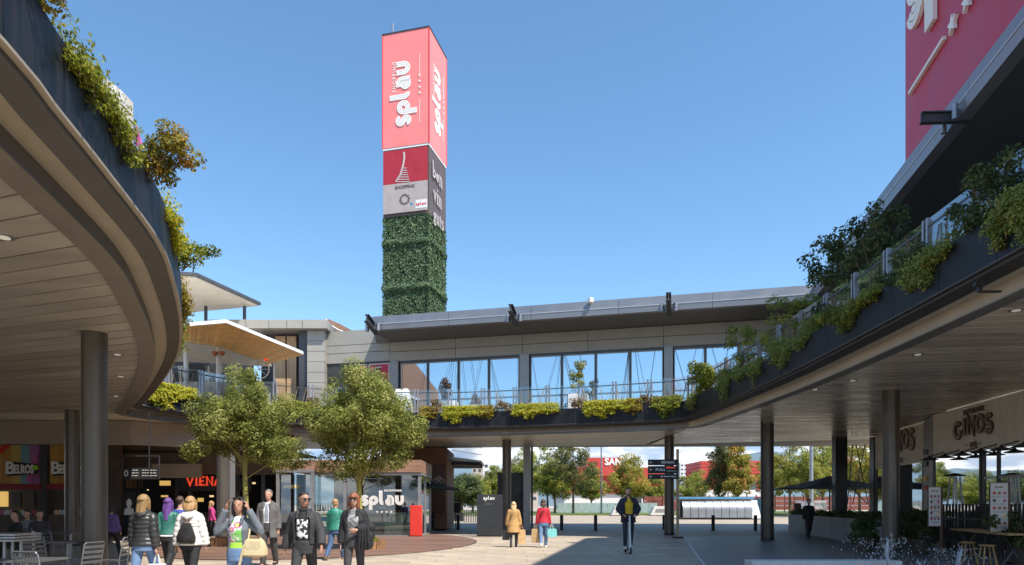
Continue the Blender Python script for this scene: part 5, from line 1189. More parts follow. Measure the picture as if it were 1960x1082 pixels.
write('SAN', 2.1, PD(1174, 890, 149.9), X, UP, 'letter_white', sh, ext=.05, bold=.06, width=3.7)
for px in (1216, 1258): far_box(px, px + 12, 940, 151.4, .2, .6).build('door', 'frame_dark', sh)
s2 = thing('store_building', 'red ribbed warehouse block behind the two tall park trees', 'building', (50, 140, 0))
zt_, zb_ = hz(882, 140), hz(940, 140)
for i in range(9): z0 = zb_ + (zt_ - zb_) * i / 9; MB().box(((1341 + 1466 - 2 * CX) / 2 / F * 140, 146, z0 + (zt_ - zb_) / 18), ((1466 - 1341) / F * 140, 12, (zt_ - zb_) / 9 - .08)).build('ribbed_band', 'red_metal', s2)
MB().box(((1341 + 1466 - 2 * CX) / 2 / F * 140, 146.3, zt_ / 2 - .1), ((1466 - 1341) / F * 140 - .4, 12, zt_ - .3)).build('core_wall', 'fence_red', s2)
far_box(1341, 1470, 938, 139.5, 12, 0).build('base_wall', 'concrete_white', s2); far_box(1432, 1448, 921, 139.8, .2, zb_ - .1).build('window', 'glass_shop', s2)
mat('far_white', (.62, .62, .62), .8, 0, .05, .1); mat('far_tan', (.45, .38, .31), .8, 0, .08, .1); mat('far_grey', (.25, .27, .29), .8, 0, .08, .1)
for px0, px1, py, d, m_, lab in ((925, 946, 884, 320, 'far_white', 'white far apartment block left of the columns'), (903, 924, 893, 340, 'far_tan', 'tan far apartment block beside the white one'), (896, 912, 908, 250, 'far_grey', 'low grey far building under the tan one'), (1302, 1330, 886, 520, 'far_white', 'white far flats above the pale tree'), (1328, 1343, 893, 480, 'far_tan', 'tan far flats beside the red warehouse'), (1006, 1030, 905, 300, 'far_tan', 'tan far building between the park trees')):
    o = thing('far_building', lab, 'building', ((px0 + px1 - 2 * CX) / 2 / F * d, d, 0)); far_box(px0, px1, py, d, 15).build('wall', m_, o)
    x0, x1, z1 = (px0 - CX) / F * d, (px1 - CX) / F * d, hz(py, d); wn = MB().box((0, 0, 0), (1.4, .1, 1.3)).mesh('window', m='frame_dark')
    for i in range(int((x1 - x0) / 2.6)):
        for j in range(4):
            w_ = link('window', wn, o); w_.location = (x0 + 1.4 + i * 2.6 - o.location.x, -.04, z1 - 2 - j * 3.1)
    MB().box(((x0 + x1) / 2, d + 7, z1 + .4), ((x1 - x0) * .5, 6, .8)).build('roof_block', m_, o)
mb = MB(); ridge = [(-400, 930), (300, 915), (600, 905), (820, 897), (880, 893), (930, 899), (1000, 908), (1100, 915), (1250, 912), (1330, 900), (1400, 880), (1440, 866), (1475, 862), (1520, 872), (1600, 885), (1750, 880), (1900, 890), (2100, 900), (2600, 930)]
xs = np.linspace(-400, 2600, 160); ysr = np.interp(xs, [r_[0] for r_ in ridge], [r_[1] for r_ in ridge]) + rng.normal(0, 1.0, 160)
vs_ = []; nr = 160
for k_, (d, f_) in enumerate(((2600, 0), (2900, .55), (3300, 1.0), (4200, .7))):
    for x_, y_ in zip(xs, ysr): p = PD(x_, y_, 3300); vs_.append((p.x * d / 3300, d, max(0, p.z * f_ + rng.normal(0, 3) * (f_ > .1))))
mb.add(vs_, [(k_ * nr + i, k_ * nr + i + 1, (k_ + 1) * nr + i + 1, (k_ + 1) * nr + i) for k_ in range(3) for i in range(nr - 1)])
link('hills', mb.mesh('hills', smooth=60, m='far_hill'), None, kind='structure')
# trees -------------------------------------------------------------
def tree(name, label, x, y, z0, trunk_h, r_trunk, lobes, nclump, rc, dens, leaf, m, bark, group, seed, squash=.8, wood=True):
    """lobes: list of (dx, dy, z, rx, rz) ellipsoids that shape the crown"""
    r2 = np.random.default_rng(seed); t = thing(name, label, 'tree', (x, y, z0), group); cs = []; wsum = sum(l_[3] ** 2 * l_[4] for l_ in lobes)
    for (dx, dy, z, rx, rz) in lobes:
        k = max(3, int(nclump * rx * rx * rz / wsum))
        for _ in range(k):
            v = r2.normal(0, 1, 3); v /= np.linalg.norm(v); v *= r2.uniform(.25, 1) ** .45; cs.append((x + dx + v[0] * rx, y + dy + v[1] * rx, z0 + z + v[2] * rz))
    P_, N_, V_ = clump_points(cs, [rc * r2.uniform(.65, 1.25) for _ in cs], dens, squash)
    link('crown', leaf_mesh('crown', P_ - np.array((x, y, z0)), N_, leaf, m, V_), t)
    top = max(l_[2] for l_ in lobes); mb = MB(); mb.tube([(x, y, z0 - .05), (x + .02, y, z0 + trunk_h * .5), (x - .02, y, z0 + trunk_h), (x, y, z0 + top)], [r_trunk * 1.25, r_trunk, r_trunk * .85, r_trunk * .25], 10); mb.build('trunk', bark, t, smooth=60)
    if wood:
        mb = MB()
        for c_ in cs[::max(1, len(cs) // 18)]:
            a = Vector((x, y, z0 + trunk_h * r2.uniform(.85, 1.25))); c_ = Vector(c_); mid = a.lerp(c_, .5) + Vector((0, 0, -.1)); mb.tube([a, mid, c_], [r_trunk * .28, r_trunk * .16, .008], 5)
        mb.build('limbs', bark, t, smooth=60)
    return t
tree('plaza_tree', 'left round leafy plaza tree with mossy trunk', (470 - CX) / F * 23, 23, 0, 2.5, .095, [(-.15, 0, 4.15, 1.35, 1.0), (-.1, 0, 5.3, .75, .7), (-1.2, 0, 3.35, .7, .5), (1.2, 0, 3.3, .95, .6), (.5, 0, 4.6, 1.0, .8), (-1.0, 0, 4.5, .85, .6)], 190, .33, 1650, .085, 'leaf_tree', 'bark_moss', 'trees planted in the plaza', 11, .95)
tree('plaza_tree', 'right round leafy plaza tree in front of the kiosk', (688 - CX) / F * 22, 22, 0, 2.2, .09, [(.2, 0, 4.3, 1.5, 1.15), (0, 0, 5.2, 1.0, .75), (1.2, 0, 3.9, .75, .8), (-.85, 0, 4.0, .85, 1.0), (-.6, 0, 2.75, .7, .5), (.5, 0, 3.1, 1.0, .5)], 200, .33, 1650, .085, 'leaf_tree', 'bark_moss', 'trees planted in the plaza', 12, .95)
park = [(1097, 77, 10.5, 'leaf_pine', 2.9, 'tall dark grey green park tree with straight trunk'), (1048, 84, 8.8, 'leaf_park', 2.4, 'yellow green park tree left of the tall dark one'), (1012, 92, 9.0, 'leaf_park', 2.6, 'park tree partly hidden by the square pillar'), (985, 96, 8.2, 'leaf_pine', 2.4, 'dull green park tree right behind the columns'),
        (884, 72, 4.4, 'leaf_dark', 1.9, 'low round dark green park tree beyond the planters'), (905, 80, 4.6, 'leaf_park', 1.9, 'low bright park tree beside the dark round one'), (944, 84, 6.0, 'leaf_park', 2.1, 'park tree between the white flats and the totem'), (1205, 76, 6.9, 'leaf_rust', 2.4, 'park tree with red brown leaves behind the scooter rider'),
        (1327, 96, 6.0, 'leaf_park', 3.0, 'pale feathery park tree right of the direction sign'), (1376, 74, 8.8, 'leaf_pine', 1.7, 'slim dark tall tree behind the bike lockers'), (1412, 72, 8.0, 'leaf_rust', 1.75, 'slim olive brown tree behind the bike lockers'), (1512, 72, 8.8, 'leaf_rust', 2.9, 'large yellow and red tree behind the navy parasol'),
        (1575, 76, 9.0, 'leaf_park', 2.8, 'yellow green tree behind the dark square pillar'), (1645, 66, 8.4, 'leaf_rust', 2.8, 'reddish yellow tree left of the restaurant glass'), (1730, 62, 8.6, 'leaf_park', 2.8, 'park tree hidden behind the right round column'), (1820, 70, 9.0, 'leaf_park', 3.0, 'far right park tree behind the restaurant')]
park += [(1062, 82, 6.8, 'leaf_park', 2.3, 'bright lower park tree in front of the tall dark one'), (1132, 90, 6.6, 'leaf_park', 2.2, 'bright park tree left of the slim white light pole'), (1252, 98, 5.4, 'leaf_park', 2.0, 'low yellow green park tree behind the direction sign'), (1545, 66, 7.6, 'leaf_park', 2.6, 'bright tree beside the thick pale light pole'), (1480, 84, 7.8, 'leaf_park', 2.5, 'yellow green tree right of the last bike locker'), (1680, 72, 9.2, 'leaf_park', 3.2, 'wide yellow tree just left of restaurant end post'), (1610, 84, 9.6, 'leaf_rust', 3.2, 'rust tinted tree behind the bracing rods')]
for i, (px, d, h_, m_, rad, lab) in enumerate(park):
    x = (px - CX) / F * d; g0 = .55 if d >= 69 else gz(d); slim = rad < 1.8
    lob = [(0, 0, h_ * .62, rad * .8, h_ * .26), (rad * .25, 0, h_ * .45, rad * .85, h_ * .2), (-rad * .3, 0, h_ * .5, rad * .8, h_ * .2), (0, 0, h_ * .85, rad * .5, h_ * .14)]
    if slim: lob = [(0, 0, h_ * .4, rad * .8, h_ * .16), (.2, 0, h_ * .62, rad * .7, h_ * .16), (-.3, 0, h_ * .8, rad * .6, h_ * .14), (.1, 0, h_ * .93, rad * .35, h_ * .1)]
    if h_ < 5: lob = [(0, 0, h_ * .6, rad, h_ * .36), (rad * .5, 0, h_ * .5, rad * .6, h_ * .3), (-rad * .5, 0, h_ * .5, rad * .6, h_ * .28)]
    tree('park_tree', lab, x, d, g0, h_ * .25, .13, lob, 105, .55, 330, .20, m_, 'bark', 'trees in the park beyond the walkway', 40 + i, .75)
# parked cars far beyond the fence
for i, (px, m_, cl) in enumerate(((1160, 'far_white', 'white'), (1186, 'steel_dark', 'dark'), (1360, 'far_white', 'white'), (1395, 'far_white', 'pale'), (1445, 'silver_panel', 'silver'), (1300, 'steel_dark', 'black'))):
    d = 112.; x = (px - CX) / F * d; t = thing('parked_car', cl + ' car parked far behind the park ' + ('left of the rust-leaved tree', 'behind the rust-leaved tree', 'left of the slim dark tree', 'between the two slim trees', 'below the red warehouse window', 'below the pale feathery tree')[i], 'car', (x, d, .3), 'cars parked beyond the park')
    MB().loft([[(x - 2.1, y, .6), (x + 2.1, y, .6), (x + 2.15, y, 1.05), (x + 1.2, y, 1.15), (x + .6, y, 1.75), (x - 1.0, y, 1.75), (x - 1.6, y, 1.15), (x - 2.15, y, 1.05)] for y in (d - .85, d + .85)]).build('body', m_, t, smooth=30)
    MB().slab([(x + 1.05, d - .86, 1.18), (x + .52, d - .86, 1.66), (x - .92, d - .86, 1.66), (x - 1.42, d - .86, 1.18)], (0, -.02, 0)).build('side_window', 'black_gloss', t)
    for sx_ in (-1.3, 1.3): MB().tube([(x + sx_, d - .9, .62), (x + sx_, d - .65, .62)], .32, 14).build('wheel', 'black_matt', t, smooth=40)
# ================================================================== TERRACE PLANTS
def s_px(px, a, b, z=PT, o=0):
    best = None
    for t in np.linspace(a, b, 400):
        q = ring.at(t, o); e = abs(q.x / q.y * F + CX - px)
        if best is None or e < best[0]: best = (e, t)
    return best[1]
def shrub(t, o_, h_, wdt, m, leaf, lab, n=22, rc=.2, dens=1500, z0=PT - .1, name='terrace_shrub', group='shrubs in the walkway planters', lean=0.):
    q = ring.at(t, o_); nn = ring.nrm(t); r2 = np.random.default_rng(int(t * 97) % 9999); cs = []
    for _ in range(n):
        u = r2.uniform(0, 1) ** (1.1 if h_ > 1.4 else .7); cs.append((q.x + r2.normal(0, wdt * .38) - nn.x * lean * u, q.y + r2.normal(0, wdt * .38) - nn.y * lean * u, z0 + .1 + h_ * u))
    P_, N_, V_ = clump_points(cs, [rc * r2.uniform(.6, 1.2) for _ in cs], dens, .85)
    tt = thing(name, lab, 'plant', (q.x, q.y, z0), group); link('foliage', leaf_mesh('foliage', P_ - np.array((q.x, q.y, z0)), N_, leaf, m, V_), tt)
    mb = MB()
    for c_ in cs[::3]: mb.tube([(q.x + r2.normal(0, .06), q.y + r2.normal(0, .06), z0), c_], [.014, .005], 4)
    mb.build('stems', 'bark', tt, kind='stuff'); return tt
def trail(t, wdt, drop, m, leaf, lab, n=900, mound=.12):
    r2 = np.random.default_rng(int(t * 131) % 9999); P_, N_ = [], []; k = max(4, int(wdt / .10))
    for s_ in range(k):
        tt = t + (s_ + .5 - k / 2) / k * wdt; q0 = ring.at(tt, .1); nn = ring.nrm(tt); dl = drop * r2.uniform(.35, 1.1) * (1 - .5 * abs((s_ + .5 - k / 2) / (k / 2)) ** 2)
        c = int(n / k); u = r2.uniform(0, 1, c); over = u < .38
        out = np.where(over, r2.uniform(-.25, .2, c), .16 + .10 * np.sin(u * 9 + s_) * r2.uniform(0, 1, c) + r2.normal(0, .04, c))
        zz = np.where(over, PT + mound * r2.uniform(0, 1.3, c), PT - dl * (u - .38) / .62)
        jit = r2.normal(0, .055, (c, 2)); P_.append(np.stack([q0.x - nn.x * out + jit[:, 0], q0.y - nn.y * out + jit[:, 1], zz], 1)); N_.append(np.tile((-nn.x, -nn.y, .6), (c, 1)))
    P_, N_ = np.concatenate(P_), np.concatenate(N_); q = ring.at(t, .1); tt = thing('trailing_plant', lab, 'plant', (q.x, q.y, PT), 'trailing plants over the planter edges')
    link('foliage', leaf_mesh('foliage', P_ - np.array((q.x, q.y, PT)), N_, leaf, m, np.clip(r2.normal(.5, .25, len(P_)), 0, 1)), tt)
    mb = MB(); nn = ring.nrm(t); q1 = ring.at(t, -.1)
    for i in range(4): tt2 = t + (i - 1.5) * wdt * .2; a_, b_ = ring.at(tt2, .1), ring.at(tt2, -.09); mb.tube([(a_.x, a_.y, PT - .1), (b_.x, b_.y, PT + .03), (b_.x, b_.y, PT - drop * .6)], .008, 4)
    mb.build('stems', 'bark', tt, kind='stuff')
def s_d(d):                                           # left walkway: position by distance
    return min((t for t in np.linspace(0, sA, 500)), key=lambda t: abs(ring.at(t).y - d))
shrub(s_d(5.9), .15, .75, .45, 'leaf_autumn', .055, 'tall autumn-tinted shrub at the top left picture corner', 30, .17, 2600, lean=.1)
trail(s_d(7.0), .9, .34, 'leaf_ivy', .06, 'green ivy spilling over planter below the corner shrub', 2600, .25); trail(s_d(7.95), .8, .45, 'leaf_ivy', .06, 'dense green ivy hanging in front of the folded screen', 2400, .22)
shrub(s_d(9.1), -.12, .55, .38, 'leaf_autumn', .06, 'orange and yellow shrub leaning out from left planter', 26, .16, 2600, lean=.25)
trail(s_d(10.9), 1.6, .35, 'leaf_lime', .07, 'yellow green ivy hanging on the left planter bend', 2800, .28); shrub(s_d(12.6), -.1, .4, .4, 'leaf_ivy', .07, 'bushy ivy mound on the left planter bend', 18, .18, 1800, lean=.3)
trail(s_d(14.8), 1.8, .6, 'leaf_autumn', .08, 'orange tinted trailing plant where the left planter turns away', 2200, .25); trail(s_d(17.2), 2.0, .7, 'leaf_ivy', .08, 'last dark ivy patch before the left planter disappears', 1800, .2)
# back walkway
for px, wdt, drop, m_, lab, n_ in ((310, 1.3, .75, 'leaf_lime', 'big bright lime plant hanging over the planter left of the trees', 3600), (345, 1.3, .25, 'leaf_lime', 'flat yellow mound right of the big lime plant', 2000), (575, 1.0, .5, 'leaf_ivy', 'trailing plant seen between the two plaza trees', 1400), (818, .7, .4, 'leaf_autumn', 'orange trailing plant just right of the second tree', 1200),
                                   (868, .95, .72, 'leaf_lime', 'long double yellow trail right of the second tree', 2200), (903, 1.0, .22, 'leaf_lime', 'low yellow mound beside the long double trail', 1300), (931, .6, .42, 'leaf_autumn', 'small orange trail below the dry grass', 900), (1003, 1.0, .5, 'leaf_lime', 'yellow trail below the left window pillar', 1900), (1047, .9, .25, 'leaf_lime', 'flat yellow mound below the wide middle window', 1200), (1134, .7, .5, 'leaf_lime', 'yellow trail below the white terrace planter', 1500),
                                   (1161, .6, .5, 'leaf_lime', 'narrow yellow trail right of the white terrace planter', 1300), (1192, 1.0, .25, 'leaf_lime', 'low yellow mound in the middle of the right window bay', 1300), (1213, .6, .42, 'leaf_autumn', 'amber trail at the end of the right yellow mound', 1000), (1276, 1.1, .6, 'leaf_ivy', 'green trail at the corner of the back and right planters', 2000)):
    trail(s_px(px, sA + .3, sB + .6), wdt * 1.15, drop * 1.1, m_, .095, lab, int(n_ * 1.5), .24)
for px, h_, lab in ((600, .5, 'dry brown grass behind the right plaza tree'), (830, .6, 'dry brown grass tuft right of the second tree'), (958, .45, 'dry grass tuft left of the window pillar'), (1100, .4, 'dry grass tuft left of the white terrace planter'), (1238, .42, 'dry grass tuft near the planter corner'), (1255, .35, 'small dry grass tuft at the planter corner')):
    shrub(s_px(px, sA, sB), .25, h_, .45, 'leaf_dry' if 'leaf_dry' in MATS else (leafmat('leaf_dry', (.12, .085, .04), (.33, .24, .12), .3), 'leaf_dry')[1], .10, lab, 14, .16, 900, name='dry_grass', group='dry grass tufts in the back planter')
# right walkway, in shade except near the corner
R0, R1 = sB - .5, ring.len
shrub(s_px(1343, R0, R1), .35, 1.15, .75, 'leaf_ivy', .10, 'sunlit light green shrub at the right planter corner', 26, .24, 1500, lean=.2)
for px, wdt, drop, m_, lab, n_ in ((1327, 1.0, .55, 'leaf_shade', 'trailing plant under the sunlit corner shrub', 1500), (1388, 1.1, .75, 'leaf_shade', 'hanging plant just past the sunlit corner shrub', 2000), (1420, 1.0, .3, 'leaf_shade', 'low shaded mound before the second hanging plant', 1200), (1450, .9, .65, 'leaf_shade', 'second hanging plant on the right planter', 1700), (1500, 1.2, .5, 'leaf_shade', 'shaded plant draped below the tall terrace bushes', 1800), (1540, .8, .35, 'leaf_shade', 'small draped plant left of the lime one', 1300),
                                   (1625, 1.3, .55, 'leaf_ivy', 'lime plant spilling over the middle of the right planter', 2600), (1672, .8, .2, 'leaf_ivy', 'low lime mound beside the spilling lime plant', 1500), (1765, 1.1, .55, 'leaf_shade', 'olive plant hanging on the right planter past the lime one', 2600), (1800, .8, .2, 'leaf_shade', 'low shaded mound left of the big dark shrub', 1500), (1945, 1.0, .75, 'leaf_shade', 'large hanging plant at the right picture edge', 4200)):
    trail(s_px(px, R0, R1), wdt, drop * 1.1, m_, .065, lab, int(n_ * 1.4), .16)
for px, h_, wdt, m_, lab, n_, o_ in ((1375, .5, .5, 'leaf_shade', 'small bush behind the second hanging plant', 14, .3), (1480, .45, .7, 'leaf_shade', 'dark bush in the right planter below the roof corner', 20, .3), (1560, .45, .6, 'leaf_shade', 'dark bush in the right planter left of the lime plant', 20, .3), (1715, .5, .6, 'leaf_dark', 'dark fuzzy bush right of the lime plant', 24, .3), (1865, .95, .85, 'leaf_dark', 'big dark shrub with upright twigs near the right edge', 34, .3)):
    shrub(s_px(px, R0, R1), o_, h_, wdt, m_, .085, lab, n_, .2, 1500)
for px, h_, wdt, m_, lab, n_, o_ in ((1455, 1.9, 1.5, 'leaf_shade', 'tall olive bushes on the terrace behind the glass balustrade', 50, 1.3), (1515, 2.1, 1.0, 'leaf_shade', 'greener tall bush beside the olive terrace bushes', 36, 1.3), (1618, 2.7, 1.25, 'leaf_dark', 'tall dark spiky terrace shrub against the sky', 75, 1.3), (1690, 2.5, 1.0, 'leaf_dark', 'dark terrace shrub at the tip of the roof overhang', 60, 1.3)):
    shrub(s_px(px, R0, R1, o=o_), o_, h_, wdt, m_, .11, lab, n_, .26, 900, FLOOR, group='tall shrubs on the right terrace')
# white boxes with small trees on the back terrace
for px, w_, h_, zt, m_, lab in ((884, 1.15, .6, 1.75, 'leaf_rust2', 'white terrace planter with bare reddish shrub'), (1121, .9, .7, 2.25, 'leaf_park', 'white terrace planter with slim green tree')):
    if 'leaf_rust2' not in MATS: leafmat('leaf_rust2', (.07, .04, .035), (.20, .13, .11), .2)
    u = fu(px); p = fp(u, -2.6, FLOOR); t = thing('terrace_planter', lab, 'planter', tuple(p), 'white planters on the back terrace'); MB().box(p + UP * h_ / 2, (w_, .6, h_), math.atan2(FD.y, FD.x)).build('box', 'white_paint', t, bevel=.02); mb = MB(); mb.tube([p + UP * h_ * .9, p + UP * zt], [.03, .015], 6); mb.build('trunk', 'bark', t)
    P_, N_, V_ = clump_points([tuple(p + Vector((random.gauss(0, .16), random.gauss(0, .12), random.uniform(h_ + .25, zt)))) for _ in range(16)], [.17] * 16, 1500, 1); link('foliage', leaf_mesh('foliage', P_ - np.array(p), N_, .09, m_, V_), t)
for i, (px0, px1, lab) in enumerate(((912, 940, 'white terrace bench beside the reddish shrub planter'), (1030, 1075, 'white terrace bench below the wide middle window'), (1200, 1262, 'white terrace bench below the right window'))):
    a, b = fp(fu(px0), -2.3, FLOOR), fp(fu(px1), -2.3, FLOOR); t = thing('terrace_bench', lab, 'bench', tuple(a), 'white benches on the back terrace'); MB().slab([a + UP * .36, b + UP * .36, b + UP * .36 + Vector((0, .45, 0)), a + UP * .36 + Vector((0, .45, 0))], UP * .1).build('seat', 'white_paint', t)
    for q in (a.lerp(b, .1), a.lerp(b, .9)): MB().box(q + Vector((0, .22, .18)), (.1, .4, .36)).build('leg', 'steel', t)
for px, lab in ((800, 'white draped cloth chair on terrace nearest the second tree'), (813, 'white draped cloth chair on terrace beside the windows')):
    p = fp(fu(px), -2.6, FLOOR); t = thing('covered_chair', lab, 'chair', tuple(p)); MB().loft([[(p.x + a_ * w_, p.y + b_ * w_, FLOOR + z_) for a_, b_ in ((-1, -1), (1, -1), (1.05, 1), (-1, 1.1))] for z_, w_ in ((0, .3), (.5, .27), (.9, .2), (1.25, .16), (1.32, .1))]).build('cloth', 'white_paint', t, smooth=60)
# tree crate flowers
leafy('crate_plant', 'small white flowers in the right wooden crate', 'plant', [(c2.x + random.uniform(-.15, .15), c2.y + random.uniform(-.15, .15), .3) for _ in range(9)], [.18] * 9, 2000, .05, 'leaf_ivy')
# ================================================================== PEOPLE
mat('skin', (.50, .285, .20), .5, 0, .06, 12); mat('skin_tan', (.40, .21, .135), .5, 0, .06, 12)
mat('eye_dark', (.02, .015, .012), .3); mat('lips', (.38, .12, .10), .5)
mat('hair_blond', (.29, .175, .07), .45, 0, .35, 5, .35, 60, stretch=(5, 5, .4)); mat('hair_lightblond', (.62, .46, .22), .45, 0, .3, 5, .35, 60, stretch=(5, 5, .4))
mat('hair_purple', (.12, .05, .22), .4, 0, .4, 5, .35, 60, stretch=(5, 5, .4)); mat('hair_dark', (.022, .016, .012), .4, 0, .3, 5, .35, 60, stretch=(5, 5, .4))
mat('hair_brown', (.075, .042, .026), .4, 0, .3, 5, .35, 60, stretch=(5, 5, .4)); mat('hair_red', (.24, .075, .03), .4, 0, .35, 5, .35, 60, stretch=(5, 5, .4)); mat('hair_ginger', (.40, .235, .10), .45, 0, .3, 5, .35, 60, stretch=(5, 5, .4))
mat('hair_grey', (.16, .14, .13), .5, 0, .35, 9, .35, 60)
CL = lambda n_, c_, rough=.8, b=.5: mat('cloth_' + n_, c_, rough, 0, .22, 7, b, 14)
CL('blackpuff', (.030, .029, .028), .42, .35); CL('whitepuff', (.74, .71, .66), .6, .3); CL('green', (.035, .16, .125), .5, .4); CL('greenpuff', (.03, .22, .16), .5, .3); CL('blue', (.04, .08, .34)); CL('black', (.016, .016, .018)); CL('charcoal', (.05, .048, .05))
CL('jeans', (.13, .21, .36)); CL('jeansdark', (.055, .10, .20)); CL('greycoat', (.115, .108, .105)); CL('blackdenim', (.035, .035, .037)); CL('whiteshirt', (.70, .69, .70)); CL('tie', (.26, .28, .33)); CL('camel', (.50, .29, .105)); CL('redjacket', (.58, .025, .045)); CL('yellow', (.70, .44, .02)); CL('navy', (.020, .024, .036)); CL('teegrey', (.20, .195, .20)); CL('purple', (.11, .075, .20)); CL('magenta', (.5, .05, .22)); CL('greyjacket', (.13, .145, .165)); CL('white', (.75, .74, .72)); CL('lilac', (.3, .22, .5))
mat('shoe_black', (.02, .018, .017), .35); mat('shoe_white', (.72, .71, .69), .5); mat('shoe_brown', (.16, .10, .06), .5)
mat('paper_kraft', (.55, .36, .17), .75, 0, .15, 8, .3, 14); mat('bag_turq', (.22, .60, .58), .6); mat('bag_cream', (.62, .50, .29), .45, 0, .1, 8, .3, 14); mat('bag_black', (.02, .019, .018), .4, 0, .2, 8, .3, 14); mat('bag_plastic', (.68, .70, .68), .3, 0, .15, 8, .6, 18); mat('strap_brown', (.26, .11, .05), .5)
def printmat(name, cols, sc_=14):
    m = mat(name, cols[0], .8, var=0); n = m.node_tree.nodes; l = m.node_tree.links; t = n.new('ShaderNodeTexCoord'); v = n.new('ShaderNodeTexVoronoi' if len(cols) > 2 else 'ShaderNodeTexNoise'); v.inputs['Scale'].default_value = sc_; l.new(t.outputs['Object'], v.inputs['Vector'])
    r = n.new('ShaderNodeValToRGB'); r.color_ramp.interpolation = 'CONSTANT'; e = r.color_ramp.elements
    while len(e) < len(cols): e.new(.5)
    lo, hi = (.46, .54) if len(cols) == 2 else (.0, 1.0)
    for i, c in enumerate(cols): e[i].position = (i / len(cols)) if len(cols) > 2 else (0, .5)[i]; e[i].color = (*c, 1)
    l.new(v.outputs['Fac'] if len(cols) == 2 else v.outputs['Distance'], r.inputs[0]); l.new(r.outputs[0], n['Principled BSDF'].inputs['Base Color'])
printmat('print_bw', [(.03, .03, .03), (.75, .74, .72)], 17); printmat('print_grey', [(.16, .155, .16), (.34, .33, .33)], 22)
printmat('print_colour', [(.7, .68, .6), (.55, .5, .12), (.45, .12, .3), (.65, .62, .55), (.2, .5, .12), (.7, .66, .6)], 9)
def remesh(mb, vox, smooth=3):
    me = mb.mesh('scratch'); SCR = bpy.data.objects.new('scratch', me); COL.objects.link(SCR)
    r = SCR.modifiers.new('r', 'REMESH'); r.mode = 'VOXEL'; r.voxel_size = vox; r.use_smooth_shade = True
    s_ = SCR.modifiers.new('s', 'SMOOTH'); s_.iterations = smooth; s_.factor = .5
    bpy.context.view_layer.update(); out = bpy.data.meshes.new_from_object(SCR.evaluated_get(bpy.context.evaluated_depsgraph_get())); bpy.data.objects.remove(SCR); bpy.data.meshes.remove(me)
    return out
def ering(c, rx, ry, n=20, u=Vector((1, 0, 0)), v=Vector((0, 1, 0))): return [Vector(c) + u * rx * math.cos(2 * math.pi * k / n) + v * ry * math.sin(2 * math.pi * k / n) for k in range(n)]
TORSO_M = [(.80, .13, .10, .0), (.88, .165, .118, .005), (.96, .162, .115, .0), (1.06, .15, .105, -.01), (1.16, .158, .108, -.012), (1.28, .174, .116, -.01), (1.36, .168, .104, 0), (1.42, .118, .085, .008), (1.485, .066, .062, .01)]
TORSO_F = [(.80, .13, .10, .0), (.88, .172, .122, .008), (.96, .160, .112, .0), (1.06, .134, .096, -.008), (1.16, .140, .102, -.016), (1.27, .154, .120, -.022), (1.35, .148, .098, 0), (1.41, .105, .080, .008), (1.475, .06, .058, .01)]
def tinterp(T, z):
    zs = [t[0] for t in T]; return [float(np.interp(z, zs, [t[i] for t in T])) for i in (1, 2, 3)]
def torso(mb, T, z0, z1, grow, flare=0., rib=0., ribn=9, dz=.03, n=24):
    rings = []
    for z in np.arange(z0, z1 + .001, dz):
        rx, ry, y = tinterp(T, max(z, .86)); g = grow + rib * abs(math.sin((z - z0) * math.pi / (.5 / ribn * 1.0)))
        if z < .9: g += flare * (.9 - z)
        rings.append(ering((0, y, z), rx + g, ry + g, n))
    return mb.loft(rings)
def limb(mb, pts, rad, grow=0., rib=0., n=14, step=.03, caps=True):
    P_ = [Vector(p) for p in pts]; Q, Rr = [], []
    for i in range(len(P_) - 1):
        L = (P_[i + 1] - P_[i]).length; k = max(2, int(L / step))
        for j in range(k): u = j / k; Q.append(P_[i].lerp(P_[i + 1], u)); Rr.append(rad[i] + (rad[i + 1] - rad[i]) * u + grow + (rib * abs(math.sin(len(Q) * 1.05)) if rib else 0))
    Q.append(P_[-1]); Rr.append(rad[-1] + grow); return mb.tube(Q, Rr, n)
def ball(mb, c, r, n=12):
    c = Vector(c); rx, ry, rz = r if hasattr(r, '__len__') else (r, r, r); rings = []
    for t in np.linspace(-1.45, 1.45, 9): rings.append(ering(c + Vector((0, 0, rz * math.sin(t))), rx * math.cos(t), ry * math.cos(t), n))
    return mb.loft(rings)
def hand(mb, wrist, d, palm_n, sgn, curl=.5, s=1.0):
    """palm and five fingers; d points along the hand, palm_n out of the palm"""
    d = Vector(d).normalized(); pn = Vector(palm_n); pn = (pn - d * pn.dot(d)).normalized(); side = d.cross(pn) * sgn; w = Vector(wrist)
    rings = [[w + d * t * s + (side * math.cos(a) * rw + pn * math.sin(a) * rt) * s for a in np.linspace(0, 2 * math.pi, 10, endpoint=False)] for t, rw, rt in ((-.02, .026, .02), (.03, .036, .016), (.07, .041, .014), (.09, .036, .011))]
    mb.loft(rings)
    for i, (off, L) in enumerate(((-.032, .065), (-.011, .078), (.011, .074), (.032, .058))):
        p = w + (d * .085 + side * off) * s; pts = [p]; dd = d.copy()
        for j in range(3): dd = (dd + pn * curl * .55).normalized(); p = p + dd * L / 3 * s * 1.05; pts.append(p)
        mb.tube(pts, [.0095 * s, .009 * s, .008 * s, .006 * s], 7)
    p = w + (d * .025 - side * .032) * s; t1 = (d * .7 - side * .7 + pn * .35).normalized(); mb.tube([p, p + t1 * .035 * s, p + (t1 * .035 + (d * .9 + pn * .4).normalized() * .032) * s], [.012 * s, .0105 * s, .007 * s], 7)
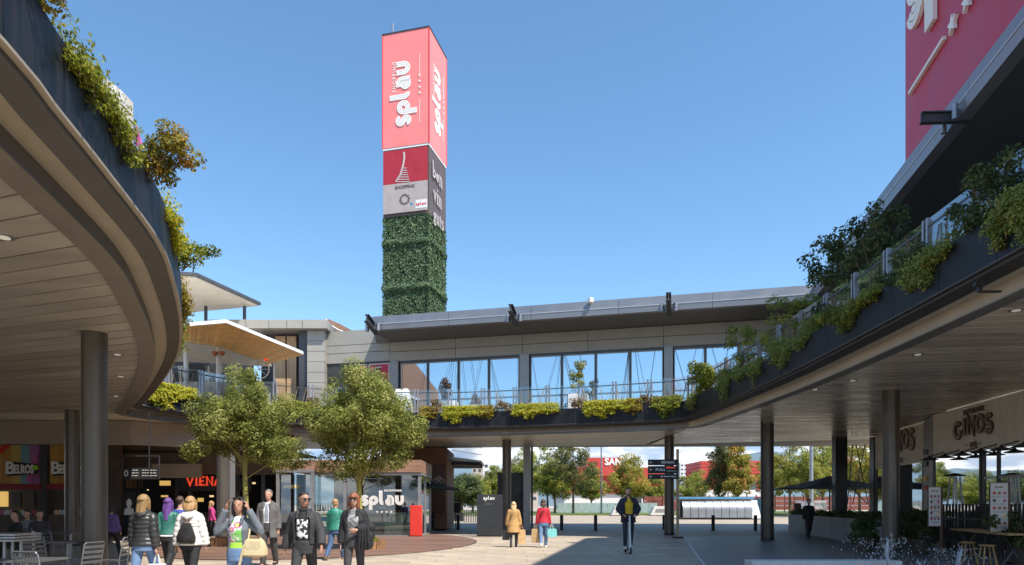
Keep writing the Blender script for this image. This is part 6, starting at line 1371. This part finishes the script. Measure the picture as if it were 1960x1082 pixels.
def person(name, label, px, d, h, rz, T='m', legs=((0, 0), (0, 0)), arms=None, skin='skin', hair='short', hairm='hair_dark', top=None, over=None, pants=None, shoes='shoe_black', glasses=False, yaw=0, z0=0., group=None, lod=1, sit=False, scarf=None, at=None):
    k = h / 1.75; Tt = TORSO_F if T == 'f' else TORSO_M; shw = .148 if T == 'f' else .168; drop = 0
    J = {}
    for s_, sd in ((-1, 0), (1, 1)):
        sw, kb = legs[sd]; hip = Vector((s_ * .092, 0, .90)); a = R(sw); kd = Vector((s_ * .01, -math.sin(a), -math.cos(a))); knee = hip + kd * .42; a2 = a - R(kb); ank = knee + Vector((0, -math.sin(a2), -math.cos(a2))) * .405
        J['hip%d' % sd], J['knee%d' % sd], J['ank%d' % sd] = hip, knee, ank
        A = (arms or ((8, 8, 15), (8, 8, 15)))[sd]; sh = Vector((s_ * shw, .005, 1.375))
        if isinstance(A, dict): el, wr = Vector(A['e']), Vector(A['w'])
        else:
            f_, o_, b_ = [R(q) for q in A]; el = sh + Vector((s_ * math.sin(o_), -math.sin(f_) * math.cos(o_), -math.cos(f_) * math.cos(o_))) * .285; f2 = f_ + b_; wr = el + Vector((s_ * math.sin(o_) * .55, -math.sin(f2), -math.cos(f2))).normalized() * .245
        J['sh%d' % sd], J['el%d' % sd], J['wr%d' % sd] = sh, el, wr
    low = min(J['ank0'].z, J['ank1'].z) - .078
    if sit: low = 0
    body = MB(); torso(body, Tt, .80, 1.485, -.004)
    body.tube([(0, .012, 1.43), (0, .002, 1.56)], [.056, .05], 14)
    hc = Vector((0, -.012, 1.635)); hm = Matrix.Rotation(R(yaw), 3, 'Z'); H = lambda x, y, z: hc + hm @ Vector((x, y, z))
    rings = []
    for z, rx, ry, y in ((-.115, .03, .03, -.035), (-.10, .046, .052, -.028), (-.07, .058, .075, -.014), (-.03, .068, .088, -.004), (.01, .073, .095, .002), (.05, .073, .095, .006), (.085, .060, .080, .008), (.108, .035, .05, .008), (.115, .012, .02, .008)): rings.append([H(rx * math.cos(t), y + ry * math.sin(t), z) for t in np.linspace(0, 2 * math.pi, 20, endpoint=False)])
    body.loft(rings)
    body.tube([H(0, -.085, .015), H(0, -.105, -.018), H(0, -.088, -.03)], [.009, .0155, .010], 8); body.tube([H(-.02, -.088, -.058), H(.02, -.088, -.058)], .009, 8); body.tube([H(-.045, -.07, .025), H(-.015, -.088, .022), H(.015, -.088, .022), H(.045, -.07, .025)], .010, 6)
    for s_ in (-1, 1): body.tube([H(s_ * .074, .005, -.025), H(s_ * .081, .012, .005), H(s_ * .078, .012, .03)], [.008, .013, .009], 8)
    for sd, s_ in ((0, -1), (1, 1)):
        limb(body, [J['sh%d' % sd] - Vector((s_ * .05, 0, 0)), J['sh%d' % sd], J['el%d' % sd], J['wr%d' % sd]], [.05, .052, .04, .027], -.004)
        dh = (J['wr%d' % sd] - J['el%d' % sd]).normalized(); A = (arms or (0, 0))[sd]; pn = Vector(A['n']) if isinstance(A, dict) and 'n' in A else Vector((-s_, 0, 0)) + Vector((0, .3, 0)); dh = Vector(A['d']).normalized() if isinstance(A, dict) and 'd' in A else dh
        hand(body, J['wr%d' % sd], dh, pn, -s_, A.get('c', .55) if isinstance(A, dict) else .55); J['hand%d' % sd] = J['wr%d' % sd] + dh * .11
        limb(body, [J['hip%d' % sd], J['knee%d' % sd], J['ank%d' % sd]], [.085, .056, .038], -.004); ball(body, J['ank%d' % sd] + Vector((0, -.06, -.04)), (.038, .11, .03), 10)
    off = Vector((0, 0, -low)); p0 = Vector(at) if at is not None else Vector(((px - CX) / F * d, d, z0))
    def fin(me, m): me.transform(Matrix.Scale(k, 4) @ Matrix.Translation(off)); me.materials.clear(); me.materials.append(MATS[m]); return me
    bo = link(name, fin(remesh(body, .0115 if lod else .018), skin)); bo.location = p0; bo.rotation_euler = (0, 0, R(rz)); tag(bo, label, 'person', group)
    def part(nm, mb, m, vox=None, sm=3):
        me = remesh(mb, vox, sm) if vox else mb.mesh(nm, smooth=50); return link(nm, fin(me, m), bo)
    V2 = .014 if lod else .022
    # trousers or tights
    if pants:
        pm, pg = pants[0], pants[1]; mb = MB(); torso(mb, Tt, .79, 1.0, .026)
        for sd in (0, 1): limb(mb, [J['hip%d' % sd] + Vector((0, 0, .02)), J['knee%d' % sd], J['ank%d' % sd] + Vector((0, 0, -.01))], [.088, .060, .046], pg)
        part('trousers', mb, pm, V2, 2)
    for sd in (0, 1):
        mb = MB(); a = J['ank%d' % sd]; mb.loft([[a + Vector((x_, y_, z_)) for x_, y_ in ((-.032 * w_, .07), (.032 * w_, .07), (.045 * w_, -.05), (.042 * w_, -.13), (.015 * w_, -.185 * l_), (-.015 * w_, -.185 * l_), (-.042 * w_, -.13), (-.045 * w_, -.05))] for z_, w_, l_ in ((-.082, 1.05, 1.02), (-.055, 1.05, 1.02), (-.03, .85, .85))]); mb.tube([a + Vector((0, .005, -.06)), a + Vector((0, .005, .03))], .052, 12)
        part('shoe', mb, shoes, .012, 2)
    def sleeve(mb, sd, grow, rib=0, end=0.):
        s_ = -1 if sd == 0 else 1; w = J['wr%d' % sd]; w = w + (J['el%d' % sd] - w) * end; limb(mb, [J['sh%d' % sd] - Vector((s_ * .07, 0, -.012)), J['sh%d' % sd] + Vector((0, 0, -.005)), J['el%d' % sd], w], [.05, .054, .045, .036], grow, rib)
    outs = {}
    if top:                                               # (material, hem z, grow, sleeves)
        mb = MB(); torso(mb, Tt, top[1], 1.47, top[2])
        if top[3]:
            for sd in (0, 1): sleeve(mb, sd, top[2] - .006, 0, top[3] - 1)
        outs['top'] = part('shirt', mb, top[0], V2, 2)
    if over:
        kind, m, hem, grow = over[:4]; rib = .014 if kind == 'puffer' else 0; rn_ = over[4] if len(over) > 4 else 8; mb = MB()
        if kind in ('puffer', 'closed', 'coat'):
            torso(mb, Tt, hem, 1.465, grow, .16 if kind == 'coat' else .05, rib, rn_, .0125 if rib else .03)
            for sd in (0, 1): sleeve(mb, sd, grow - .008, rib * .7, .02)
            if kind == 'puffer' or kind == 'coat': mb.tube([(.09 * math.cos(t), .012 + .075 * math.sin(t), 1.475) for t in np.linspace(0, 2 * math.pi, 17)], .026, 8)
            outs['over'] = part('jacket', mb, m, .011 if rib else V2, 1 if rib else 2)
        else:                                             # worn open in front
            gap = over[4] if len(over) > 4 else 38; rings = []
            for z in np.arange(hem, 1.462, .03):
                rx, ry, y = tinterp(Tt, max(z, .86)); g = grow + (.12 * (.9 - z) if z < .9 else 0); gp = R(gap * (1 if z < 1.3 else 1 - (z - 1.3) / .32)); out_, in_ = [], []
                for t in np.linspace(-math.pi / 2 + gp, 1.5 * math.pi - gp, 26):
                    out_.append(Vector((math.cos(t) * (rx + g), y + math.sin(t) * (ry + g), z))); in_.append(Vector((math.cos(t) * (rx + g - .018), y + math.sin(t) * (ry + g - .018), z)))
                rings.append(out_ + in_[::-1])
            mb.loft(rings)
            for sd in (0, 1): sleeve(mb, sd, grow - .010, 0, .02)
            for s_ in (-1, 1): mb.tube([(s_ * .085, -.02, 1.485), (s_ * .085, -.085, 1.44), (s_ * .075, -.135 - grow * .5, 1.34)], [.022, .026, .012], 7)
            mb.tube([(.085 * math.cos(t), .012 + .07 * math.sin(t), 1.48) for t in np.linspace(-.1, math.pi + .1, 10)], .022, 8)
            outs['over'] = part('jacket', mb, m, .0125, 1)
    def patch(nm, m, zt, zb, wd, grow, x0=0.):
        mb = MB(); n1, n2 = 9, 10; vs = []
        for i in range(n2):
            z = zb + (zt - zb) * i / (n2 - 1); rx, ry, y = tinterp(Tt, z)
            for j in range(n1): x = x0 + wd * (j / (n1 - 1) - .5); q = max(0, 1 - (x / (rx + grow)) ** 2); vs.append((x, y - (ry + grow) * math.sqrt(q), z))
        mb.add(vs, [(i * n1 + j, i * n1 + j + 1, (i + 1) * n1 + j + 1, (i + 1) * n1 + j) for i in range(n2 - 1) for j in range(n1 - 1)]); me = mb.mesh(nm, smooth=60, fix=False); o = link(nm, fin(me, m), bo); o.modifiers.new('t', 'SOLIDIFY').thickness = .006; return o
    # hair
    mb = MB()
    def cap(z_lo, grow, back=.0, front=.03):
        rings = []
        for t in np.linspace(z_lo, 1.45, 9):
            z = .018 + .108 * math.sin(t) * 1.06; c = max(.08, math.cos(t)); rings.append([H((.078 + grow) * c * math.cos(a), .012 + back + (.098 + grow) * c * math.sin(a) + (front if math.sin(a) < -.2 and z < .075 else 0), z) for a in np.linspace(0, 2 * math.pi, 22, endpoint=False)])
        mb.loft(rings)
    if hair == 'short': cap(.05, .018, .010, .04); ball(mb, H(0, .05, -.0), (.068, .055, .07))
    elif hair == 'crop': cap(.22, .015, .008, .035); ball(mb, H(0, .05, .0), (.078, .062, .075))
    elif hair in ('long', 'verylong', 'bob'):
        cap(.05, .016, .012, .045); L = {'long': .27, 'verylong': .42, 'bob': .16}[hair]
        rings = []
        for u in np.linspace(0, 1, 8): z = .03 - u * L; wv = .088 + .022 * math.sin(u * 3) - (.03 * u if hair != 'bob' else 0); rings.append([H(wv * math.cos(a), .062 + .045 * u * (1 if z > -.2 else 1) + (.042 + .01 * math.sin(u * 3)) * math.sin(a), z) for a in np.linspace(0, 2 * math.pi, 18, endpoint=False)])
        mb.loft(rings)
        for s_ in (-1, 1): mb.tube([H(s_ * .07, -.01, .06), H(s_ * .086, .0, -.02), H(s_ * .083, -.005, -.12), H(s_ * .085, -.01, -.08 - L * .5)], [.026, .03, .028, .012], 9)
        if over and True: pass
    if hair == 'fringe':
        cap(.0, .016, .012, .0); 
        for s_ in (-1, 1): mb.tube([H(s_ * .06, -.02, .07), H(s_ * .084, -.01, -.02), H(s_ * .085, -.02, -.12), H(s_ * .07, -.035, -.22)], [.03, .034, .034, .014], 9)
        mb.tube([H(-.06, -.075, .045), H(0, -.103, .05), H(.06, -.075, .045)], [.026, .022, .026], 8); ball(mb, H(0, .06, -.06), (.08, .045, .14))
    hr = part('hair', mb, hairm, .011, 2)
    if lod:
        for s_ in (-1, 1):
            if not glasses: part('eye', ball(MB(), H(s_ * .03, -.083, .008), (.011, .006, .006), 8), 'eye_dark')
        mb = MB(); mb.tube([H(-.024, -.095, -.056), H(0, -.101, -.055), H(.024, -.095, -.056)], [.003, .0055, .003], 6); part('mouth', mb, 'lips')
        if glasses:
            mb = MB()
            for s_ in (-1, 1): mb.loft([[H(s_ * .034 + a_ * .029, -.098 + y_ + abs(a_) * .004, .008 + b_ * .022) for a_, b_ in ((-1, .3), (-.7, 1), (.7, 1), (1, .3), (.7, -.9), (-.7, -.9))] for y_ in (0, -.007)]); mb.tube([H(s_ * .062, -.09, .014), H(s_ * .08, -.03, .014), H(s_ * .08, .02, .008)], .004, 6)
            mb.tube([H(-.01, -.103, .014), H(.01, -.103, .014)], .004, 6); part('sunglasses', mb, 'black_gloss')
    Wm = Matrix.Translation(p0) @ Matrix.Rotation(R(rz), 4, 'Z') @ Matrix.Scale(k, 4) @ Matrix.Translation(off)
    return dict(o=bo, W=Wm, J={a: Wm @ b for a, b in J.items()}, patch=patch, part=part, H=H, k=k, T=Tt)
WALK = ((22, 6), (-14, 22)); WALK2 = ((-16, 24), (20, 6))
def carry_bag(nm, label, hand_p, w_, h_, t_, m, handle='strap_brown', rz=0, logo=None, taper=1.0):
    hp = Vector(hand_p); b = thing(nm, label, 'bag', (hp.x, hp.y, hp.z - h_ - .16), 'shopping bags'); mr_ = Matrix.Rotation(R(rz), 3, 'Z'); z1 = hp.z - .16
    ring_ = lambda z, s_, n_=0: [hp.xy.to_3d() + mr_ @ Vector((x_ * w_ / 2 * s_, y_ * t_ / 2 * s_, 0)) + Vector((0, 0, z)) for x_, y_ in ((-1, -1), (-.3, -1.12), (.4, -.95), (1, -1), (1.05, 0), (1, 1), (0, 1.1), (-1, 1), (-.96, 0))]
    MB().loft([ring_(z1 - h_, taper), ring_(z1 - h_ * .55, 1.04), ring_(z1, .93)]).build('body', m, b, smooth=25)
    for s_ in (-1, 1): a = hp.xy.to_3d() + mr_ @ Vector((-w_ * .2, s_ * t_ * .4, 0)); c = hp.xy.to_3d() + mr_ @ Vector((w_ * .2, s_ * t_ * .4, 0)); MB().tube([a + UP * (z1 - .03), Vector((hp.x, hp.y, hp.z - .01)) + (a - hp.xy.to_3d()) * .3, Vector((hp.x, hp.y, hp.z - .01)) + (c - hp.xy.to_3d()) * .3, c + UP * (z1 - .03)], .006, 6).build('handle', handle, b)
    if logo: MB().lathe((0, 0, 0), [(.055, -.004), (.055, .004)], 14).build('printed_mark', logo, b); o_ = b.children[-1]; o_.data.transform(Matrix.Rotation(R(90), 4, 'X')); o_.location = mr_ @ Vector((0, -t_ * .58, 0)) + Vector((0, 0, h_ * .55)); o_.data.transform(Matrix.Translation(Vector((hp.x, hp.y, hp.z - h_ - .16)))) if False else None
    return b
# --- left group walking away
P1 = person('person', 'woman with long fair hair in black quilted jacket and blue jeans seen from behind', 276, 11.1, 1.665, 178, 'f', WALK, ((-6, 10, 10), (4, 12, 8)), hair='verylong', hairm='hair_blond', over=('puffer', 'cloth_blackpuff', .88, .035, 7), pants=('cloth_jeans', .012), shoes='shoe_black', yaw=-12)
carry_bag('shopping_bag', 'white plastic bag with green print carried by woman in black jacket', P1['J']['hand0'], .26, .34, .1, 'bag_plastic', 'bag_plastic', 10, 'lime', .8)
P2 = person('person', 'girl with purple hair in green bomber jacket and black trousers seen from behind', 322, 14.3, 1.64, 184, 'f', WALK2, ((6, 8, 8), (-6, 8, 8)), hair='verylong', hairm='hair_purple', over=('closed', 'cloth_green', .93, .032), pants=('cloth_black', .008), shoes='shoe_white')
mbj = MB(); torso(mbj, P2['T'], .90, .945, .03); P2['part']('jacket_hem', mbj, 'cloth_white')
P3 = person('person', 'dark-haired man in blue top walking between two women seen from behind', 345, 15.6, 1.70, 180, 'm', WALK, None, hair='short', hairm='hair_brown', over=('closed', 'cloth_blue', .9, .03), pants=('cloth_black', .012))
P4 = person('person', 'woman with reddish blond hair in white quilted jacket and black trousers seen from behind', 365, 11.7, 1.635, 182, 'f', WALK2, ((4, 14, 8), (-4, 14, 8)), hair='bob', hairm='hair_ginger', over=('puffer', 'cloth_whitepuff', .86, .042, 9), pants=('cloth_black', .012), shoes='shoe_white')
# hood and backpack
mb = MB(); mb.tube([(-.10, .06, 1.45), (-.07, .13, 1.40), (0, .15, 1.37), (.07, .13, 1.40), (.10, .06, 1.45)], [.035, .05, .06, .05, .035], 10); P4['part']('hood', mb, 'cloth_whitepuff', .013, 2)
mb = MB(); mb.tube([(-.09, .05, 1.46), (-.06, .11, 1.42), (0, .13, 1.40), (.06, .11, 1.42), (.09, .05, 1.46)], [.03, .04, .05, .04, .03], 10); P1['part']('hood', mb, 'cloth_blackpuff', .013, 2)
W4 = P4['W']; bp = thing('backpack', 'small black leather backpack worn over the white quilted jacket', 'backpack', tuple(W4 @ Vector((0, .22, .95))))
def wloft(rings, W): return [[W @ Vector(p) for p in r_] for r_ in rings]
rr_ = [[(x_ * w_, .17 + dy + y_ * t_, z_) for x_, y_ in ((-1, -1), (0, -1), (1, -1), (1.1, 0), (.95, .9), (0, 1.15), (-.95, .9), (-1.1, 0))] for z_, w_, t_, dy in ((.90, .11, .03, .02), (.93, .15, .06, .03), (1.02, .15, .075, .035), (1.12, .12, .06, .03), (1.22, .085, .04, .015), (1.27, .07, .025, .005))]
mb = MB().loft(wloft(rr_, W4)); mb.build('body', 'bag_black', bp, smooth=50)
mb = MB().loft(wloft([[(x_ * .13, .235 + y_ * .03, z_) for x_, y_ in ((-1, -1), (1, -1), (.8, 1), (-.8, 1))] for z_ in (.95, 1.03)], W4)); mb.build('pocket', 'bag_black', bp, bevel=.01)
for s_ in (-1, 1): MB().tube([W4 @ Vector(q) for q in ((s_ * .02, .17, 1.26), (s_ * .06, .16, 1.36), (s_ * .10, .09, 1.47), (s_ * .12, -.05, 1.46))], .012, 6).build('strap', 'strap_brown', bp)
# --- group facing the camera
P5 = person('person', 'woman in grey jacket and jeans raising both hands to sunglasses on her head', 458, 9.2, 1.555, -4, 'f', ((6, 4), (-4, 6)), (dict(e=(-.33, -.06, 1.22), w=(-.175, -.07, 1.575), d=(.30, .12, 1), n=(1, 0, 0), c=.5), dict(e=(.36, -.05, 1.24), w=(.175, -.07, 1.575), d=(-.30, .12, 1), n=(-1, 0, 0), c=.5)), 'skin_tan', 'long', 'hair_dark', ('cloth_white', .93, .014, 0), ('open', 'cloth_greyjacket', .93, .028, 34), ('cloth_jeans', .01), 'shoe_black', yaw=4)
P5['patch']('tee_print', 'print_colour', 1.40, 1.08, .22, .02); P5['patch']('tee_print', 'lime', 1.075, .95, .21, .022)
mb = MB(); H5 = P5['H']
for s_ in (-1, 1): mb.loft([[H5(s_ * .036 + a_ * .03, -.07 + y_ - b_ * .01, .098 + b_ * .02) for a_, b_ in ((-1, .3), (-.7, 1), (.7, 1), (1, .3), (.7, -.9), (-.7, -.9))] for y_ in (0, -.01)])
mb.tube([H5(-.07, -.06, .1), H5(0, -.085, .104), H5(.07, -.06, .1)], .005, 6); P5['part']('sunglasses', mb, 'black_gloss')
W5 = P5['W']; hb = thing('handbag', 'cream leather shoulder bag hanging at the side of woman with raised hands', 'handbag', tuple(W5 @ Vector((.27, -.08, .80))))
rr_ = [[(.27 + x_ * w_, -.06 + y_ * t_, z_) for x_, y_ in ((-1, -1), (0, -1.1), (1, -1), (1.05, 0), (1, 1), (0, 1), (-1, 1), (-1.05, 0))] for z_, w_, t_ in ((.86, .12, .05), (.89, .17, .08), (.99, .165, .075), (1.09, .13, .05), (1.13, .11, .03))]
MB().loft(wloft(rr_, W5)).build('body', 'bag_cream', hb, smooth=50); MB().loft(wloft([[(.27 + x_ * w_, -.135 + y_ * .008, z_) for x_, y_ in ((-1, -1), (1, -1), (1, 1), (-1, 1))] for z_, w_ in ((.98, .09), (1.03, .12), (1.11, .12))], W5)).build('flap', 'bag_cream', hb)
MB().tube([W5 @ Vector(q) for q in ((.17, -.07, 1.1), (.19, -.06, 1.25), (.20, -.02, 1.44), (.20, .06, 1.42), (.32, -.02, 1.2), (.37, -.06, 1.1))], .014, 7).build('strap', 'bag_cream', hb); MB().slab([W5 @ Vector(q) for q in ((.13, -.15, 1.05), (.17, -.16, 1.06), (.10, -.17, .74), (.06, -.165, .74))], (0, .008, 0)).build('tassel', 'bag_cream', hb)
P6 = person('person', 'tall man in long grey coat, white shirt and tie walking behind', 514, 16.3, 1.83, 2, 'm', ((8, 4), (-10, 14)), ((4, 8, 12), (-4, 8, 14)), hair='crop', hairm='hair_grey', top=('cloth_whiteshirt', .95, .012, 0), over=('open', 'cloth_greycoat', .66, .045, 20), pants=('cloth_charcoal', .018), shoes='shoe_black', yaw=-6)
mb = MB(); mb.loft([[(x_ * w_, -.125 - .012 * y_ + dy, z_) for x_, y_ in ((-1, 0), (1, 0), (1, 1), (-1, 1))] for z_, w_, dy in ((1.44, .018, .035), (1.40, .02, .005), (1.25, .028, -.008), (1.05, .03, .0))]); P6['part']('tie', mb, 'cloth_tie')
P7 = person('person', 'man in black denim jacket and graphic tee wearing sunglasses looking aside', 583, 10.4, 1.70, 0, 'm', ((24, 6), (-16, 24)), ((-10, 20, 16), (14, 22, 24)), 'skin_tan', 'crop', 'hair_dark', ('cloth_black', .80, .016, 0), ('open', 'cloth_blackdenim', .94, .042, 36), ('cloth_blackdenim', .010), 'shoe_black', True, 42)
P7['patch']('tee_print', 'print_bw', 1.33, 1.03, .17, .022)
mb = MB(); mb.tube([(.085 * math.cos(t), .012 + .072 * math.sin(t), 1.475) for t in np.linspace(0, 2 * math.pi, 17)], .03, 8); P7['part']('scarf', mb, 'cloth_black', .013, 2); ball(MB(), (0, 0, 0), .01)
P8 = person('person', 'man in green quilted jacket walking away behind red-haired woman', 642, 18.2, 1.66, 165, 'm', WALK, ((6, 8, 30), (2, 8, 10)), hair='crop', hairm='hair_ginger', over=('puffer', 'cloth_greenpuff', .88, .035, 9), pants=('cloth_jeansdark', .015), shoes='shoe_brown')
P9 = person('person', 'red-haired woman in black cardigan and grey tee wearing sunglasses', 678, 11.6, 1.67, -2, 'f', ((12, 4), (-10, 14)), ((2, 10, 10), dict(e=(.22, .02, 1.14), w=(.10, -.20, 1.10), d=(-1, -.2, -.1), n=(0, 1, .2), c=.7)), 'skin', 'fringe', 'hair_red', ('cloth_teegrey', .84, .016, 0), ('open', 'cloth_black', .76, .045, 40), ('cloth_charcoal', .008), 'shoe_black', True, 2)
P9['patch']('tee_print', 'print_grey', 1.36, 1.02, .21, .024)
W9 = P9['W']; cj = thing('carried_jacket', 'bundled black jacket draped over arm of red-haired woman', 'jacket', tuple(W9 @ Vector((.22, -.12, .85)))); mb = MB(); 
for q, r_ in (((.20, -.12, 1.10), (.12, .10, .09)), ((.30, -.08, 1.14), (.10, .10, .10)), ((.25, -.12, .98), (.13, .09, .14)), ((.24, -.10, .86), (.14, .08, .12)), ((.30, -.06, 1.02), (.09, .09, .13))): ball(mb, q, r_, 12)
me = remesh(mb, .015, 2); me.transform(Matrix.Translation(-Vector(cj.location)) @ W9); me.materials.append(MATS['cloth_black']); link('folded_cloth', me, cj)
mb = MB(); 
for i in range(4): mb.tube([W9 @ Vector((.14 + .05 * i, -.19, 1.15)), W9 @ Vector((.15 + .05 * i, -.20, .98)), W9 @ Vector((.13 + .06 * i, -.17, .76))], [.02, .03, .018], 7)
mb.build('folds', 'cloth_black', cj, smooth=50)
# --- couple with shopping bags
Pa = person('person', 'blond woman in camel coat with shopping bags seen from behind', 983, 23.7, 1.58, 180, 'f', ((8, 2), (-6, 8)), ((2, 14, 6), (2, 14, 6)), hair='long', hairm='hair_lightblond', over=('coat', 'cloth_camel', .58, .055), pants=('cloth_charcoal', .0), shoes='shoe_black')
Pb = person('person', 'dark-haired woman in red jacket and blue jeans with bags seen from behind', 1040, 23.6, 1.67, 180, 'f', ((10, 2), (-14, 20)), ((2, 12, 6), (2, 12, 6)), hair='bob', hairm='hair_brown', over=('closed', 'cloth_redjacket', .90, .034), pants=('cloth_jeans', .012), shoes='shoe_white')
for Pp, m_ in ((Pa, 'bag_black'), (Pb, 'bag_black')):
    mb = MB(); mb.tube([(-.10, .05, 1.465), (-.02, .135, 1.36), (.10, .150, 1.18), (.18, .08, 1.02)], .012, 6); Pp['part']('bag_strap', mb, m_)
carry_bag('shopping_bag', 'dark patterned shopping bag in left hand of woman in camel coat', Pa['J']['hand1'] + Vector((-.03, 0, .1)), .24, .36, .1, 'bag_black', 'bag_black'); carry_bag('shopping_bag', 'brown paper bag in right hand of woman in camel coat', Pa['J']['hand0'] + Vector((.04, 0, .1)), .26, .50, .14, 'paper_kraft', 'paper_kraft', 8)
carry_bag('shopping_bag', 'brown paper bags in left hand of woman in red jacket', Pb['J']['hand1'] + Vector((-.04, 0, .1)), .24, .48, .15, 'paper_kraft', 'paper_kraft', -12); carry_bag('shopping_bag', 'small brown paper bag close to the jeans of woman in red', Pb['J']['hand1'] + Vector((.10, .05, .1)), .15, .36, .1, 'paper_kraft', 'paper_kraft', 20)
carry_bag('shopping_bag', 'turquoise paper bag with red mark in hand of woman in red', Pb['J']['hand0'] + Vector((.06, 0, .1)), .32, .28, .12, 'bag_turq', 'white_paint', 6, 'terracotta')
# --- scooter rider
D12 = 20.4; X12 = (1206 - CX) / F * D12
Ps = person('person', 'bearded man in yellow sweater and dark open coat riding a kick scooter', 1206, D12, 1.84, 0, 'm', ((8, 10), (-6, 10)), (dict(e=(-.29, .0, 1.14), w=(-.17, -.17, .98), d=(.3, -.9, -.2), n=(0, -.3, -1), c=.9), dict(e=(.29, .0, 1.14), w=(.17, -.17, .98), d=(-.3, -.9, -.2), n=(0, -.3, -1), c=.9)), 'skin', 'crop', 'hair_dark', ('cloth_yellow', .92, .018, 0), ('open', 'cloth_navy', .74, .05, 34), ('cloth_navy', .008), 'shoe_white', z0=.16, at=(X12, D12 + .32, .15))
mb = MB(); HS = Ps['H']; mb.tube([HS(-.055, -.05, -.06), HS(-.03, -.075, -.095), HS(0, -.085, -.10), HS(.03, -.075, -.095), HS(.055, -.05, -.06)], [.012, .02, .024, .02, .012], 8); Ps['part']('beard', mb, 'hair_dark', .01, 1)
sco = thing('kick_scooter', 'slim black and white kick scooter ridden through the shaded plaza', 'scooter', (X12, D12, 0)); y = D12
MB().box((X12, y + .38, .13), (.15, .62, .05)).build('deck', 'black_matt', sco, bevel=.015)
for yy in (y - .06, y + .82):
    wh = MB(); wh.tube([(X12 - .025, yy, .11), (X12 + .025, yy, .11)], .11, 20); o = wh.build('wheel', 'black_matt', sco, smooth=40); MB().tube([(X12 - .028, yy, .11), (X12 + .028, yy, .11)], .05, 14).build('rim', 'steel', o, smooth=40)
MB().tube([(X12, y - .06, .12), (X12, y - .02, .36), (X12, y + .08, 1.15)], [.03, .03, .022], 10).build('stem', 'white_paint', sco, smooth=40); MB().tube([(X12, y - .065, .10), (X12, y - .045, .26)], .045, 10).build('fork', 'white_paint', sco, smooth=40)
MB().tube([(X12 - .26, y + .10, 1.16), (X12, y + .08, 1.16), (X12 + .26, y + .10, 1.16)], .017, 10).build('handlebar', 'black_matt', sco, smooth=40); MB().box((X12, y + .68, .19), (.1, .3, .02)).build('mudguard', 'black_matt', sco)
# --- others
Pd = person('person', 'man in black jacket walking in the shade beside restaurant planters', 1548, 29.6, 1.74, 4, 'm', ((8, 6), (-10, 16)), ((4, 10, 14), (-4, 8, 110)), hair='short', hairm='hair_dark', over=('closed', 'cloth_black', .80, .045), pants=('cloth_charcoal', .02), shoes='shoe_black', lod=0)
Pe = person('person', 'person in purple jacket in the dark arcade right of the big left column', 214, 19.5, 1.50, 170, 'f', WALK, None, hair='bob', hairm='hair_dark', over=('closed', 'cloth_purple', .84, .04), pants=('cloth_black', .012), lod=0)
Pf = person('person', 'person in magenta top in front of the bakery behind the left tree', 405, 29.5, 1.68, 120, 'f', WALK2, None, hair='long', hairm='hair_ginger', over=('closed', 'cloth_magenta', .86, .035), pants=('cloth_black', .012), lod=0)
SIT = ((86, 86), (86, 86))
for px, d, rz, m_, lab in ((30, 17.0, -30, 'cloth_black', 'dark-clothed person seated at the far left cafe table'), (76, 18.2, 40, 'cloth_charcoal', 'seated person in charcoal top in front of sweet shop counter'), (52, 19.5, 0, 'cloth_teegrey', 'seated person in grey top farthest back in the left cafe')):
    person('person', lab, px, d, 1.72, rz, 'm', SIT, ((20, 8, 60), (20, 8, 60)), hair='short', hairm='hair_dark', over=('closed', m_, .86, .035), pants=('cloth_black', .015), lod=0, sit=True, at=((px - CX) / F * d, d, -.40))
    x = (px - CX) / F * d; o = copy_tree(ch_s); o.location = (x, d, 0); o.rotation_euler = (0, 0, R(rz)); o['label'] = 'metal chair under the ' + lab.replace('dark-clothed ', 'dark ')
    o['group'] = 'metal cafe chairs on the left'
pr = person('person', 'person sitting behind the dark planters by the green parasol', 828, 42, 1.70, 20, 'm', SIT, ((30, 8, 60), (30, 8, 60)), hair='short', hairm='hair_dark', over=('closed', 'cloth_black', .86, .035), pants=('cloth_black', .015), lod=0, sit=True, at=((828 - CX) / F * 40.5, 39.0, -.30))
